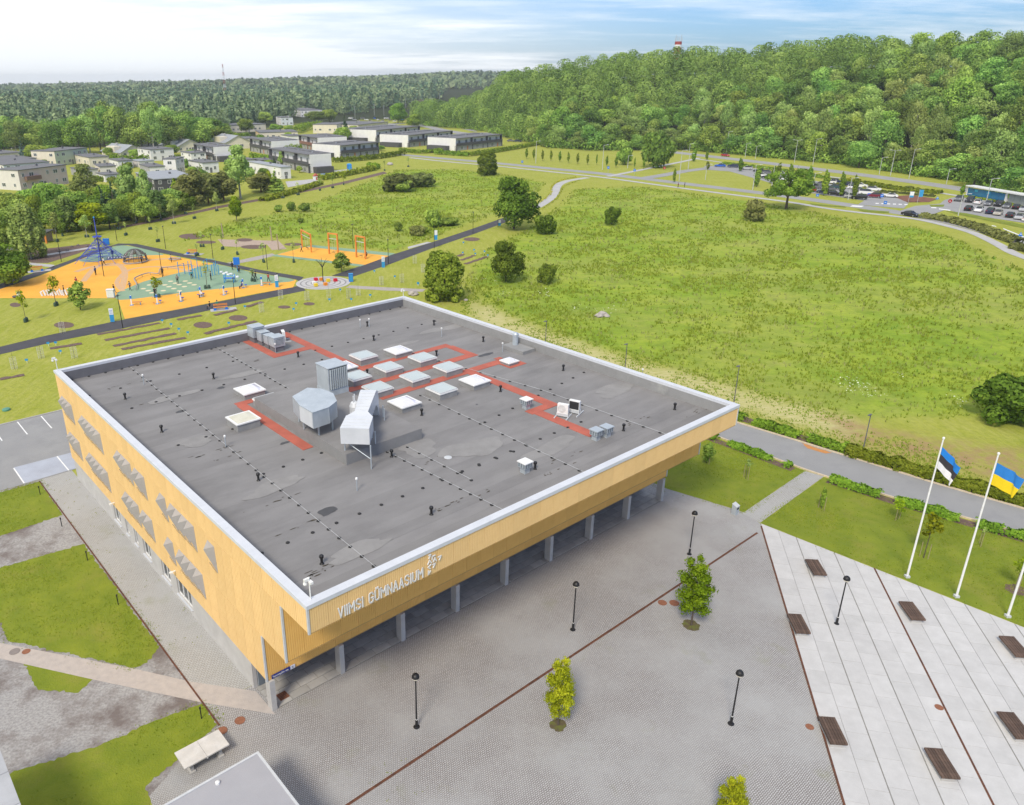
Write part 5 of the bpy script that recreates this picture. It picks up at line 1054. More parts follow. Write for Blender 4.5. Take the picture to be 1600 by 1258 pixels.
# footpaths
PATH_U = PX([(-60, 556), (0, 542), (70, 525), (195, 499), (288, 482), (400, 460), (470, 446)]); PATH_L = PX([(-60, 568), (0, 554), (100, 531), (193, 513), (313, 488), (400, 470), (478, 454)])
sheet("footpath", [PATH_U + PATH_L[::-1], PX([(518, 431), (562, 416), (613, 398), (677, 378), (740, 357), (782, 342), (812, 330), (840, 320), (845, 324), (818, 336), (786, 349), (740, 366), (681, 386), (609, 413), (550, 433)])], SE * 3, m_dark)
sheet("footpath", [PX([(468, 440), (475, 433), (405, 421.5), (376, 415), (326, 405), (260, 391), (213, 381), (185, 380.5), (170, 385), (200, 383), (250, 395), (333, 411), (398, 425), (463, 437)]), PX([(0, 444), (63, 423), (105, 408.5), (143, 393), (172, 384), (178, 386), (118, 408), (63, 430), (0, 452), (-60, 475), (-60, 467)])], SE * 3, m_dark)
ribquads("footpath", smooth([G(*p) for p in ((838, 324), (850, 317), (861, 309), (867, 301), (869, 294), (874, 288), (886, 283), (902, 280), (918, 277.5))], 5), 3.0, SE * 3.5, m_walk)
sheet("footpath", [PX([(546, 446), (600, 449), (665, 452), (660, 456), (600, 454), (540, 450)]), PX([(355, 411), (400, 401), (425, 396), (432, 399), (404, 406), (366, 413)]), PX([(398, 401), (398, 401), (399, 402)])], SE * 3, M("path_grit", (.40, .36, .33), (.33, .30, .28), 1, .95))
sheet("concrete_edge", [PX([(638, 389), (674, 379), (668, 378), (637, 386)])], SE * 4, m_walk)
# coloured rubber surfaces
OUTL = [(0, 452), (63, 431), (115, 410), (172, 387), (200, 384), (250, 396.5), (330, 412), (398, 426), (463, 438), (458, 449), (400, 459), (288, 481.5), (195, 498.5), (184, 466), (100, 466), (0, 466), (-40, 466), (-40, 463)]
ps = sheet("play_surface", [PX(OUTL)], SE * 4, m_orange)
GREENS = [[(122, 408), (172, 387.3), (200, 384.3), (256, 397.5), (232, 399), (205, 403), (165, 407), (140, 410)], [(184, 457), (193, 453), (225, 440), (253, 433), (293, 423), (333, 413), (398, 426.5), (461, 438), (400, 445), (270, 459.5), (187, 469)]]
for q in GREENS: sheet("green_patch", [smooth(PX(q + q[:1]), 3)[:-1]], SE * 5, m_green, kind=None, parent=ps)
ps2 = sheet("swing_surface", [PX([(423, 400), (488, 383), (618, 396), (563, 416.5)])], SE * 4, m_green)
sheet("yellow_patch", [PX([(433, 398), (478, 385.5), (608, 400), (570, 414)])], SE * 5, m_orange, kind=None, parent=ps2)
dme = None
for x, y in ((420, 672), (475, 695), (345, 718), (405, 742), (450, 768), (555, 650), (680, 627), (740, 650), (610, 672), (660, 693), (720, 716), (790, 745), (785, 668), (850, 692), (915, 648), (970, 670), (860, 625), (590, 742)):
    c = G(180 + x * .1272, 360 + y * .1272)
    if dme is None: dme = MB().disc((0, 0), .5, .5, 0).mesh("dot", m_cream)
    obj("dot", dme, ps, (c[0], c[1], SE * 6.5))
# worn curved bands in the yellow surface
m_worn = M("rubber_speckled", (.50, .37, .27), (.66, .36, .12), 1.6, .9, detail=8)
wb = MB()
for kb, (pts, wd) in enumerate( (([(118, 425), (150, 416), (200, 413), (240, 406), (270, 404)], 1.3), ([(130, 440), (150, 418), (180, 412), (195, 425), (190, 452)], 1.2), ([(300, 425), (255, 417), (205, 421), (183, 440), (192, 455)], .9))):
    pl = smooth(PX(pts), 8); rb = ribbon(pl, wd); n_ = len(pl); wb.add([(p[0], p[1], SE * (5.3 + .35 * kb)) for p in rb], [(i, 2 * n_ - 1 - i, 2 * n_ - 2 - i, i + 1) for i in range(n_ - 1)])
obj("speckled_band", wb, mats=m_worn, parent=ps)
# mulch beds, sand
BEDS = [(300, 369.5, 21, 4.5), (322, 378.5, 16, 2.6), (100, 508, 16, 5), (24, 476.5, 9, 3.5), (396, 386, 20, 3.2), (382, 375, 13, 2.6), (458, 382, 14, 2.4), (317, 508, 15, 5), (372, 497, 15, 4.5), (444, 480, 10, 2.5), (483, 475, 9, 2.5), (737, 374, 13, 3)]
polys = []
for x, y, rx, ry in BEDS: polys.append(jag(PX([(x + rx * math.cos(a), y + ry * math.sin(a)) for a in np.linspace(0, 6.283, 14)[:-1]]), .6, .08, int(x)))
STR = [((152, 523), (250, 505)), ((164, 532), (265, 513)), ((177, 541), (275, 521)), ((190, 546), (290, 528)), ((277, 500), (315, 493)), ((78, 545), (128, 537)), ((0, 593), (38, 586)), ((720, 407), (742, 399)), ((727, 413), (762, 401)), ((715, 401), (724, 397)), ((335, 493), (370, 484)), ((320, 522), (400, 502)), ((385, 480), (410, 472))]
for (x0, y0), (x1, y1) in STR: a, c = G(x0, y0), G(x1, y1); polys.append(jag(ribbon([a, c], 1.0), .7, .10, int(x0) + 3))
sheet("mulch_bed", polys, SE * 2, m_mulch)
sheet("mulch_bed", [PX([(35, 402), (58, 390), (140, 381), (147, 387), (120, 397), (75, 411), (50, 411)])], SE * 2, m_mulch)
sheet("stone_path", [PX([(73, 397), (150, 384.5), (150, 387), (74, 399.5)]), PX([(30, 409), (85, 414), (84, 418), (28, 412)])], SE * 3, m_walk)
sheet("sand_area", [PX([(340, 374), (418, 376), (435, 376), (448, 389), (425, 391), (417, 382), (371, 386), (350, 385)])], SE * 2, m_sand)
sheet("dirt_track", [PX([(180, 355), (260, 340), (340, 322), (420, 308), (480, 296), (540, 283), (600, 268), (605, 271), (545, 286), (482, 299), (422, 311), (340, 326), (260, 344), (182, 358)])], SE * 2, m_mulch)
# round place with rings and cube seats
cc = G(505, 442); RR = float(np.hypot(*(G(547, 442) - G(463, 442))[:2])) / 2
m_ring = M("ring_pale", (.50, .49, .485), (.42, .41, .405), .8, .85); m_ringd = M("ring_grey", (.27, .265, .265), None, 1, .9)
b = MB(); b.disc(cc, RR, RR, SE * 5, 40); rp = struct("round_place", b, m_ring)
for q in (.86, .66, .46, .26):
    b = MB(); k = 40; o_ = [(cc[0] + RR * q * math.cos(a), cc[1] + RR * q * math.sin(a), SE * 6) for a in np.linspace(0, 2 * math.pi, k, endpoint=False)]; i_ = [(cc[0] + (RR * q - .28) * math.cos(a), cc[1] + (RR * q - .28) * math.sin(a), SE * 6) for a in np.linspace(0, 2 * math.pi, k, endpoint=False)]
    b.add(o_ + i_, [(j, (j + 1) % k, k + (j + 1) % k, k + j) for j in range(k)]); obj("ring", b, mats=m_ringd, parent=rp)
for x, y, c_, lab in ((773, 487, (.60, .01, .03), "red cube seat at the left of the round place"), (807, 487, (.75, .25, .02), "orange cube seat at the back of the round place"), (850, 494, (.80, .58, .03), "yellow cube seat right of the dark metal tree"), (895, 492, (.60, .01, .03), "red cube seat at the right of the round place"), (762, 510, (.80, .79, .76), "white cube seat at the left of the round place"), (773, 523, (.80, .58, .03), "yellow cube seat at the front left of the round place"), (833, 517, (.75, .25, .02), "orange cube seat at the front of the round place")):
    c = G(300 + x * .2505, 315 + (y + 6) * .2505); o = thing("cube_seat", lab, "cube seat", c, .5, "coloured cube seats on the round place"); nm = "cube_%d" % int(c_[0] * 100 + c_[1] * 10); obj("cube", MB().box(-.32, .32, -.32, .32, .04, .56), mats=M(nm, c_, None, 3, .5), parent=o); obj("foot", MB().box(-.28, .28, -.28, .28, 0, .04), mats=m_conc, parent=o)
c = G(505, 441); h_ = ztop(c, 403); b = MB(); b.tube([(0, 0, 0), (0, 0, h_ * .62)], [.09, .07], 7); o = thing("metal_tree", "dark metal post with branching arms in the round place", "lamp post", c); obj("post", b, mats=m_black, parent=o)
for k in range(7): a = k * .9; obj("branch", MB().tube([(0, 0, h_ * .6), (math.cos(a) * .5, math.sin(a) * .5, h_ * .78), (math.cos(a) * 1.25, math.sin(a) * 1.25, h_ * (.9 + .03 * (k % 3)))], [.05, .04, .03], 5), mats=m_black, parent=o)
# lamp posts of the park
PL = [(192, 513, 462, "beside the totem at the corner of the yellow surface"), (368, 475, 435, "by the path at the middle of the yellow strip"), (162.6, 432, 372, "in the yellow surface in front of the rope net"), (259, 389, 354, "on the grass behind the climbing dome"), (333, 404, 367, "by the upper path near the bars"), (183, 377, 353, "by the blue box on the upper path"), (254, 433, 394, "between the dome and the balance beam"), (418, 421, 384, "on the grass between the two yellow surfaces"), (607, 413, 375, "at the right end of the swing surface"), (739, 365, 332, "at the right side of the footpath by the meadow"), (552, 388, 351, "behind the right orange swing frame"), (96, 409, 362, "in the mulch bed by the tall birch")]
pl_ = None
for px, py, yt, lab in PL:
    c = G(px, py); h_ = ztop(c, yt); lab = "thin black park lamp post " + lab
    if pl_ is None:
        pl_ = thing("park_lamp", lab, "lamp post", c, 0, "thin black lamp posts in the park"); H0 = h_; obj("pole", MB().tube([(0, 0, 0), (0, 0, h_)], [.07, .045], 6), mats=m_black, parent=pl_); obj("head", MB().lathe([(.06, h_ - .1), (.16, h_), (.16, h_ + .14), (.05, h_ + .2)], seg=8), mats=m_dgrey, parent=pl_)
    else: dup(pl_, c, 0, lab, scale=(1, 1, h_ / H0))
# rope net mast
c = G(158, 408); h_ = ztop(c, 341); o = thing("rope_net", "tall blue climbing mast with a tangle of blue rope netting", "climbing net", c)
obj("mast", MB().tube([(0, 0, 0), (0, 0, h_)], [.16, .09], 8), mats=m_dblue, parent=o); obj("mast_cap", MB().lathe([(.1, h_), (.2, h_ + .1), (.1, h_ + .35)], seg=8), mats=m_sky, parent=o)
b = MB(); rg = np.random.default_rng(3); nr, nl_ = 10, 5; R_ = 4.3
for k in range(nr):
    a = k * 2 * math.pi / nr; b.tube([(0, 0, h_ * .55), (math.cos(a) * R_ * .55, math.sin(a) * R_ * .55, h_ * .3), (math.cos(a) * R_ * 1.25, math.sin(a) * R_ * 1.25, .05)], .05, 4)
    for j in range(1, nl_ + 1):
        t_ = j / (nl_ + 1); a2 = a + 2 * math.pi / nr; z = h_ * .5 * (1 - t_) ** .9; r2 = R_ * 1.2 * t_; b.tube([(math.cos(a) * r2, math.sin(a) * r2, z), (math.cos(a2) * r2, math.sin(a2) * r2, z + rg.normal(0, .1))], .045, 4); b.tube([(math.cos(a) * r2, math.sin(a) * r2, z), (math.cos(a2) * r2 * .7, math.sin(a2) * r2 * .7, z * 1.25 + .2)], .025, 4); b.tube([(0, 0, z * .8 + .2), (math.cos(a) * r2, math.sin(a) * r2, z)], .022, 4)
obj("netting", b, mats=m_dblue, parent=o); b = MB()
for k in range(6): a = k * 1.05; b.tube([(0, 0, h_ * .6), (math.cos(a) * .9, math.sin(a) * .9, h_ * .57)], .06, 5)
b.lathe([(.9, h_ * .565), (1.0, h_ * .575), (.9, h_ * .585), (.8, h_ * .575)], seg=14); obj("crow_nest", b, mats=m_dblue, parent=o)
# dome
c = G(212, 409); R_ = 2.45; o = thing("climbing_dome", "grey half sphere climbing dome of bars and netting", "climbing dome", c); b = MB()
for k in range(14):
    a = k * 2 * math.pi / 14; b.tube([(R_ * math.cos(a) * math.cos(e_), R_ * math.sin(a) * math.cos(e_), .25 + 2.5 * math.sin(e_)) for e_ in np.linspace(0.0, 1.5, 8)], .06, 4)
obj("rib", b, mats=m_dgrey, parent=o); b = MB()
for e_ in np.linspace(.42, 1.35, 7): b.tube([(R_ * math.cos(a) * math.cos(e_), R_ * math.sin(a) * math.cos(e_), .25 + 2.5 * math.sin(e_)) for a in np.linspace(0, 6.2832, 25)], .045, 4, caps=False)
obj("hoop", b, mats=m_dgrey, parent=o); b = MB(); b.tube([(R_ * 1.02 * math.cos(a), R_ * 1.02 * math.sin(a), .18) for a in np.linspace(0, 6.2832, 25)], .13, 6, caps=False); obj("base_ring", b, mats=m_greyrope, parent=o); b = MB()
for k in range(0, 14, 2):
    a = k * 2 * math.pi / 14
    for e0 in np.linspace(.45, 1.2, 5): b.add([(R_ * .99 * math.cos(a + d_) * math.cos(e_), R_ * .99 * math.sin(a + d_) * math.cos(e_), .25 + 2.48 * math.sin(e_)) for d_, e_ in ((0, e0), (.38, e0), (.38, e0 + .13), (0, e0 + .13))], [(0, 1, 2, 3)])
obj("panel", b, mats=m_greyrope, parent=o)
# patterned play table left of the dome
c = G(184, 403); o = thing("wave_deck", "low dark and white patterned deck beside the rope net", "play deck", c, .3); obj("deck", MB().box(-2.2, 2.2, -1.0, 1.0, 0, .12), mats=m_dgrey, parent=o)
for k in range(7): obj("stripe", MB().box(-2.0 + k * .6, -1.75 + k * .6, -.85 + .25 * (k % 3), .75 - .2 * (k % 2), .121, .14), mats=m_wpan, parent=o)
# blue box boards
for px, py, wpx, hpx, post, lab in ((166.5, 383, 9, 9, 0, "blue square board on the upper path by the rope net"), (371, 425, 9, 11, 1, "blue backboard on a pole by the green play surface")):
    c = G(px, py); s = mpp(c); o = thing("blue_board", lab, "board", c, .15); w_, h_ = wpx * s, hpx * s
    z0 = 1.5 if post else .15; obj("board", MB().box(-w_ / 2, w_ / 2, -.12, .12, z0, z0 + h_), mats=m_blue, parent=o); obj("frame", MB().box(-w_ / 2 - .04, w_ / 2 + .04, .121, .16, z0 - .04, z0 + h_ + .04), mats=m_sky, parent=o)
    for x in ((0,) if post else (-w_ * .35, w_ * .35)): obj("post", MB().box(x - .06, x + .06, .165, .26, 0, z0 + h_ * .7), mats=m_sky, parent=o)
# workout bars: light blue posts
c0 = G(313, 425); o = thing("workout_bars", "cluster of light blue workout posts with bars on the green surface", "workout frame", c0)
for x, y, yt in ((280, 432, 409), (289, 428, 411), (296, 430, 408), (302, 433, 415), (306, 435, 418), (311, 437, 414), (315, 433, 416), (300, 422, 408), (320, 428, 407), (325, 424, 404), (332, 431, 414), (336, 430, 410), (342, 429, 414), (338, 424, 408), (309, 421, 407)):
    c = G(x, y); h_ = max(2.0, min(3.4, ztop(c, yt))); p = c - c0; obj("post", MB().tube([(p[0], p[1], 0), (p[0], p[1], h_)], .075, 6), mats=m_sky, parent=o)
for (x0, y0), (x1, y1), z in (((280, 432), (289, 428), 2.2), ((302, 433), (311, 437), 2.4), ((311, 437), (315, 433), 2.4), ((320, 428), (325, 424), 2.6), ((332, 431), (342, 429), 2.2), ((300, 422), (309, 421), 2.3), ((325, 424), (338, 424), 2.5), ((306, 435), (302, 433), 1.6)):
    a, c = G(x0, y0) - c0, G(x1, y1) - c0; obj("bar", MB().tube([(a[0], a[1], z), (c[0], c[1], z)], .04, 5), mats=m_sky, parent=o)
c0 = G(359, 441); o = thing("workout_bench", "dark blue workout frame on the green surface near the round place", "workout frame", c0)
for x, y in ((-.9, -.5), (.9, -.5), (-.9, .6), (.9, .6)): obj("post", MB().box(x - .07, x + .07, y - .07, y + .07, 0, 1.5), mats=m_sky, parent=o)
obj("deck", MB().box(-1.0, 1.0, -.45, .55, .75, .84), mats=m_blue, parent=o)
obj("rail", MB().box(-1.0, 1.0, -.55, -.47, 1.35, 1.45), mats=m_sky, parent=o)
# balance beam, ring, stepping stones
pts = smooth([G(x, y) for x, y in ((213, 454), (214, 447), (210, 440), (215, 436), (225, 432), (235, 430), (248, 431), (252, 423), (275, 419.5), (300, 417))], 4); c0 = np.array([*pts[0], 0]); o = thing("balance_beam", "winding grey balance beam across the yellow and green surface", "balance beam", c0); P_ = [(p[0] - c0[0], p[1] - c0[1], .5) for p in pts]; obj("beam", MB().tube(P_, .11, 6), mats=m_greyrope, parent=o)
for k in range(0, len(P_), 5): obj("support", MB().tube([(P_[k][0], P_[k][1], 0), (P_[k][0], P_[k][1], .45)], .06, 5), mats=m_greyrope, parent=o)
c = G(273, 406); tag(obj("trampoline_ring", MB().tube([(1.25 * math.cos(a), .9 * math.sin(a), .25) for a in np.linspace(0, 6.2832, 22)], .13, 6, caps=False), loc=c, mats=m_greyrope), "low grey oval ring on the yellow surface right of the dome", "play ring")
st = None
for k, (x, y) in enumerate(((346, 426), (350, 428.5), (354, 427), (357, 430), (361, 429), (366, 432), (371, 433.5))):
    if st is None: st = tag(obj("stepping_stone", MB().lathe([(.34, 0), (.34, .22), (.28, .28)], seg=9), loc=G(x, y), mats=m_wpan), "white stepping block on the green play surface", "stepping block", "white stepping blocks in a row")
    else: s2 = st.copy(); COL.objects.link(s2); s2.location = G(x, y)
# white letters-like climbing blocks
c0 = G(92, 462); o = thing("climbing_blocks", "row of white curved climbing blocks at the front of the yellow surface", "climbing blocks", c0, .06)
for k in range(7): x = -2.9 + k * .95; obj("block", MB().tube([(x, .3 * (k % 2), 0), (x - .2, .3 * (k % 2), .7 + .25 * (k % 3)), (x + .25, .2, 1.0 + .2 * (k % 2)), (x + .55, .1, .05)], .17, 6), mats=m_wpan, parent=o)
c0 = G(24, 465); tag(obj("spring_seat", MB().lathe([(.35, 0), (.5, .2), (.45, .32), (.1, .4)], seg=10), loc=c0, mats=m_dgrey), "small dark seat at the left end of the yellow surface", "play seat")
c0 = G(30, 464); tag(obj("white_block", MB().box(-.25, .25, -.2, .2, 0, .9), loc=c0, mats=m_wpan), "small white block at the front of the yellow surface", "play block")
# utility cabinet
c = G(174, 465); o = thing("utility_cabinet", "white utility cabinet on the grass edge of the yellow surface", "cabinet", c, .1); obj("body", MB().box(-.62, .62, -.4, .4, .15, 1.45), mats=m_wpan, parent=o); obj("roof", MB().box(-.68, .68, -.46, .46, 1.46, 1.54), mats=m_whitep, parent=o); obj("plinth", MB().box(-.6, .6, -.38, .38, 0, .15), mats=m_conc, parent=o); obj("door", MB().box(-.55, -.02, -.42, -.402, .2, 1.4), mats=m_whitep, parent=o); obj("door", MB().box(.02, .55, -.42, -.402, .2, 1.4), mats=m_whitep, parent=o)
# fitness machines
def machine(px, py, rz, kind, lab):
    o = thing("fitness_machine", lab, "fitness machine", G(px, py), rz, "outdoor fitness machines on the yellow strip")
    obj("column", MB().box(-.10, .10, -.10, .10, 0, 1.75), mats=m_wpan, parent=o); obj("base_plate", MB().box(-.3, .3, -.3, .3, 0, .05), mats=m_sky, parent=o); obj("panel", MB().box(-.16, .16, -.14, -.102, 1.2, 1.7), mats=m_blue, parent=o)
    if kind == 0: obj("bench_board", MB().box(.2, 1.7, -.2, .2, .5, .6), mats=m_seat, parent=o); obj("leg", MB().box(1.4, 1.5, -.15, .15, 0, .5), mats=m_sky, parent=o)
    else: obj("arm", MB().tube([(-.1, 0, 1.3), (-.5, .1, 1.4), (-.7, .2, 1.1)], .04, 5), mats=m_sky, parent=o); obj("pedal", MB().box(-.75, -.35, -.15, .15, .25, .33), mats=m_seat if kind == 1 else m_dblue, parent=o); obj("seat", MB().box(.3, .75, -.2, .2, .55, .63), mats=m_dblue, parent=o); obj("seat_post", MB().box(.48, .56, -.06, .06, 0, .55), mats=m_sky, parent=o)
for (px, py, rz, k), lab in zip(((206, 477, .2, 0), (246, 475, .4, 1), (283, 471, 1.2, 1), (314, 463, -.3, 2), (350, 461, .8, 1), (380, 450, .3, 2), (409, 446, .1, 0)), ("leftmost fitness machine with a board, near the grass", "second fitness machine from the left on the yellow strip", "third fitness machine from the left on the yellow strip", "fitness machine in the middle of the yellow strip with a person on it", "fifth fitness machine from the left on the yellow strip", "fitness machine with a person in blue beside the path lamp", "pale blue fitness frame nearest the blue and white totem")): machine(px, py, rz, k, lab)
# totems and banners
def totem(px, py, yt, lab):
    c = G(px, py); h_ = ztop(c, yt); o = thing("info_totem", lab, "sign", c, .2, "blue and white info totems"); obj("lower_panel", MB().box(-.32, .32, -.07, .07, 0, h_ * .55), mats=m_sky, parent=o); obj("upper_panel", MB().box(-.32, .32, -.07, .07, h_ * .55, h_), mats=m_wpan, parent=o)
    for k in range(3): obj("text_line", MB().box(-.22, .22 - .1 * (k % 2), -.078, -.071, h_ * (.64 + .1 * k), h_ * (.67 + .1 * k)), mats=m_blue, parent=o)
totem(176, 503, 482, "blue and white info totem at the corner of the yellow surface"); totem(433, 449, 430, "blue and white info totem at the end of the yellow strip"); totem(599, 418, 401, "blue and white info totem where the path leaves the round place")
for px, py, y0, y1, lab in ((678.5, 388, 360, 375, "blue and white banner on its own post by the footpath"), (778, 355, 344, 353, "blue and white banner under the large footpath tree")):
    c = G(px, py); zt, zb = ztop(c, y0), max(.2, ztop(c, y1)); o = thing("banner_post", lab, "banner", c, .2); obj("post", MB().tube([(0, 0, 0), (0, 0, max(zt + .3, ztop(c, 352) if px < 700 else 0))], .06, 6), mats=m_black, parent=o); obj("banner", MB().box(.08, .75, -.02, .02, zb, (zt + zb) / 2), mats=m_sky, parent=o); obj("banner", MB().box(.08, .75, -.02, .02, (zt + zb) / 2 + .002, zt), mats=m_wpan, parent=o)
c = G(548.5, 440); h_ = ztop(c, 428); o = thing("blue_cabinet", "blue upright cabinet at the right edge of the round place", "cabinet", c, .3); obj("body", MB().box(-.38, .38, -.3, .3, 0, h_), mats=m_blue, parent=o); obj("lid", MB().box(-.42, .42, -.34, .34, h_, h_ + .08), mats=m_sky, parent=o); obj("door", MB().box(-.3, .3, -.32, -.302, .15, h_ - .15), mats=m_sky, parent=o)
# orange slatted benches with blue ends
def park_bench(px, py, rz, lab, slab=True):
    c = G(px, py); o = thing("park_bench", lab, "bench", c, rz, "orange slatted benches in the park")
    me = MB().box(-1.15, 1.15, -.06, .06, .45, .51).mesh("slat", m_seat)
    for k in range(4): obj("slat", me, o, (0, -.24 + .16 * k, 0))
    for k in range(2): obj("back_slat", MB().box(-1.15, 1.15, .40, .45, .66 + .17 * k, .80 + .17 * k), mats=m_seat, parent=o)
    for x in (-.95, .95): obj("leg", MB().box(x - .22, x + .22, -.3, .42, 0, .44), mats=m_blue, parent=o)
    if slab: s_ = sheet("bench_slab", [[(c[0] + math.cos(rz) * a - math.sin(rz) * q, c[1] + math.sin(rz) * a + math.cos(rz) * q) for a, q in ((-1.7, -.9), (2.6, -.9), (2.6, .9), (-1.7, .9))]], SE * 6, m_walk)
park_bench(58, 424, .55, "orange and blue bench beside the path at the left of the play area"); park_bench(300, 397, -.2, "orange and blue bench on the grass above the play area's upper path"); park_bench(345, 484, .32, "orange and blue bench by the path, with people sitting on it")
# swings
def swing(l0, l1, ytl, lab):
    a, c = G(*l0), G(*l1); h_ = ztop(a, ytl); o = thing("swing_frame", lab, "swing", a, 0, "orange swing frames on the yellow surface"); d = (c - a); L = np.hypot(*d[:2]); o.rotation_euler = (0, 0, math.atan2(d[1], d[0]))
    for x in (0, L): obj("post", MB().box(x - .14, x + .14, -.14, .14, 0, h_ - .28), mats=m_swing, parent=o)
    obj("top_beam", MB().box(-.14, L + .14, -.142, .142, h_ - .28, h_), mats=m_swing, parent=o); obj("cross_bar", MB().box(.14, L - .14, -.04, .04, h_ * .72, h_ * .745), mats=m_trim, parent=o)
    for x in (L * .38, L * .62): obj("chain", MB().tube([(x, 0, h_ * .72), (x, .1, .55)], .02, 4), mats=m_trim, parent=o)
    obj("swing_seat", MB().box(L * .36, L * .64, .0, .2, .5, .56), mats=m_blackr, parent=o)
swing((472.3, 386.5), (486.7, 394.5), 358.5, "left orange swing frame, a person in dark clothes beside it"); swing((514.5, 396.8), (528.3, 398.6), 363.5, "middle orange swing frame of the three"); swing((557, 402), (571.2, 405), 367.5, "right orange swing frame, nearest the path lamp")
# zip line posts on the sand
for px, py, yt, lab in ((425, 377, 354, "leaning log post at the back of the sand patch"), (435.5, 391, 366, "leaning log post at the front of the sand patch"), (349, 371, 349, "log post at the left end of the sand")):
    c = G(px, py); h_ = ztop(c, yt); tag(obj("log_post", MB().tube([(0, 0, 0), (-.15, 0, h_)], [.16, .12], 7), loc=c, mats=m_log), lab, "post", "log posts at the sand patch")
# wooden shelter, stones and deck at the far left
c = G(38, 379); o = thing("garden_shelter", "orange posted shelter with a dark flat roof behind the tall birch", "shelter", c, .05)
obj("roof", MB().box(-3.4, 6.6, -2.2, 2.2, 2.5, 2.75), mats=m_dgrey, parent=o)
for x in (-1.6, 1.6, 5.9): obj("post", MB().box(x - .18, x + .18, -1.7, -1.3, 0, 2.5), mats=m_swing, parent=o)
obj("back_wall", MB().box(-1.2, 6.2, 1.5, 1.7, 0, 2.5), mats=m_log, parent=o)
c = G(24, 389); o = thing("garden_deck", "pale plank deck on stone walls at the left of the mulch bed", "deck", c, .5)
for k in range(7): obj("plank", MB().box(-2.2 + k * .62, -1.62 + k * .62, -1.2, 1.2, .9, 1.0), mats=m_log if k % 2 else m_conc, parent=o)
obj("wall", MB().box(-2.2, 2.1, -1.15, 1.15, 0, .9), mats=m_conc, parent=o)
rg = np.random.default_rng(8)
def rock(c, r, lab, grp=None, mat=None):
    b = MB(); b.lathe([(r * .8, 0), (r, r * .25), (r * .8, r * .6), (r * .35, r * .8)], seg=8); b.v = [(x * (1 + rg.normal(0, .12)), y * (1 + rg.normal(0, .12)), z * (1 + rg.normal(0, .1))) for x, y, z in b.v]
    return tag(obj("rock", b, loc=c, mats=mat or M("stone", (.46, .42, .39), (.33, .30, .28), 2.5, .9, bump=.5)), lab, "rock", grp)
for x, y in ((8, 376), (12, 378), (16, 376), (20, 379), (10, 380), (15, 381), (24, 377)): rock(G(x, y), .75, "pale boulder in the rock bank at the far left", "boulders in the rock bank")
for x, y in ((112, 386), (122, 384), (136, 385), (105, 392), (93, 394), (147, 389)): rock(G(x, y), .4, "dark stone along the mulch bed by the rope net", "stones along the mulch bed", M("stone_dark", (.20, .17, .16), (.12, .1, .1), 3, .9))
for x, y, r, l in ((936, 495, .7, "left"), (941, 492, .75, "middle"), (948, 495, .55, "right")): rock(G(x, y), r, "%s boulder of the pale stone heap in the meadow" % l, "boulders heaped in the meadow")
rock(G(645, 461), .95, "grey boulder in the grass left of the round dark tree"); rock(G(728, 470), .4, "small pale stone right of the round dark tree")
rock(G(609, 258), 1.5, "pale boulder on the far mown slope")
# plant labels
pm_ = None
for x, y in ((383, 481), (459, 485), (463, 476), (515, 470), (549, 469.5), (531.7, 454.5), (578.6, 463), (653, 444), (358, 507), (76, 539), (87.6, 538), (42.5, 565.5), (95, 551.5), (254, 503), (268, 509), (280, 516.5), (294, 522), (724, 380), (723, 396), (740.6, 391.7), (742.5, 397.6), (757, 394), (762, 400), (617, 433.7), (585, 425), (653.5, 445)):
    if pm_ is None:
        pm_ = thing("plant_label", "small blue plant label on a stick in the grass", "plant label", G(x, y + 2), .2, "small blue plant labels"); obj("stick", MB().box(-.02, .02, -.02, .02, 0, .4), mats=m_wpan, parent=pm_); obj("plate", MB().box(-.2, .2, -.03, -.022, .35, .65), mats=m_sky, parent=pm_)
    else: dup(pm_, G(x, y + 2), .2)
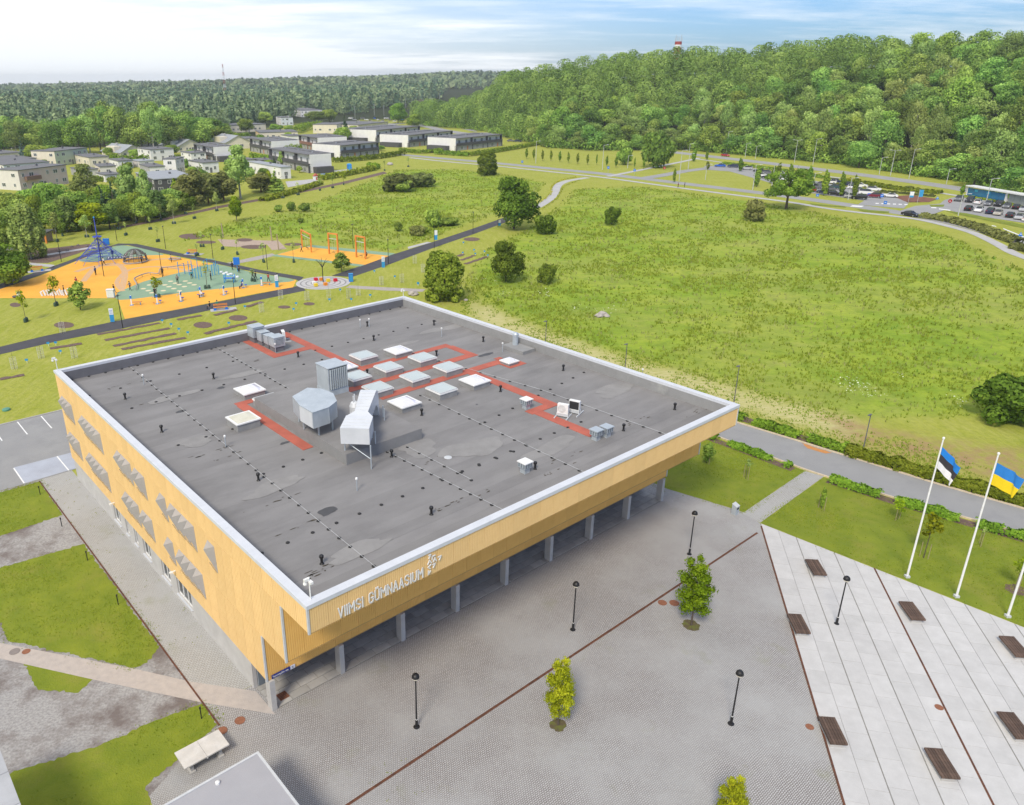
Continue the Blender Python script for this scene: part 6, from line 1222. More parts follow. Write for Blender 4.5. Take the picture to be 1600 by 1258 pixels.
# ------------------------------------------------------------------ people
def person(name_pose, c, rz, top, legs, hair, lab, skin=(.50, .33, .24)):
    P = {'stand': {0: (0, 0, .95), 1: (0, 0, 1.18), 2: (0, 0, 1.42), 3: (0, 0, 1.52), 4: (0, .02, 1.66), 5: (.20, 0, 1.40), 6: (.27, .02, 1.12), 7: (.27, .10, .86), 8: (-.20, 0, 1.40), 9: (-.27, .02, 1.12), 10: (-.27, .10, .86), 11: (.10, 0, .88), 12: (.11, .02, .48), 13: (.11, -.02, .07), 14: (.12, .12, .04), 15: (-.10, 0, .88), 16: (-.12, .02, .48), 17: (-.12, -.02, .07), 18: (-.13, .12, .04)},
         'sit': {0: (0, 0, .52), 1: (0, -.03, .75), 2: (0, 0, .98), 3: (0, .01, 1.08), 4: (0, .05, 1.22), 5: (.20, 0, .96), 6: (.25, .12, .72), 7: (.18, .36, .64), 8: (-.20, 0, .96), 9: (-.25, .12, .72), 10: (-.18, .36, .64), 11: (.10, .03, .50), 12: (.13, .45, .50), 13: (.13, .47, .08), 14: (.13, .60, .04), 15: (-.10, .03, .50), 16: (-.13, .45, .50), 17: (-.13, .47, .08), 18: (-.13, .60, .04)},
         'walk': {0: (0, 0, .93), 1: (0, .03, 1.16), 2: (0, .06, 1.40), 3: (0, .07, 1.50), 4: (0, .10, 1.64), 5: (.20, .05, 1.38), 6: (.26, -.10, 1.12), 7: (.25, -.12, .88), 8: (-.20, .05, 1.38), 9: (-.26, .18, 1.14), 10: (-.22, .36, 1.0), 11: (.10, 0, .87), 12: (.11, .20, .50), 13: (.11, .30, .08), 14: (.12, .43, .05), 15: (-.10, 0, .87), 16: (-.11, -.06, .47), 17: (-.12, -.34, .12), 18: (-.12, -.26, .05)}}[name_pose]
    E = [(0, 1), (1, 2), (2, 3), (3, 4), (2, 5), (5, 6), (6, 7), (2, 8), (8, 9), (9, 10), (0, 11), (11, 12), (12, 13), (13, 14), (0, 15), (15, 16), (16, 17), (17, 18)]
    R = [.145, .15, .16, .06, .115, .075, .05, .038, .075, .05, .038, .10, .068, .045, .04, .10, .068, .045, .04]
    me = bpy.data.meshes.new("skel"); me.from_pydata([P[i] for i in range(19)], E, []); so = bpy.data.objects.new("skel", me); COL.objects.link(so)
    so.modifiers.new("s", 'SKIN'); sv = me.skin_vertices[0].data
    for i in range(19): sv[i].radius = (R[i], R[i] * (.72 if i in (0, 1, 2) else 1)); sv[i].use_root = (i == 0)
    sd = so.modifiers.new("d", 'SUBSURF'); sd.levels = 1; dg = bpy.context.evaluated_depsgraph_get(); dg.update(); bm = bpy.data.meshes.new_from_object(so.evaluated_get(dg)); bpy.data.objects.remove(so)
    bm.materials.clear(); ms = [M("skin_%d" % int(skin[0] * 100), skin, None, 3, .6), M("cloth_%s" % "_".join("%d" % int(x * 100) for x in top), top, None, 3, .9), M("cloth_%s" % "_".join("%d" % int(x * 100) for x in legs), legs, None, 3, .9), m_blackr]
    for q in ms: bm.materials.append(q)
    pts = np.array([P[i] for i in range(19)]); reg = [2, 1, 1, 0, 0, 1, 1, 0, 1, 1, 0, 2, 2, 2, 3, 2, 2, 2, 3]
    for p in bm.polygons:
        d = np.linalg.norm(pts - np.array(p.center), axis=1) / np.array([1.3 if r_ > .1 else 1 for r_ in R]); p.material_index = reg[int(d.argmin())]; p.use_smooth = True
    o = tag(obj("person", bm, None, c, rz), lab, "person"); hd = P[4]
    obj("hair", MB().lathe([(.118, -.02), (.126, .05), (.10, .11), (.04, .135)], (hd[0], hd[1] - .025, hd[2]), 10), mats=M("hair_%d" % int(hair[0] * 1000), hair, None, 4, .9), parent=o); return o
K = (.02, .02, .024); Bk = (.012, .01, .01); Wt = (.7, .7, .7)
person('stand', G(278, 443.5), .4, (.23, .20, .19), K, (.10, .07, .05), "person in grey top and black trousers standing on the dotted green surface")
person('stand', G(101, 461), 2.0, K, (.3, .3, .32), Bk, "person in a dark jacket at the white climbing blocks")
person('walk', G(179.5, 459), 2.6, K, (.16, .2, .3), Bk, "person in black behind the white utility cabinet")
person('walk', G(204, 454), 1.2, (.25, .22, .24), K, Bk, "small person at the end of the balance beam")
person('stand', G(243, 464), .2, K, K, Bk, "person in black by the thin tree in the yellow strip")
person('sit', G(316, 465), 2.2, Wt, K, (.2, .13, .07), "person in white sitting on the middle fitness machine")
person('sit', G(378.5, 451), 1.6, (.03, .08, .38), K, Bk, "person in a blue jacket on the fitness machine by the path")
person('sit', G(328.5, 482.5), 2.0, K, K, Bk, "person in black sitting at the left end of the orange bench"); person('sit', G(340, 480.5), 2.6, (.02, .22, .16), K, (.08, .05, .03), "person in green sitting on the orange bench")
person('stand', G(434, 441), 3.6, (.03, .22, .25), K, Bk, "person in a teal top standing behind the info totem"); person('walk', G(471.5, 394), 1.5, (.55, .5, .5), K, Bk, "person in white and black by the left swing frame"); person('sit', G(573, 403.5), 1.0, (.05, .05, .06), K, Bk, "person sitting on the right swing frame's edge")
person('stand', G(254.5, 431.5), .9, (.12, .08, .07), K, (.16, .1, .06), "person in brown beside the lamp at the balance beam"); person('walk', G(363.5, 422), .9, (.03, .03, .04), K, Bk, "person in black by the blue backboard, walking"); person('sit', G(373.5, 427), .2, (.03, .03, .04), K, Bk, "person in black sitting beneath the blue backboard")
person('walk', G(395, 436), -.8, (.05, .045, .04), K, Bk, "left person of two in dark clothes near the round place"); person('walk', G(399.5, 438), -.5, (.06, .05, .05), K, Bk, "right person of two in dark clothes near the round place")
person('stand', G(196.5, 409.5), .5, (.06, .05, .12), K, Bk, "person in dark clothes leaning at the left of the dome"); person('stand', G(229, 408), 2.5, (.07, .04, .05), K, Bk, "person in dark clothes at the right of the dome"); person('walk', G(176.5, 402), .5, (.02, .04, .3), (.02, .03, .2), Bk, "person in blue by the rope net")
for i_, (x_, y_, p_, c_) in enumerate(((120, 447, 'walk', (.3, .05, .05)), (150, 430, 'stand', (.05, .1, .3)), (163, 415, 'walk', (.6, .6, .6)), (222, 412, 'walk', (.1, .1, .12)), (268, 410, 'stand', (.35, .3, .28)), (300, 436, 'walk', (.05, .25, .3)), (330, 438, 'stand', (.12, .12, .14)), (420, 441, 'walk', (.4, .08, .06)))): person(p_, G(x_, y_), i_ * 1.3, c_, K, Bk, ('child in red', 'person in blue', 'child in white', 'person in dark clothes', 'person in beige', 'person in turquoise', 'person in grey', 'person in rust red')[i_] + (' on the yellow surface left of the rope net', ' on the yellow surface below the rope net', ' under the edge of the rope net', ' just right of the climbing dome', ' by the oval ring', ' left of the blue bars', ' in front of the blue bars', ' walking near the round place')[i_])
person('walk', G(1059.5, 293.5), 1.0, (.25, .04, .05), K, Bk, "person in red and black walking on the street's pavement"); person('stand', G(1069.5, 293), 1.0, K, K, Bk, "person in black walking on the street's pavement")
# ================================================================== STREETS, CARS
ST = smooth([G(*p) for p in ((600, 239.5), (640, 243), (700, 248.5), (780, 255.5), (860, 263.5), (940, 271.5), (1060, 286), (1180, 300.5), (1260, 311), (1330, 321), (1400, 331.5), (1450, 340), (1520, 355), (1600, 378), (1680, 405))], 4)
ribquads("street", ST, 6.6, .03, m_asphf)
ribquads("pavement", smooth([G(*p) for p in ((640, 246.5), (700, 253), (780, 260), (860, 268.5), (940, 277.2), (1060, 293.5), (1180, 309), (1240, 317), (1290, 325.5), (1340, 332))], 4), 2.6, .05, m_walk)
ribquads("pavement", smooth([G(*p) for p in ((1340, 332), (1400, 338.5), (1440, 344), (1480, 353), (1520, 364), (1555, 380), (1580, 394), (1600, 402), (1650, 420))], 4), 2.6, .055, m_walk)
HW = smooth([G(*p) for p in ((700, 196), (760, 207), (850, 220.5), (1000, 232), (1053, 238), (1200, 255), (1313, 269), (1400, 280.5), (1500, 295), (1580, 311), (1680, 336))], 4)
ribquads("highway", HW, 9.0, .03, m_asphf)
ribquads("pavement", smooth([G(*p) for p in ((1085, 248), (1200, 263.5), (1313, 278.5), (1400, 291.5), (1490, 305), (1560, 317))], 4), 2.4, .05, m_walk)
ribquads("pavement", smooth([G(*p) for p in ((950, 276), (975, 271), (1010, 264), (1040, 258), (1070, 252), (1092, 247))], 4), 2.6, .056, m_walk)
ribquads("side_street", [G(*p) for p in ((1000, 279.5), (1030, 275), (1070, 267.5), (1110, 262.5))], 5.5, .045, m_asphf)
sheet("parking_lot", [PX([(1100, 259.5), (1150, 258.5), (1200, 267), (1260, 280), (1320, 292), (1360, 298), (1398, 305), (1420, 318), (1400, 322), (1360, 315), (1310, 308), (1262, 301), (1225, 292), (1180, 279), (1140, 268), (1105, 265.5)]), PX([(1355, 311), (1420, 317), (1412, 326), (1340, 320)]), PX([(1475, 313), (1492, 308), (1560, 316), (1700, 342), (1700, 372), (1610, 350), (1503, 334), (1476, 327), (1465, 322)]), PX([(1405, 330), (1430, 322), (1475, 318), (1480, 327), (1450, 338), (1420, 336)])], .04, m_asphf)
sheet("verge", [PX([(1477, 330), (1510, 333.5), (1600, 352), (1700, 378), (1700, 385), (1600, 357), (1500, 336)]), PX([(1452, 320.5), (1476, 320), (1474, 323.5), (1455, 323.5)]), PX([(1265, 318), (1320, 323), (1322, 324.5), (1270, 321)]), PX([(1338, 327), (1390, 331), (1388, 333.5), (1350, 331)])], .07, m_lawn)
b = MB()
for k in range(6): b.add([(*G(1477 + k * 14.5, 339.3 + k * 2.6)[:2], .045), (*G(1484 + k * 14.5, 340.6 + k * 2.6)[:2], .045), (*G(1484 + k * 14.5, 341.6 + k * 2.6)[:2], .045), (*G(1477 + k * 14.5, 340.3 + k * 2.6)[:2], .045)], [(3, 2, 1, 0)])
b.add([(*G(x, y)[:2], .045) for x, y in ((1568, 357), (1600, 370), (1640, 388), (1640, 390), (1600, 371.5), (1567, 358))], [(5, 4, 3, 2, 1, 0)])
for x in range(6): b.add([(*G(1368 + x * 9, 317.4 + x * .35 + dy)[:2], .05) for dy in (0, 1.3)] + [(*G(1373 + x * 9, 317.6 + x * .35 + dy)[:2], .05) for dy in (1.3, 0)], [(0, 1, 2, 3)])
for p in ([(1332, 321), (1350, 322), (1346, 324), (1328, 323)], [(1455, 323.8), (1463, 324.3), (1463, 325.8), (1455, 325.2)], [(1467, 326), (1485, 328.3), (1485, 329.8), (1467, 327.3)]): b.add([(*G(x, y)[:2], .05) for x, y in p], [(3, 2, 1, 0)])
struct("lane_marking", b, m_white)
sheet("planting_bed", [PX([(1395, 307), (1424, 305), (1465, 311), (1452, 316), (1418, 316.5)])], .06, M("bed_red", (.24, .10, .06), (.14, .07, .05), .6, .95, detail=8))
# noise barrier with blue glass beside the highway
A1, A2 = G(1509, 307), G(1640, 331); d = (A2 - A1)[:2]; L_ = np.hypot(*d); rz = math.atan2(d[1], d[0]); o = thing("glass_shelter", "white framed glass shelter with a long blue panel by the highway", "shelter", A1, rz); hh = ztop(A1, 289.5); W2 = L_ * .47
obj("roof", MB().box(-.4, L_ + .4, -.6, 2.6, hh - .35, hh), mats=m_whitep, parent=o); m_bg = M("blue_glass", (.02, .17, .34), (.015, .13, .29), .3, .15, spec=.6)
for k in range(6):
    p = obj("pane", MB().box(.3 + k * W2 / 6 + .02, .3 + (k + 1) * W2 / 6 - .02, 0, .06, .25, hh - .7), mats=m_bg, parent=o)
for k in (1, 3): obj("poster", MB().box(.6 + k * W2 / 6, .6 + k * W2 / 6 + 1.3, -.03, -.004, hh * .55, hh * .72), mats=M("poster_cyan", (.05, .42, .6), None, 2, .4), parent=o)
for x in (.12, W2 + .55, W2 + .9, L_ * .80, L_): obj("post", MB().box(x - .14, x + .14, -.1, .16, 0, hh - .35), mats=m_whitep, parent=o)
for k in range(5): obj("pane", MB().box(W2 + 1.2 + k * (L_ * .33) / 5, W2 + 1.1 + (k + 1) * (L_ * .33) / 5, .5, .56, .3, hh - .5), mats=M("clear_glass", (.35, .38, .38), None, 1, .1, spec=.6), parent=o)
obj("floor", MB().box(-.5, L_ + .5, -.8, 2.6, 0, .12), mats=m_conc, parent=o)
o = tree_px("column2", 1502, 306, 289, 8, "clipped ivy pillar at the left end of the glass shelter", cat="bush", name="bush")
# cars
def car_shell(kind):
    L, W = {'sedan': (4.7, 1.82), 'hatch': (4.2, 1.78), 'suv': (4.6, 1.9), 'van': (4.9, 1.95)}[kind]
    lo = {'sedan': [(-.5, .30), (-.5, .72), (-.46, .92), (-.30, .98), (.16, .98), (.40, .86), (.49, .70), (.5, .32)], 'hatch': [(-.5, .30), (-.5, .85), (-.47, 1.0), (.18, .98), (.42, .84), (.49, .68), (.5, .32)], 'suv': [(-.5, .36), (-.5, 1.0), (-.47, 1.12), (.22, 1.10), (.44, 1.0), (.495, .8), (.5, .38)], 'van': [(-.5, .34), (-.5, 1.15), (-.48, 1.25), (.32, 1.2), (.46, .95), (.5, .7), (.5, .34)]}[kind]
    hi = {'sedan': [(-.36, .975), (-.22, 1.40), (-.12, 1.46), (.04, 1.44), (.20, .975)], 'hatch': [(-.48, .99), (-.42, 1.40), (-.34, 1.47), (.02, 1.48), (.21, .975)], 'suv': [(-.48, 1.11), (-.42, 1.6), (-.36, 1.69), (.05, 1.69), (.23, 1.095)], 'van': [(-.485, 1.24), (-.47, 1.85), (-.44, 1.93), (.14, 1.93), (.33, 1.19)]}[kind]
    b = MB(); n = len(lo); rows = []
    for s, q, zs in ((-1, 1.0, 0), (-1, .90, 0), (1, .90, 0), (1, 1.0, 0)): pass
    prof = []
    for y, ins in ((-W / 2, .05), (-W / 2 * .93, 0), (W / 2 * .93, 0), (W / 2, .05)):
        cz = .62; cx_ = 0; prof.append([(x * L * (1 - ins * .35), y, cz + (z - cz) * (1 - ins * 2.2)) for x, z in lo])
    vs = sum(prof, []); b.add(vs, [(j * n + i, j * n + (i + 1) % n, (j + 1) * n + (i + 1) % n, (j + 1) * n + i) for j in range(3) for i in range(n)] + [tuple(range(n - 1, -1, -1)), tuple(range(3 * n, 4 * n))])
    # roof panel on the cabin
    c = MB(); m_ = len(hi); w0, w1 = W / 2 * .92, W / 2 * .74; zz0, zz1 = hi[0][1], max(z for _, z in hi)
    def yw(z): return w0 + (w1 - w0) * (z - zz0) / (zz1 - zz0)
    vl = [(x * L, -yw(z), z) for x, z in hi]; vr = [(x * L, yw(z), z) for x, z in hi]; c.add(vl + vr, [(i, i + 1, m_ + i + 1, m_ + i) for i in range(m_ - 1)] + [tuple(range(m_ - 1, -1, -1)), tuple(range(m_, 2 * m_))])
    r = MB(); tops = [i for i in range(m_) if hi[i][1] > zz1 - .12]; a, e_ = hi[tops[0]], hi[tops[-1]]
    r.add([(a[0] * L, -yw(a[1]), a[1] + .012), (e_[0] * L, -yw(e_[1]), e_[1] + .012), (e_[0] * L, yw(e_[1]), e_[1] + .012), (a[0] * L, yw(a[1]), a[1] + .012), (a[0] * L, -yw(a[1]), a[1] - .02), (e_[0] * L, -yw(e_[1]), e_[1] - .02), (e_[0] * L, yw(e_[1]), e_[1] - .02), (a[0] * L, yw(a[1]), a[1] - .02)], [(0, 1, 2, 3), (0, 4, 5, 1), (1, 5, 6, 2), (2, 6, 7, 3), (3, 7, 4, 0)])
    for i, (x, z) in enumerate(hi[:-1]):
        if kind != 'van' and i in (0, m_ - 2) or True:
            for s in (-1, 1):
                x1_, z1_ = hi[i + 1]
                if i in (0, m_ - 2): r.tube([(x * L, s * (yw(z) + .005), z), (x1_ * L, s * (yw(z1_) + .005), z1_)], .035, 4)
    return L, W, b, c, r
CARP = {}
m_tyre = M("tyre", (.02, .02, .02), None, 4, .9); m_rim = M("rim", (.42, .43, .45), None, 4, .35, metal=.6); m_head = M("headlight", (.75, .76, .78), None, 4, .2); m_tail = M("taillight", (.35, .01, .015), None, 4, .3); m_cglass = M("car_glass", (.02, .024, .028), None, 4, .08, spec=.7)
for k in ('sedan', 'hatch', 'suv', 'van'):
    L, W, b, c, r = car_shell(k); pm0 = M("paint_base", (.5, .5, .5), None, 3, .3)
    wb_ = MB().lathe([(.20, -.1), (.33, -.09), (.34, 0), (.33, .09), (.20, .1)], seg=14); wb_.v = [(x, z, y + .34) for x, y, z in wb_.v]; wm_ = wb_.mesh("wheel", m_tyre); rb_ = MB().lathe([(.21, -.108), (.21, .108)], seg=12); rb_.v = [(x, z, y + .34) for x, y, z in rb_.v]; rm_ = rb_.mesh("rim", m_rim)
    CARP[k] = (L, W, b.mesh("body", pm0), c.mesh("cabin", m_cglass), r.mesh("roof", pm0), wm_, rm_)
PAINT = {'black': (.012, .012, .014), 'white': (.76, .76, .76), 'silver': (.42, .43, .45), 'grey': (.14, .145, .155), 'darkblue': (.02, .03, .075), 'blue': (.01, .10, .52), 'red': (.42, .012, .02), 'maroon': (.18, .015, .03), 'beige': (.40, .37, .31), 'teal': (.03, .08, .09)}
def car(kind, c, rz, colour, lab, grp=None):
    L, W, bm, cm, rm, wm_, ri = CARP[kind]; o = thing("parked_car" if grp else "car", lab, "car", c, rz, grp); pt = M("paint_" + colour, PAINT[colour], tuple(x * .95 for x in PAINT[colour]), 2, .28, spec=.6)
    for nm, me, p in (("body", bm, 1), ("cabin", cm, 0), ("roof", rm, 1)):
        q = obj(nm, me, o)
        if p: q.material_slots[0].link = 'OBJECT'; q.material_slots[0].material = pt
    for x in (-L * .31, L * .31):
        for y in (-W / 2 + .08, W / 2 - .08): wq = obj("wheel", wm_, o, (x, y, 0)); obj("rim", ri, wq)
    zl = .74 if kind in ('sedan', 'hatch') else .86
    for y in (-W * .34, W * .34):
        obj("headlight", MB().box(L * .478, L * .492, y - .18, y + .18, zl - .09, zl + .05), mats=m_head, parent=o); obj("taillight", MB().box(-L * .502, -L * .494, y - .17, y + .17, zl, zl + .16), mats=m_tail, parent=o)
    return o
def cz(c, z): c = np.array(c); c[2] = z; return c
car('sedan', cz(G(1422, 338), .035), math.atan2(*(G(1450, 341) - G(1400, 333))[[1, 0]]), 'black', "black saloon car turning at the junction by the meadow")
car('sedan', cz(G(1133, 244.5), .035), math.atan2(*(G(1200, 255) - G(1053, 238))[[1, 0]]), 'red', "red car driving on the highway below the wooded hill")
R2 = [(650, 370, 'suv', 'grey', "grey car"), (795, 385, 'suv', 'black', "black car"), (905, 408, 'hatch', 'white', "white car"), (1040, 428, 'sedan', 'grey', "dark grey car"), (1170, 438, 'suv', 'black', "black off roader"), (1280, 462, 'hatch', 'grey', "grey hatchback"), (1405, 475, 'hatch', 'black', "black car with red lights"), (1500, 502, 'sedan', 'silver', "silver car")]
ORD = ["first", "second", "third", "fourth", "fifth", "sixth", "seventh", "eighth", "ninth"]
aim = math.atan2(*(G(1556, 318) - G(1544, 325))[[1, 0]])
for i, (x, y, k, c_, n_) in enumerate(R2): car(k, cz(G(1420 + x * .1192, 270 + y * .1192), .042), aim + (math.pi if i in (2, 6) else 0) + math.pi, c_, n_ + ", %s from left, back row of right car park" % ORD[i], "cars in the right car park")
for i, (x, y, k, c_, n_) in enumerate([(780, 495, 'hatch', 'black', "black car with red tail lights"), (915, 512, 'hatch', 'white', "white car"), (1065, 535, 'suv', 'darkblue', "dark blue car"), (1165, 553, 'sedan', 'beige', "greenish grey car"), (1325, 582, 'sedan', 'black', "black car"), (1440, 608, 'hatch', 'silver', "silver car"), (1540, 632, 'hatch', 'white', "white car")]): car(k, cz(G(1420 + x * .1192, 270 + y * .1192), .042), aim + (math.pi if i in (1, 3, 5) else 0), c_, n_ + ", %s from left, front row of right car park" % ORD[i], "cars in the right car park")
L1 = [(1125, 261, 'sedan', 'blue', "bright blue car at the left end of the long car park"), (1145, 262, 'suv', 'darkblue', "dark blue off roader right of the bright blue car"), (1167, 265.5, 'suv', 'silver', "silver car behind the narrow young tree"), (1186, 269, 'sedan', 'black', "black car at the bend of the long car park"), (1192, 276.5, 'hatch', 'white', "white hatchback left of the black columns of trees"), (1200, 272.5, 'suv', 'grey', "dark grey car behind the white hatchback"), (1199, 279, 'sedan', 'black', "black car in front of the white hatchback"), (1221, 273.5, 'sedan', 'silver', "silver car between two columnar trees"), (1243, 278, 'hatch', 'silver', "silver hatchback seen from behind, near the umbrella tree"), (1274, 295, 'suv', 'grey', "dark grey car left of a columnar tree"), (1265, 299.5, 'hatch', 'red', "red car showing its tail by the umbrella tree"), (1297, 287, 'hatch', 'white', "white car in the back row of the long car park"), (1306, 286.5, 'suv', 'darkblue', "blue car in the back row right of the white one"), (1322, 291, 'suv', 'darkblue', "dark blue car in the back row behind the last columnar trees"), (1302, 295.5, 'suv', 'teal', "teal dark car in the middle row"), (1294, 298, 'sedan', 'grey', "grey car in the middle row by a columnar tree"), (1303, 305, 'hatch', 'black', "black car in the front row left of a columnar tree"), (1319, 306.5, 'sedan', 'black', "black car in the front row between columnar trees"), (1345, 292.5, 'hatch', 'white', "white car in the back row left of a white off roader"), (1365, 299, 'suv', 'white', "white off roader at the back right of the long car park"), (1354, 304.5, 'van', 'white', "white van in the middle of the long car park"), (1365, 309, 'suv', 'maroon', "dark red car in the front row by the blue sign"), (1342, 311.5, 'suv', 'black', "black off roader at the front by the last columnar tree"), (1343, 299.5, 'sedan', 'grey', "dark car behind the white van"), (1390, 308.5, 'sedan', 'white', "white car at the exit of the long car park"), (1330, 309.5, 'hatch', 'silver', "silver car in the front row left of the black off roader"), (1281, 290, 'sedan', 'grey', "grey car in the back row left of the white one"), (1335, 296, 'suv', 'white', "white car in the middle row behind the last columnar trees"), (1286, 302, 'hatch', 'darkblue', "dark blue car in the front row by the umbrella tree"), (1230, 283, 'sedan', 'white', "white car partly behind the umbrella tree")]
for i, (x, y, k, c_, n_) in enumerate(L1): car(k, cz(G(x, y), .042), random.choice([-.55, -.50, 2.6, 2.55]) if i > 8 else -.5 + random.choice([0, math.pi]), c_, n_, "cars in the long car park")
for px, py, c_, k, lab in ((672, 238.5, 'black', 'sedan', "black car in front of the terraced houses"), (798, 221.5, 'grey', 'sedan', "grey car on the highway near the hedge, left of two"), (809, 222, 'darkblue', 'sedan', "dark car on the highway near the hedge, right of two")): car(k, cz(G(px, py), .05), -.35, c_, lab, None)
# street lamps along the roads
m_gpole = M("pole_galv", (.50, .52, .53), None, 3, .5)
def tall_lamp(px, py, yt, arms, lab):
    c = G(px, py); h_ = ztop(c, yt); o = thing("street_light", lab, "street light", c, -.45, "street lights along the roads"); obj("pole", MB().tube([(0, 0, 0), (0, 0, h_)], [.14, .07], 6), mats=m_gpole, parent=o)
    for s in ((-1, 1) if arms == 2 else (1,)):
        obj("arm", MB().tube([(0, 0, h_ - .3), (s * .6, 0, h_), (s * 1.6, 0, h_ + .1)], .05, 5), mats=m_gpole, parent=o); obj("lamp_head", MB().box(s * 1.6 - .4, s * 1.6 + .4, -.14, .14, h_ + .06, h_ + .2), mats=m_trim, parent=o)
TL = [(1241, 254, 219, 2, "behind"), (1270, 257.5, 217, 1, ""), (1373.5, 272.5, 246, 1, ""), (1391, 275, 235, 2, ""), (1420, 279, 233, 1, ""), (1478.5, 287.5, 264, 1, ""), (1540, 319, 279, 1, ""), (837, 255.5, 220.5, 1, ""), (941, 265.5, 226.5, 1, ""), (1108.5, 238, 207.5, 2, ""), (1134.5, 240.5, 205.5, 1, ""), (1164, 246.5, 224, 1, ""), (1180, 248, 228, 1, ""), (1061, 283, 235, 1, ""), (1075, 265, 240, 1, ""), (1176, 297, 257.5, 1, ""), (1020, 257.5, 237.5, 1, ""), (980.5, 263, 243, 1, ""), (1077, 237.5, 224.5, 1, ""), (1205, 296, 258, 1, ""), (1325, 312, 278, 1, ""), (1269, 300, 270, 1, ""), (1497, 337, 303, 1, ""), (1102, 281, 257, 1, "")]
for px, py, yt, a, _ in TL: tall_lamp(px, py, yt, a, ("single armed" if a == 1 else "double armed") + " grey street light %s, number %d from left" % ("along the roads below the hill", 1 + sorted(q[0] for q in TL).index(px)))
# signs
def sign(px, py, yt, shape, col, lab):
    c = G(px, py); h_ = ztop(c, yt); o = thing("traffic_sign", lab, "traffic sign", c, -.3); obj("post", MB().tube([(0, 0, 0), (0, 0, h_)], .05, 5), mats=m_gpole, parent=o)
    r = .55
    if shape == 'r': b = MB().lathe([(r, -.02), (r, .02)], seg=16); b.v = [(x, z - .06, y + h_ - .4) for x, y, z in b.v]
    elif shape == 't': b = MB(); b.add([(-r, -.05, h_ - .9), (r, -.05, h_ - .9), (0, -.05, h_ + .05), (-r, -.08, h_ - .9), (r, -.08, h_ - .9), (0, -.08, h_ + .05)], [(0, 1, 2), (5, 4, 3), (0, 3, 4, 1), (1, 4, 5, 2), (2, 5, 3, 0)])
    else: b = MB().box(-.45, .45, -.08, -.05, h_ - .95, h_)
    obj("plate", b, mats=col, parent=o); obj("mark", MB().box(-.2, .2, -.095, -.086, h_ - .52, h_ - .36), mats=m_wpan, parent=o)
sign(1377, 311, 303.5, 's', m_blue, "blue square sign at the exit of the long car park"); sign(1357, 309, 302, 's', m_blue, "blue square sign in front of the dark red car"); sign(1382, 323, 314, 's', m_blue, "blue sign at the crossing by the junction"); sign(1483.5, 318.5, 312, 'r', m_tail, "red and white no entry sign at the right car park"); sign(1464, 313, 307, 't', m_blue, "blue and white triangular sign by the planting bed"); sign(1593, 372, 363, 't', m_blue, "blue triangular sign at the road's right edge"); sign(1038, 265.5, 261, 'r', m_tail, "small red sign by the cross pavement"); sign(950, 270, 260, 's', m_blue, "blue sign at the pedestrian crossing"); sign(816, 256, 251, 's', m_blue, "blue sign by the street near the egg shaped tree"); sign(991, 273, 264, 's', m_blue, "blue sign right of the pedestrian crossing"); sign(1277, 307, 303, 's', m_blue, "small blue sign in front of the umbrella tree")
for px, py, yt, lab in ((1419, 316, 299, "pale blue and white feather flag at the planting bed"), (1433, 317, 296, "tall blue feather flag at the planting bed")):
    c = G(px, py); h_ = ztop(c, yt); o = thing("feather_flag", lab, "flag", c, -.3); obj("pole", MB().tube([(0, 0, 0), (0, 0, h_)], .05, 5), mats=m_gpole, parent=o); b = MB(); b.box(.06, 1.15, -.02, .02, h_ * .45, h_ * .97); obj("cloth", b, mats=m_sky if px > 1425 else m_wpan, parent=o); obj("cloth_band", MB().box(.06, 1.15, -.03, -.022, h_ * .45, h_ * .62), mats=m_sky, parent=o)
NUMW = 'one two three four five six seven eight nine ten eleven twelve thirteen fourteen'.split()
# trees along the street and car parks
for i, (x, y, w_) in enumerate(((90, 992, 22), (135, 996, 20), (190, 1004, 20), (242, 1006, 20), (297, 1012, 22), (350, 1018, 20), (408, 1024, 22), (470, 1030, 20), (527, 1030, 12), (590, 1040, 20), (648, 1045, 24), (763, 1052, 12), (820, 1055, 18), (945, 1045, 20))): tree_px("column2", 800 + x * .2505, y * .2505, (y - 68) * .2505, w_ * .2505, "small oval tree in the verge row below the wood, number %s from left" % NUMW[i], group="row of small oval trees on the verge")
COLS = [(1084, 252.5, 232, 9), (1104, 250, 235.5, 5.5), (1156, 268, 247, 9), (1182, 292, 260, 12), (1207, 288, 259, 11), (1216, 275, 254, 8), (1234, 281, 256, 9), (1261, 299, 260, 13), (1287, 306, 266, 13), (1313, 307, 269, 11), (1333, 311, 274, 10), (1043, 256, 240, 7), (1053, 285, 263, 6), (1105, 265, 252, 7)]
for i, (px, py, yt, w_) in enumerate(COLS): tree_px("column", px, py, yt, w_, "narrow upright tree standing along the long car park, number %s from the left" % NUMW[sorted(COLS).index((px, py, yt, w_))], group="columnar trees along the long car park")
tree_px("bush3", 975, 258, 224, 26, "rounded tree on the verge, left of the lone tall oval tree"); tree_px("bush3", 1026, 262, 194, 54, "tall bushy oval tree at the end of the verge by the cross pavement")
tree_px("bush2", 1421, 294, 290, 12, "small dark red shrub between the highway and the car park", cat="bush", name="bush"); 
hedge("hedge", [G(x, y) for x, y in ((1440, 340), (1480, 346), (1530, 359), (1560, 371), (1590, 381))], 3.2, 1.25, 5200, .40, L_OLIVE, "low hedge of olive shrubs along the curved pavement", seed=21)
hedge("hedge", [G(x, y) for x, y in ((1583, 388), (1600, 392), (1640, 402))], 3, 1.2, 1500, .40, L_OLIVE, "short hedge at the right edge beside the curved pavement", seed=22)
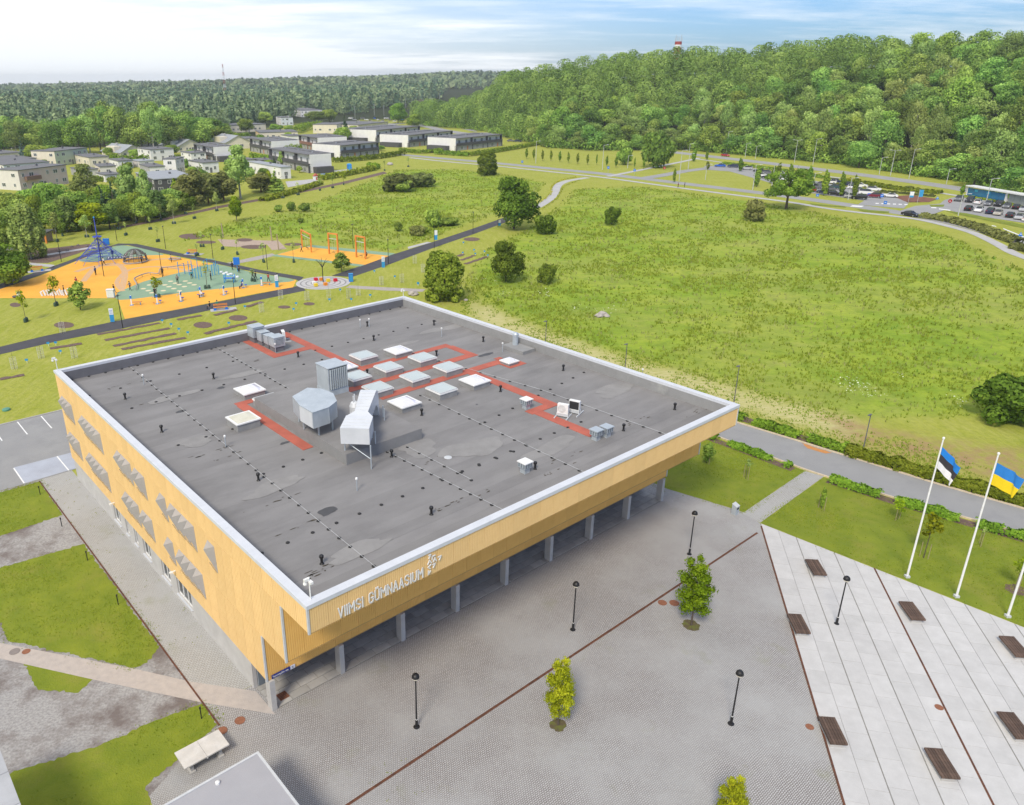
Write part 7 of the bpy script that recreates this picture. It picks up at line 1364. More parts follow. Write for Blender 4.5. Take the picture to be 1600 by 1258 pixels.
hedge("flower_strip", [G(x, y) for x, y in ((1318, 284), (1360, 289), (1400, 296), (1470, 303))], 3.5, 1.0, 3600, .45, L_HEDGE, "scrubby green strip between the long car park and the highway", seed=23); hedge("flower_strip", [G(x, y) for x, y in ((1325, 283.5), (1342, 286))], 2, 1.2, 700, .4, L_YEL, "yellow flowering patch behind the long car park", seed=24); hedge("flower_strip", [G(x, y) for x, y in ((1130, 256), (1200, 264), (1290, 279))], 3.0, .8, 2600, .45, L_HEDGE, "scrubby strip behind the left end of the long car park", seed=25); hedge("flower_strip", [G(x, y) for x, y in ((1375, 300.5), (1420, 304), (1460, 308))], 1.2, .7, 900, .4, L_OLIVE, "low shrubs around the red planting bed", seed=26); hedge("flower_strip", [G(x, y) for x, y in ((1500, 307), (1545, 314), (1620, 330))], 1.5, .6, 1300, .4, L_HEDGE, "scrub between the glass shelter and the parked cars", seed=27)
hedge("flower_strip", [G(x, y) for x, y in ((836, 321), (859, 305), (862, 293), (870, 285), (884, 280), (905, 276.5))], .8, .35, 900, .28, L_YEL, "yellow flowers along the pale footpath, left side", seed=28, gaps=.3); hedge("flower_strip", [G(x, y) for x, y in ((845, 328), (868, 312), (876, 300), (880, 293), (892, 287), (906, 282))], .7, .3, 700, .28, L_YEL, "yellow flowers along the pale footpath, right side", seed=29, gaps=.4)
# ================================================================== HOUSES
W_ = dict(white=(.78, .77, .76), cream=(.72, .66, .53), green=(.52, .58, .44), grey=(.36, .36, .36), dark=(.085, .085, .09), pink=(.62, .50, .45), yellow=(.66, .50, .24), brown=(.22, .14, .11), brick=(.25, .13, .10), pale=(.68, .65, .61), blue=(.60, .64, .70))
def wall_mat(k): return M("render_" + k, W_[k], tuple(x * .9 for x in W_[k]), .5, .85)
m_hroof = M("house_roof_felt", (.17, .17, .18), (.13, .13, .14), .4, .85); m_hroofg = M("house_roof_grey", (.33, .35, .38), (.28, .30, .33), .4, .7); m_hglass = M("house_glass", (.05, .06, .065), (.10, .12, .125), .4, .1, spec=.7)
def frame_of(c, l, r):
    c, l, r = G(*c), G(*l), G(*r); vl, vr = (l - c)[:2], (r - c)[:2]
    if np.hypot(*vl) >= np.hypot(*vr): a = vl / np.hypot(*vl); e = np.array([a[1], -a[0]])
    else: e = vr / np.hypot(*vr); a = np.array([-e[1], e[0]])
    if e @ vr < 0: e = -e
    if a @ vl < 0: a = -a
    D = abs(vl @ a) if abs(vl @ a) > 3 else 3; Wd = abs(vr @ e) if abs(vr @ e) > 3 else 3
    return c, e, a, Wd, D          # e: right wall direction, a: left wall direction (from the near corner)
WIN = {}
def window(parent, w_, h_, loc, face):
    k = (round(w_, 1), round(h_, 1))
    if k not in WIN:
        b = MB(); w2, h2 = k[0] / 2, k[1]; f = .09
        b.box(-w2, w2, -.01, .03, 0, h2, 1)
        for x0, x1, z0, z1 in ((-w2, -w2 + f, 0, h2), (w2 - f, w2, 0, h2), (-w2 + f, w2 - f, 0, f), (-w2 + f, w2 - f, h2 - f, h2), (-.04, .04, f, h2 - f)): b.box(x0, x1, -.07, .0, z0, z1, 0)
        WIN[k] = b.mesh("window", [m_whitep, m_hglass])
    return obj("window", WIN[k], parent, loc, face)
def house(c, l, r, top, lab, lw='white', rw='white', roof='felt', floors=2, gable=None, style='plain', n=2, grp="houses beyond the meadow", hmin=2.6, bal=None):
    C0, e, a, Wd, D = frame_of(c, l, r); H = max(hmin, min(9, ztop(C0, top))); rz = math.atan2(e[1], e[0]); 
    # local frame: x along the right wall (visible wall at y=0), y along the left wall (visible wall at x=0)
    o = thing("house" if style != 'row' else "terraced_house", lab, "house", C0, rz, grp); sgn = 1 if (np.array([-e[1], e[0]]) @ a) > 0 else -1
    mw, ml, mr = wall_mat(rw), wall_mat(lw), wall_mat(rw)
    def B(x0, x1, y0, y1, z0, z1): y0, y1 = sorted((y0 * sgn, y1 * sgn)); return MB().box(x0, x1, y0, y1, z0, z1)
    if style == 'plain':
        obj("wall", B(.0, Wd, .05, D, 0, H - .01), mats=mr, parent=o)
        if lw != rw: obj("wall_cladding", B(-.05, -.002, .05, D, 0, H - .012), mats=ml, parent=o)
        if gable is None:
            rm = {'felt': m_hroof, 'grey': m_hroofg, 'brown': wall_mat('brown'), 'white': wall_mat('white')}[roof]
            rf = obj("roof", B(-.25, Wd + .25, -.25, D + .25, H, H + .28), mats=rm, parent=o); obj("chimney", B(Wd * .6, Wd * .6 + .7, D * .5, D * .5 + .7, H + .28, H + 1.0), mats=m_hroof, parent=rf)
        else:
            rm = {'felt': m_hroof, 'grey': m_hroofg, 'brown': wall_mat('brown')}[roof]; zr = H + gable; b = MB(); ov = .6
            for q in (0, 1):
                x0, x1 = (-ov, Wd / 2) if q == 0 else (Wd + ov, Wd / 2); z0 = H - ov * gable / (Wd / 2)
                b.add([(x0, -ov * sgn, z0), (x1, -ov * sgn, zr), (x1, (D + ov) * sgn, zr), (x0, (D + ov) * sgn, z0), (x0, -ov * sgn, z0 - .2), (x1, -ov * sgn, zr - .2), (x1, (D + ov) * sgn, zr - .2), (x0, (D + ov) * sgn, z0 - .2)], [(0, 1, 2, 3), (7, 6, 5, 4), (0, 4, 5, 1), (1, 5, 6, 2), (2, 6, 7, 3), (3, 7, 4, 0)])
            rf = obj("roof", b, mats=rm, parent=o); g = MB(); g.add([(0, .05 * sgn, H), (Wd, .05 * sgn, H), (Wd / 2, .05 * sgn, zr - .22), (0, D * sgn, H), (Wd, D * sgn, H), (Wd / 2, D * sgn, zr - .22)], [(0, 1, 2), (5, 4, 3), (0, 2, 5, 3), (1, 4, 5, 2)]); obj("gable", g, mats=mr, parent=o)
            obj("chimney", B(Wd * .35, Wd * .35 + .8, D * .6, D * .6 + .8, H + .3, zr + .6), mats=m_conc, parent=rf); obj("dormer", B(-.2, Wd * .28, D * .3, D * .7, H - .2, H + gable * .75), mats=mr, parent=rf)
        fh = H / floors
        for f in range(floors):
            k = max(1, int(Wd / 3.4))
            for i in range(k):
                if (i + f) % 4 != 3: window(o, [1.6, 1.1, 2.0][(i + f) % 3], min(1.35, fh * .55), ((i + .5) * Wd / k, .03 * sgn, f * fh + fh * .3), 0 if sgn > 0 else math.pi)
            k = max(1, int(D / 3.6))
            for i in range(k):
                if (i + f) % 3 != 2: window(o, [1.1, 1.8][(i + f) % 2], min(1.3, fh * .5), (-.06, (i + .5) * D / k * sgn, f * fh + fh * .32), -math.pi / 2 if True else 0)
        obj("door", B(Wd * .5 - .5, Wd * .5 + .5, -.01, .045, .02, 2.1), mats=m_hroof, parent=o)
        if bal: obj("balcony_front", B(Wd * .1, Wd * .4, -1.2, -.02, fh * .95, fh * 1.35), mats=wall_mat(bal), parent=o)
    else:
        # terraced house: long dark front (on the left or right wall), white end wall
        long_left = style == 'row' and np.hypot(*(G(*l) - G(*c))[:2]) > np.hypot(*(G(*r) - G(*c))[:2])
        md = wall_mat('brick' if lw == 'brick' else 'dark'); LL = D if long_left else Wd; SS = Wd if long_left else D; f1 = H * .50; r_ = 1.7
        def T(s0, s1, t0, t1, z0, z1):   # s along the long face, t depth from the long face inwards
            return B(t0, t1, s0, s1, z0, z1) if long_left else B(s0, s1, t0, t1, z0, z1)
        obj("wall", T(.25, LL, r_, SS, 0, H - .3), mats=wall_mat('white'), parent=o)
        obj("end_wall", T(0, .25, .0 + .9, SS, 0, H - .02), mats=wall_mat('white'), parent=o)
        obj("ground_front", T(.25, LL, .5, r_ - .002, 0, f1 - .3), mats=wall_mat('grey'), parent=o)
        obj("balcony_front", T(.0, LL, .0, .22, f1 - .75, f1 + .75), mats=md, parent=o); obj("balcony_floor", T(.0, LL, .22, r_ - .004, f1 - .3, f1 - .12), mats=md, parent=o)
        u = LL / n
        for i in range(n + 1):
            s = min(max(i * u, .0), LL - .28); obj("party_wall", T(s, s + .28, .02, r_ - .006, 0, f1 - .752), mats=md, parent=o)
            if 0 < i: obj("party_wall", T(s, s + .28, .3, r_ - .008, f1 + .0, H - .31), mats=wall_mat('dark'), parent=o)
        rf = obj("roof", T(.26, LL + .1, .15, SS + .1, H - .3, H + .12), mats=m_hroof, parent=o)
        for i in range(n): obj("chimney", T(i * u + u * .5, i * u + u * .5 + .5, SS * .5, SS * .5 + .5, H + .12, H + .75), mats=m_hroofg, parent=rf); obj("roof_step", T(i * u + .3, i * u + u * .9, SS * .62, SS * .95, H + .121, H + .4), mats=m_hroof, parent=rf)
        face = (-math.pi / 2 if long_left else (0 if sgn > 0 else math.pi))
        def at(s, t, z): return (t, s * sgn, z) if long_left else (s, t * sgn, z)
        for i in range(n):
            for q in (.28, .72):
                window(o, 1.9, 1.75, at(i * u + u * q + .1, r_ - .04, f1 + .35), face)
            window(o, 2.4, 1.9, at(i * u + u * .34, .46, .35), face); obj("door", T(i * u + u * .68, i * u + u * .68 + 1.0, .44, .495, .02, 2.1), mats=M("door_orange", (.5, .17, .05), None, 3, .6) if i % 2 == 0 else m_hroof, parent=o)
        # dark carport against the end wall
        if long_left: obj("carport", B(SS * .2, SS * .95, -3.2, -.02, 0, 2.5), mats=wall_mat('dark'), parent=o)
        else: obj("carport", B(-3.4, -.02, SS * .25, SS * .9, 0, 2.5), mats=wall_mat('dark'), parent=o)
    return o
RW = [((482.5, 271), (421, 258), (509, 266.5), 242, "dark fronted terraced house with the carport nearest the meadow", 3, 'd'), ((423, 243), (391, 236.5), (450, 237), 221, "dark fronted terraced house behind the one nearest the meadow", 2, 'd'), ((495, 238), (467, 232), (521, 231.5), 215.5, "terraced house with a red brick coloured balcony front", 2, 'brick'), ((333, 253), (304, 246.5), (361, 250), 230, "dark fronted terraced house left of the tall birch", 2, 'd'),
      ((534, 248), (514, 242), (593, 241.5), 227.5, "dark terraced house with a white left end, behind the long front hedge", 2, 'd'), ((640, 230.5), (622, 225), (708, 222), 211.5, "dark terraced house of three units, middle of the row by the street", 3, 'd'), ((714, 236), (693, 230.5), (785, 228), 216.5, "dark terraced house of three units nearest the egg shaped tree", 3, 'd'), ((590, 222.5), (555, 217.5), (657, 214.5), 203.5, "dark terraced house of three units at the back of the row", 3, 'd')]
for c, l, r, t_, lab, n_, k in RW: house(c, l, r, t_, lab, lw='brick' if k == 'brick' else 'dark', style='row', n=n_)
PH = [((89, 260), (78, 255.5), (139, 253), 237, "pale green and cream cube house with a dark roof", dict(lw='cream', rw='green', floors=2)), ((141, 261), (119, 256), (168, 258), 246.5, "cream cube house right of the pale green one", dict(lw='cream', rw='cream', floors=1)), ((158, 275), (150, 270.5), (181, 272.5), 261, "cream garage wing with a dark red door", dict(lw='cream', rw='pale', floors=1, bal=None)),
      ((34, 298), (20, 293), (108, 287), 267, "pinkish brown house with balcony and pale skylight at the far left", dict(lw='pale', rw='pink', floors=2, bal='brown')), ((9, 277), (-40, 268), (62, 268), 258.5, "white stepped house behind the pinkish brown one", dict(lw='white', rw='blue', floors=2)), ((0, 254), (-40, 250), (43, 251), 241, "cream house with antennas at the left edge", dict(lw='cream', rw='cream', floors=1)),
      ((190, 247), (160, 243.5), (217, 243), 238, "grey roofed gable house right of the green cube house", dict(lw='cream', rw='cream', roof='grey', gable=3.2, floors=1)), ((278, 238.5), (250, 235), (306, 234.5), 229, "grey roofed gable house in front of the yellow house", dict(lw='cream', rw='cream', roof='grey', gable=3.4, floors=1)), ((353, 234), (329, 230), (382, 230), 223, "grey roofed gable house with two round gable windows on the right", dict(lw='cream', rw='cream', roof='grey', gable=3.6, floors=1)),
      ((237, 252), (217, 248.5), (270, 249), 234.5, "white house with a thin dark roof between the gable houses", dict(lw='white', rw='white', floors=2)), ((277, 272), (266, 269.5), (290, 268), 249, "tall white cube house behind the dark pines", dict(lw='white', rw='pale', floors=2)), ((318, 271), (296, 266.5), (340, 268.5), 255, "low white and grey block right of the tall cube house", dict(lw='white', rw='white', floors=1)), ((235, 276), (220, 271), (255, 273), 261.5, "pale grey cube house by the two birches", dict(lw='grey', rw='white', floors=1)),
      ((244, 302), (215, 290), (294, 292), 281, "dark glazed house with a wide grey flat roof behind the pines", dict(lw='dark', rw='dark', roof='grey', floors=2)), ((277, 217.5), (268, 214), (319, 214.5), 203.5, "yellow house at the edge of the wood", dict(lw='yellow', rw='yellow', floors=1)), ((362, 207.5), (344, 205), (416, 205), 196, "long cream house at the back, under the wood", dict(lw='cream', rw='cream', floors=1)), ((406, 218), (400, 214), (467, 217), 207.5, "long pale yellow house with small windows", dict(lw='yellow', rw='cream', floors=1)),
      ((527, 208.5), (500, 206), (541, 205), 195, "blank cream block by the hedge at the back", dict(lw='cream', rw='pale', floors=1)), ((440, 196), (432, 194), (454, 194.5), 184, "small white house by the lane at the back", dict(lw='white', rw='blue', floors=2)), ((440, 280), (391, 270), (449, 277.5), 262, "low white house with a wide grey roof left of the nearest terraced house", dict(lw='white', rw='white', roof='grey', floors=1)), ((470, 184), (448, 180), (493, 181.5), 172.5, "long white and red building far behind the houses", dict(lw='white', rw='white', floors=2)),
      ((560, 207.5), (520, 203.5), (607, 202), 195.5, "long cream row behind the terraced houses", dict(lw='cream', rw='cream', floors=1)), ((619, 166), (604, 163), (632, 163), 157, "brown house on the slope far behind", dict(lw='brown', rw='pink', roof='brown', gable=3.5, floors=1)), ((655, 166), (640, 164), (675, 163), 159, "brown low house right of the brown house on the slope", dict(lw='brown', rw='pink', roof='brown', gable=2.5, floors=1)), ((716, 156), (699, 153), (764, 157), 146, "large white flat building behind the tree covered hill's left end", dict(lw='white', rw='white', roof='white', floors=1))]
PH += [((67, 279), (60, 276), (88, 276), 268, "small white garage block right of the white stepped house", dict(lw='white', rw='white', floors=1)), ((186, 264), (172, 260.5), (205, 261.5), 252, "white block with a flat roof behind the birches, left", dict(lw='white', rw='white', floors=1)), ((219, 262), (205, 259.5), (240, 260), 253, "pale flat roofed block behind the white house", dict(lw='pale', rw='white', roof='grey', floors=1)), ((300, 254), (284, 251), (318, 251.5), 240, "white house with a dark roof left of a dark terraced house", dict(lw='white', rw='white', floors=2)), ((372, 262), (360, 259), (396, 259.5), 251, "white garden block left of the nearest terraced house", dict(lw='white', rw='white', floors=1)), ((385, 228), (372, 225), (400, 225.5), 217, "cream house between the gable house and the terraced houses", dict(lw='cream', rw='cream', floors=1)), ((25, 263), (-10, 258), (58, 260), 250, "white flat house at the left edge, above the stepped one", dict(lw='white', rw='white', floors=1)), ((130, 277), (112, 273), (150, 274), 266, "low grey garden building in front of the cream cube house", dict(lw='grey', rw='pale', floors=1))]
PH += [((48, 246), (34, 243.5), (72, 243.5), 236, "small cream house far back at the left, below the wood edge", dict(lw='cream', rw='white', floors=1)), ((112, 247.5), (100, 245), (134, 245), 238, "white house behind the pale green cube house", dict(lw='white', rw='white', floors=1)), ((225, 240), (212, 237.5), (246, 238), 230, "white flat house behind the white house with the thin dark roof", dict(lw='white', rw='white', floors=1)), ((165, 285), (152, 281.5), (188, 282.5), 274, "white block half hidden by the birches", dict(lw='white', rw='white', floors=1)), ((322, 243), (309, 240.5), (343, 241), 232, "white flat house behind the dark terraced house left of the tall birch", dict(lw='white', rw='white', floors=1)), ((408, 261), (397, 258), (421, 258.5), 251, "dark garden block beside the nearest terraced house", dict(lw='dark', rw='dark', floors=1)), ((452, 224), (440, 221.5), (470, 222), 213, "white flat house behind the middle of the houses", dict(lw='white', rw='white', floors=1)), ((505, 224), (492, 221.5), (523, 222), 213.5, "cream flat house behind the brick coloured terraced house", dict(lw='cream', rw='white', floors=1))]
for c, l, r, t_, lab, kw in PH: house(c, l, r, t_, lab, **kw)
# garden hedges and trees among the houses
for pts, wd, h_, lab in (([(520, 254), (560, 251.5), (600, 247), (632, 241.5)], 2.5, 2.2, "long clipped hedge in front of the terraced houses"), ([(500, 282), (530, 277), (586, 266)], 2.2, 2.0, "clipped hedge along the mown slope"), ([(575, 268), (590, 263), (575, 261)], 2.2, 1.8, "short clipped hedge end on the mown slope"), ([(680, 241), (732, 244.5)], 2.2, 2.0, "clipped hedge in front of the street corner house"), ([(733, 244.5), (790, 236), (845, 226)], 2.2, 2.0, "clipped hedge behind the egg shaped tree"), ([(625, 237), (660, 240), (690, 237)], 2.0, 1.8, "clipped hedge in front of the middle terraced house"), ([(175, 254), (205, 256), (232, 254)], 2.0, 3.4, "tall clipped hedge by the gable houses"), ([(448, 243), (470, 240)], 3, 4.4, "tall dark clipped hedge between two terraced houses"), ([(392, 247), (425, 252)], 2, 2.2, "clipped hedge behind the nearest terraced house"), ([(464, 209), (480, 203), (502, 200)], 6, 5, "very wide rounded hedge along the lane"), ([(150, 283), (182, 285)], 2, 1.8, "yellowish hedge by the cream garage"), ([(410, 315), (455, 303), (500, 288)], 3, 1.2, "wild grass and scrub strip below the gardens")):
    hedge("hedge", [G(*p) for p in pts], wd, h_, int(400 + 42 * sum(np.hypot(*(G(*a) - G(*b))[:2]) for a, b in zip(pts[:-1], pts[1:]))), .55, L_HEDGE, lab, seed=len(lab))
sheet("garden_path", [PX([(446, 284), (500, 279), (500, 283), (450, 293)]), PX([(508, 268), (560, 263), (580, 265), (520, 270)])], .04, m_walk)
c = G(505.5, 275); o = thing("garden_trampoline", "blue rimmed trampoline by the clipped hedge", "trampoline", c); obj("mat", MB().lathe([(1.5, .72), (1.5, .78)], seg=16), mats=m_blue, parent=o)
for k in range(4): a = .8 + k * 1.571; obj("leg", MB().tube([(1.35 * math.cos(a), 1.35 * math.sin(a), 0), (1.35 * math.cos(a), 1.35 * math.sin(a), .72)], .05, 5), mats=m_trim, parent=o)
c = G(546, 266); o = thing("portable_toilet", "blue portable toilet cabin behind the hedge", "portable toilet", c, .3); obj("body", MB().box(-.9, .9, -.9, .9, 0, 2.4), mats=m_blue, parent=o); obj("roof", MB().add([(-.95, -.95, 2.402), (.95, -.95, 2.402), (.95, .95, 2.402), (-.95, .95, 2.402), (-.5, -.5, 2.8), (.5, -.5, 2.8), (.5, .5, 2.8), (-.5, .5, 2.8)], [(0, 3, 2, 1), (4, 5, 6, 7), (0, 1, 5, 4), (1, 2, 6, 5), (2, 3, 7, 6), (3, 0, 4, 7)]), mats=m_sky, parent=o); obj("door", MB().box(-.6, .6, -.93, -.902, .1, 2.2), mats=m_sky, parent=o)
c = G(494, 281); o = thing("playhouse", "small white playhouse at the garden edge", "playhouse", c, .4); obj("wall", MB().box(-1, 1, -.9, .9, 0, 1.5), mats=m_wpan, parent=o); b = MB(); b.add([(-1.15, -1, 1.45), (1.15, -1, 1.45), (0, -1, 2.4), (-1.15, 1, 1.45), (1.15, 1, 1.45), (0, 1, 2.4)], [(0, 1, 2), (5, 4, 3), (0, 2, 5, 3), (1, 4, 5, 2), (0, 3, 4, 1)]); obj("roof", b, mats=m_red, parent=o); obj("door", MB().box(-.3, .3, -.93, -.902, 0.02, 1.1), mats=m_red, parent=o)
GT = [("birchfull", 49, 404, 316, 54, "tall full birch by the mulch bed at the left"), ("broad2", 85, 350, 276, 62, "large dense tree in the clump left of the play area, middle"), ("broad2", 122, 352, 292, 56, "large dense tree in the clump left of the play area, right"), ("broad2", 20, 352, 298, 66, "large dense tree in the clump at the left edge"), ("broad2", 55, 345, 288, 50, "large dense tree in the clump, behind the tall full birch"), ("bright", 145, 361, 315, 60, "bright green rounded tree in front of the dense clump"), ("broad2", 117, 360, 322, 34, "smaller rounded tree left of the bright green one"), ("birch", 140, 325, 254, 44, "pale birch rising before the cream garage"), ("birch", 205, 338, 256, 44, "tall pale birch right of the cream garage"), ("birch", 232, 340, 262, 28, "slender birch in front of the dark glazed house"), ("spruce", 182, 345, 285, 40, "dark spruce between the birches"), ("spruce", 164, 348, 292, 36, "dark spruce left of the birches"), ("broad2", 205, 345, 296, 36, "dense green tree at the foot of the birches"), ("pine", 304, 322, 262, 54, "bushy grey green pine, left of three"), ("pine", 326, 318, 268, 50, "bushy grey green pine, middle of three"), ("pine", 350, 314, 266, 48, "bushy grey green pine, right of three"), ("birch", 376, 310, 224, 44, "very tall birch with a bare pale trunk by the pines"), ("pine", 408, 300, 268, 44, "round olive pine left of the yellow shrub"), ("bright", 421, 292, 266, 12, "yellow garden shrub between dark trees"), ("greencone", 432, 300, 264, 30, "broad green conifer beside the low white house"), ("thuja", 275, 306, 280, 14, "green column shrub by the dark glazed house, left"), ("thuja", 284, 304, 279, 14, "green column shrub by the dark glazed house, right"), ("greencone", 314, 275, 254, 14, "golden green cone in front of the low white block"),
      ("broad", 8, 446, 380, 78, "dark tree at the left edge beside the grass"), ("broad", 30, 440, 395, 34, "small dark tree right of the one at the left edge"), ("broad2", 2, 398, 352, 40, "dense tree at the left edge behind the deck"), ("bluespruce", 39, 255, 217, 18, "blue spruce behind the white stepped house"), ("broad2", 60, 256, 222, 40, "wide pale tree left of the green cube house"), ("broad2", 80, 248, 224, 26, "pale tree just behind the green cube house"), ("bluespruce", 242, 235, 212, 15, "blue spruce behind the white house"), ("pine", 300, 227, 204, 22, "dark olive tree in front of the yellow house"), ("birch", 318, 227, 199, 26, "pale birch at the right end of the yellow house"), ("bluespruce", 339, 214, 189, 18, "blue spruce left of the long cream house"), ("broad2", 352, 213, 190, 18, "green tree left of the long cream house"), ("broad2", 270, 243, 224, 22, "dark green tree in front of the gable house"), ("broad2", 536, 222, 195, 26, "light green tree by the red car's garden"), ("spruce", 540, 210, 180, 12, "tall spruce behind the light green tree"), ("broad2", 495, 192, 171, 34, "pale rounded willow behind the houses"), ("broad2", 515, 192, 168, 24, "dark rounded tree right of the pale willow"), ("broad", 622, 193, 161, 30, "tall dark tree standing alone beyond the terraced houses"), ("broad", 648, 199, 178, 24, "oval dark tree by the road bend beyond the terraced houses"), ("broad2", 385, 210, 182, 26, "green tree behind the long cream house"), ("broad2", 415, 195, 172, 24, "green tree left of the small white house"), ("spruce", 430, 268, 240, 10, "thin dark conifer behind the low white house"), ("birch", 440, 262, 236, 10, "thin pale tree behind the low white house"), ("broad2", 170, 246, 228, 14, "small tree at the gable house"), ("broad2", 258, 232, 212, 16, "small tree behind the gable house"), ("broad2", 455, 262, 250, 10, "garden shrub at the terraced house's front, left"), ("broad2", 468, 270, 258, 10, "garden shrub at the terraced house's front, right"), ("broad2", 380, 268, 248, 24, "garden tree left of the low white house"), ("broad2", 362, 275, 254, 22, "garden tree by the low white block"), ("broad2", 690, 232, 224, 14, "garden shrub between terraced houses"), ("broad2", 595, 236, 226, 14, "garden shrub by the long front hedge")]
for k, px, py, yt, w_, lab in GT: tree_px(k, px, py, yt, w_, lab)
rgt = np.random.default_rng(55)
CL = [(5, 368, 322), (30, 366, 312), (60, 366, 305), (85, 366, 318), (105, 362, 306), (150, 348, 308), (172, 358, 318), (165, 340, 290), (185, 352, 312), (12, 338, 300), (70, 338, 296), (100, 340, 298), (215, 346, 300), (228, 348, 308), (245, 340, 296), (258, 336, 300), (268, 330, 296), (285, 328, 300), (152, 334, 294), (195, 334, 294), (225, 330, 290)]
for i, (px, py, yt) in enumerate(CL): tree_px(["broad2", "forest0", "broad", "forest2", "birchfull"][i % 5], px, py, yt, rgt.uniform(34, 50), "%s tree in the dense clump left of the play area, number %d from left" % (["bright", "round", "dark", "broad", "pale"][i % 5], 1 + sorted(CL).index((px, py, yt))), group="trees of the dense clump left of the play area")
SH = [(px, py) for px, py in zip(rgt.uniform(60, 470, 60), rgt.uniform(238, 292, 60))]
for i, (px, py) in enumerate(SH):
    k = ["broad2", "thuja", "bush3", "greencone", "broad2"][i % 5]; h_ = rgt.uniform(8, 17); tree_px(k, px, py, py - h_, h_ * (.35 if k == "thuja" else .6 if k == "greencone" else 1.15), "small green garden shrub among the houses", cat="bush", name="bush", group="garden shrubs among the houses")
for i, (px, py) in enumerate(zip(rgt.uniform(300, 560, 16), rgt.uniform(204, 226, 16))): h_ = rgt.uniform(9, 16); tree_px("broad2", px, py, py - h_, h_ * 1.1, "small garden tree among the back houses", group="garden trees among the back houses")
# car park with small cars far behind the terraced houses
b = sheet("far_yard", [PX([(540, 190), (575, 180), (640, 181), (660, 190), (610, 196), (560, 197)]), PX([(640, 172), (660, 178), (668, 196), (700, 203), (760, 212), (758, 215), (690, 206), (655, 197), (652, 180)])], .05, m_asphf)
for i in range(14):
    car('hatch' if i % 3 else 'van', cz(G(548 + 6.2 * i, 186 + (i % 3) * 2.3), .06), random.uniform(0, 3), ['white', 'silver', 'white', 'grey', 'white', 'beige', 'blue'][i % 7], "pale car in the distant yard beyond the terraced houses", "cars in the distant yard")
for i, (px, py, yt) in enumerate(((555, 186, 166), (585, 182, 163), (600, 182, 164), (634, 172, 155), (648, 176, 158), (670, 178, 160), (520, 190, 172), (687, 172, 136), (452, 200, 180))):
    c = G(px, py); h_ = min(20, ztop(c, yt)); o = thing("utility_pole", "thin pole standing among the houses far behind", "utility pole", c, .3, "thin poles far behind"); obj("pole", MB().tube([(0, 0, 0), (0, 0, h_)], .14, 5), mats=m_gpole, parent=o); obj("cross_arm", MB().box(-1.1, 1.1, -.06, .06, h_ - .6, h_ - .45), mats=m_gpole, parent=o)
for i, (px, py, yt) in enumerate(((2, 247, 223), (21, 246, 231), (156, 238, 222), (187, 233, 213), (268, 220, 205))):
    c = G(px, py); h_ = min(14, ztop(c, yt)); o = thing("antenna_mast", "thin antenna mast among the left houses", "antenna", c, .3, "antenna masts among the houses"); obj("pole", MB().tube([(0, 0, 0), (0, 0, h_)], .09, 5), mats=m_gpole, parent=o); obj("dish", MB().lathe([(.05, h_ - .5), (.35, h_ - .3), (.4, h_ - .2)], seg=8), mats=m_whitep, parent=o)
# ================================================================== WOODED HILL AND FAR FOREST
rg = np.random.default_rng(42)
cand = []
azs0, azs1 = FAZ[0] - .01, FAZ[-1] + .02
d = 0.0; row = 0
while d < 185:
    r_mid = 420 + d; step = 10.2 + d * .012; az = azs0 + (row % 2) * step / 2 / r_mid
    while az < azs1:
        rr = float(np.interp(az, FAZ, FR)) + 4 + d + rg.uniform(-2.6, 2.6); a_ = az + rg.uniform(-.35, .35) * step / rr; cand.append((d, a_, rr)); az += step / rr
    d += 10.2; row += 1
ind, rest = [], []
for d, a_, rr in cand: (ind if rg.random() < 1.0 else rest).append((rr, a_, d))
ind.sort(key=lambda q: q[0] + 0 * q[2])
# the 300 or so that show largest stay single trees: nearest rows first
vis = []
for rr, a_, d in ind:
    x, y = rr * math.sin(a_), rr * math.cos(a_); z = float(terrain(x, y)); px, py = PRJ((x, y, z + 8))
    if -40 < px < 1660: vis.append((rr, x, y, z, d, px))
single, mass = vis[:215], vis[215:]
def hill_label(px, d, k):
    n_ = "pale tree" if k == 4 else ("darker tree" if k in (0, 3) else "leafy tree")
    w_ = "at its left end" if px < 800 else "above the green verge" if px < 1000 else "above the street crossing" if px < 1120 else "above the bright blue car" if px < 1260 else "above the long car park" if px < 1400 else "above the junction" if px < 1500 else "above the glass shelter"
    return n_ + " in the hill wood, %s row, %s" % ("front" if d < 12 else "second" if d < 22 else "third" if d < 32 else "higher", w_)
for rr, x, y, z, d, px in single:
    k = int(rg.integers(0, 6)); ww = rg.uniform(9, 14.5); hh = rg.uniform(11, 19.5) if d > 12 else rg.uniform(8, 14)
    if px > 1080 and 10 < d < 50 and rg.random() < .35: k = 4; ww *= .75; hh *= 1.15
    cm, tm, w0, h0 = PROTO["forest%d" % k]; o = thing("forest_tree", hill_label(px, d, k), "tree", (x, y, z - .3), rg.uniform(0, 6.28), "trees of the dense wood on the hillside" if k != 4 else "pale trees of the dense wood"); o.scale = (ww / w0, ww / w0, hh / h0); obj("trunk", tm, o); obj("crown", cm, o)
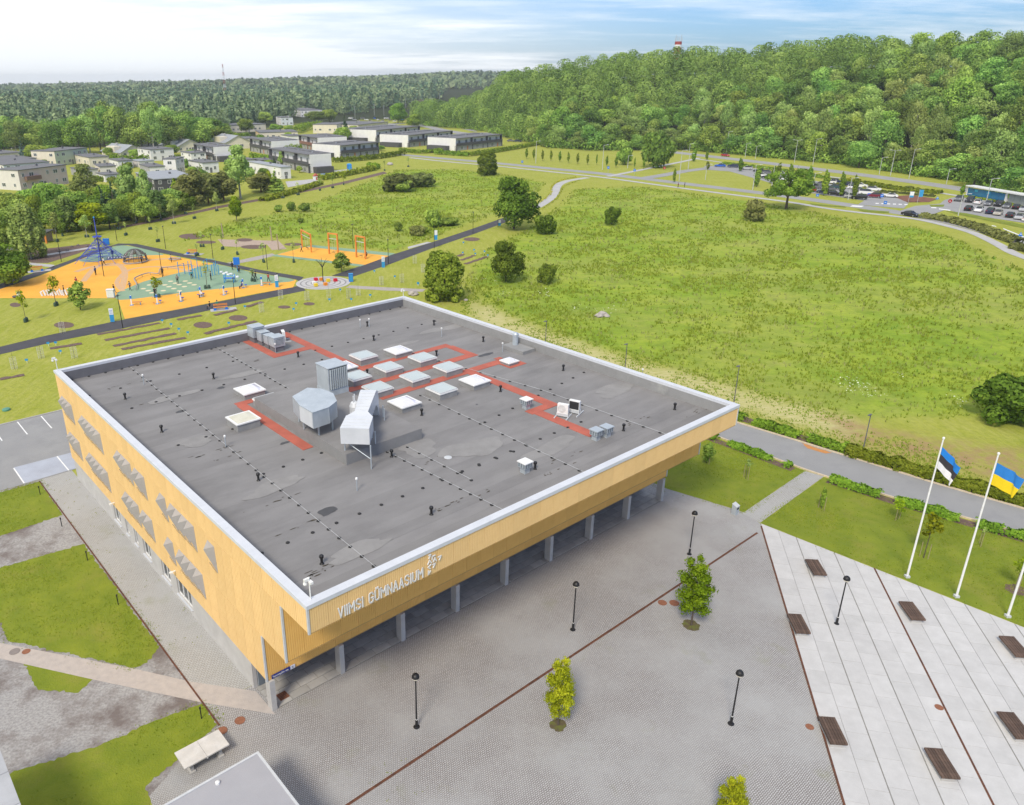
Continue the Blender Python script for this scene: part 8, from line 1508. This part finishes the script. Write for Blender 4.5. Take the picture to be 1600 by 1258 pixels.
# the rest of the wood: one mass
def lump_trees(name, items, per, leaf_f, mats, conifer_p, seed, stretch=1.0):
    rg = np.random.default_rng(seed); n = len(items); it = np.array(items); x, y, z, w_, h_ = it.T
    co = rg.random(n) < conifer_p; tt = np.clip(rg.normal(.5, .2, n), 0.05, .95)
    N = n * per; k = np.repeat(np.arange(n), per); u = rg.random(N); th = rg.uniform(0, 2 * math.pi, N); zz = rg.uniform(.12, 1.0, N)
    lobe = 1 + .28 * np.sin(3 * th + k * 1.7 + 5 * zz) + .16 * np.sin(5 * th + k * 2.9 - 7 * zz)
    pb = np.sqrt(np.clip(1 - ((zz - .52) / .50) ** 2, 0.02, 1)); pc = (1.04 - zz) * .95 + .03; pr = np.where(co[k], pc * .62, pb) * lobe * rg.uniform(.72, 1.05, N)
    c = np.stack([x[k] + w_[k] / 2 * pr * np.cos(th), y[k] + w_[k] / 2 * pr * np.sin(th), z[k] + h_[k] * zz * np.where(co[k], 1.12, 1)], 1)
    nr = np.stack([np.cos(th) * .8, np.sin(th) * .8, (zz - .4) * 1.6], 1) + rg.normal(size=(N, 3)) * .4; nr /= np.linalg.norm(nr, axis=1, keepdims=True)
    sz = leaf_f * w_[k] * rg.uniform(.65, 1.35, N) * np.where(co[k], .8, 1); t_ = np.clip(tt[k] + rg.normal(0, .12, N) + (lobe - 1) * .3, 0, 1)
    out = []
    for sel, mt, nm in ((~co[k], mats[0], name), (co[k], mats[1], name + "_conifers")):
        if sel.sum() == 0: continue
        cc_ = c[sel]; c0 = cc_.mean(0); me = card_mesh(nm, cc_ - c0, nr[sel], sz[sel], t_[sel], mt, rg); out.append(tag(obj(nm, me, loc=c0), kind='stuff'))
    return out
lump_trees("hill_wood", [(x, y, z - .5, rg.uniform(9.5, 15), rg.uniform(11.5, 19.5)) for rr, x, y, z, d, px in mass], 900, .05, (L_FOREST, L_CON), .0, 5)
# under-storey along the foot of the wood
items = []
for az in np.arange(FAZ[0], FAZ[-1] + .02, .0055): rr = float(np.interp(az, FAZ, FR)) + rg.uniform(1.5, 5); items.append((rr * math.sin(az), rr * math.cos(az), -.6, rg.uniform(4, 7), rg.uniform(3.5, 7)))
lump_trees("wood_edge_scrub", items, 170, .095, (L_BROAD, L_CON), 0, 6)
# wood edge behind the left houses: single large trees
TOPL = [(-60, 188), (0, 186), (50, 184), (100, 190), (135, 176), (165, 160), (200, 170), (240, 163), (280, 172), (320, 184), (350, 194)]
tx, ty = np.array(TOPL).T
for i, px in enumerate(np.arange(-25, 350, 16.5)):
    for rowk in (0, 1):
        p = px + rowk * 8 + rg.uniform(-3, 3); base = 239 - rowk * 9 + rg.uniform(-2, 2) - max(0, p - 250) * .13
        b = G(p, base); yt = np.interp(p, tx, ty) + rg.uniform(-3, 9) + (4 if rowk == 0 else -2); k = int(rg.integers(0, 6)); plant("forest%d" % k, b, rg.uniform(30, 46) * mpp(b), ztop(b, yt), "leafy tree at the wood edge behind left houses, %s row, number %d" % ("back" if rowk else "front", i + 1), name="forest_tree", group="trees at the wood's edge behind the left houses")
# far forest
L_FAR = leafmat('leaf_far', (.185, .265, .130), (.265, .35, .175), (.14, .205, .105), .25)
L_CONF = leafmat('needle_far', (.12, .19, .105), (.17, .245, .14), (.085, .14, .075), .2)
FRONT = [(-160, 226), (0, 225), (250, 222), (340, 213), (380, 203), (400, 196), (450, 190), (480, 176), (520, 184), (560, 181), (600, 174), (640, 170), (690, 163), (698, 155), (768, 155), (790, 159), (900, 156)]
fa = np.array([math.atan2(G(*p)[0], G(*p)[1]) for p in FRONT]); frr = np.array([np.hypot(*G(*p)[:2]) for p in FRONT])
def zone(r0, r1, dens, per, leaf, name, seed, conp, wr, hr):
    rg = np.random.default_rng(seed); a0, a1 = fa[0], math.atan2(G(840, 140)[0], G(840, 140)[1]); n = int((a1 - a0) * (r1 * r1 - r0 * r0) / 2 * dens); az = rg.uniform(a0, a1, n); r = np.sqrt(rg.uniform(r0 * r0, r1 * r1, n)); ok = r > np.interp(az, fa, frr) * rg.uniform(1.0, 1.03, n); az, r = az[ok], r[ok]; x, y = r * np.sin(az), r * np.cos(az); z = terrain(x, y); n = len(x)
    patch = .6 * np.sin(x * .011 + 1) + .6 * np.sin(y * .007 - x * .004)
    w_ = rg.uniform(*wr, n); h_ = rg.uniform(*hr, n) * (1 + .12 * patch); lump_trees(name, np.stack([x, y, z - .5, w_, h_], 1), per, leaf, (L_FAR, L_CONF), conp, seed + 1)
zone(470, 950, 1 / 62, 52, .20, "far_forest", 100, .35, (7, 11), (13, 20)); zone(950, 1700, 1 / 120, 22, .30, "distant_forest", 110, .5, (9, 14), (14, 21)); zone(1700, 3500, 1 / 520, 14, .34, "horizon_forest", 120, .5, (18, 30), (15, 22))
# mast on the horizon, striped tower on the hill
b = np.array([*G(352.5, 150)[:2], 0.]); b *= 1500 / np.hypot(*b[:2]); b[2] = float(terrain(b[0], b[1])); h_ = ztop(b, 100); o = thing("radio_mast", "thin red and white lattice mast above the forest on the horizon", "radio mast", b)
for k in range(9): 
    z0, z1 = h_ * k / 9, h_ * (k + 1) / 9; mb = MB(); w0, w1 = 1.6 * (1 - k / 9) + .5, 1.6 * (1 - (k + 1) / 9) + .5
    for s, q in ((-1, -1), (1, -1), (1, 1), (-1, 1)): mb.tube([(s * w0, q * w0, z0), (s * w1, q * w1, z1)], .16, 4)
    for s in (-1, 1): mb.tube([(s * w0, -w0, z0), (-s * w1, -w1, z1)], .12, 4); mb.tube([(w0, s * w0, z0), (w1, -s * w1, z1)], .12, 4)
    obj("lattice_section", mb, mats=M("mast_red", (.35, .06, .05), None, 2, .6) if k % 2 == 0 else m_wpan, parent=o)
az = math.atan2(ray(1059, 76)[0], ray(1059, 76)[1]); rr = float(np.interp(az, FAZ, FR)) + 150; b = np.array([rr * math.sin(az), rr * math.cos(az), 0]); b[2] = float(terrain(b[0], b[1])); h_ = ztop(b, 65); o = thing("striped_tower", "red and white banded tower top with antennas above the wooded hill", "tower", b)
r_ = 5.2 * mpp(b)
for k in range(8): obj("band", MB().lathe([(r_ * (1 + .02 * (8 - k)), h_ - 2.0 * (8 - k)), (r_ * (1 + .02 * (7 - k)), h_ - 2.0 * (7 - k))], seg=14), mats=M("mast_red", (.35, .06, .05), None, 2, .6) if k in (0, 2, 4, 5, 7) else m_wpan, parent=o)
obj("gallery", MB().lathe([(r_ * 1.25, h_ - 4.4), (r_ * 1.25, h_ - 4.0)], seg=14), mats=MATS["mast_red"], parent=o)
for k in range(6): a = k * 1.05; obj("antenna", MB().tube([(r_ * .9 * math.cos(a), r_ * .9 * math.sin(a), h_), (r_ * 1.1 * math.cos(a), r_ * 1.1 * math.sin(a), h_ + 2.4 + (k % 3) * .9)], .16, 4), mats=m_gpole, parent=o)
# ================================================================== HAZE
USE_HAZE = True
if USE_HAZE:
    hz = MB().box(-4700, 4700, -260, 5600, -4.0, 75); hm = bpy.data.materials.new("haze_air"); hm.use_nodes = True; t = hm.node_tree; t.nodes.clear()
    pv = t.nodes.new('ShaderNodeVolumePrincipled'); pv.inputs['Color'].default_value = (.88, .94, 1.0, 1); pv.inputs['Density'].default_value = 0.00014; pv.inputs['Anisotropy'].default_value = 0.2
    ou = t.nodes.new('ShaderNodeOutputMaterial'); t.links.new(pv.outputs[0], ou.inputs['Volume']); tag(obj("haze", hz, mats=hm), kind='stuff')
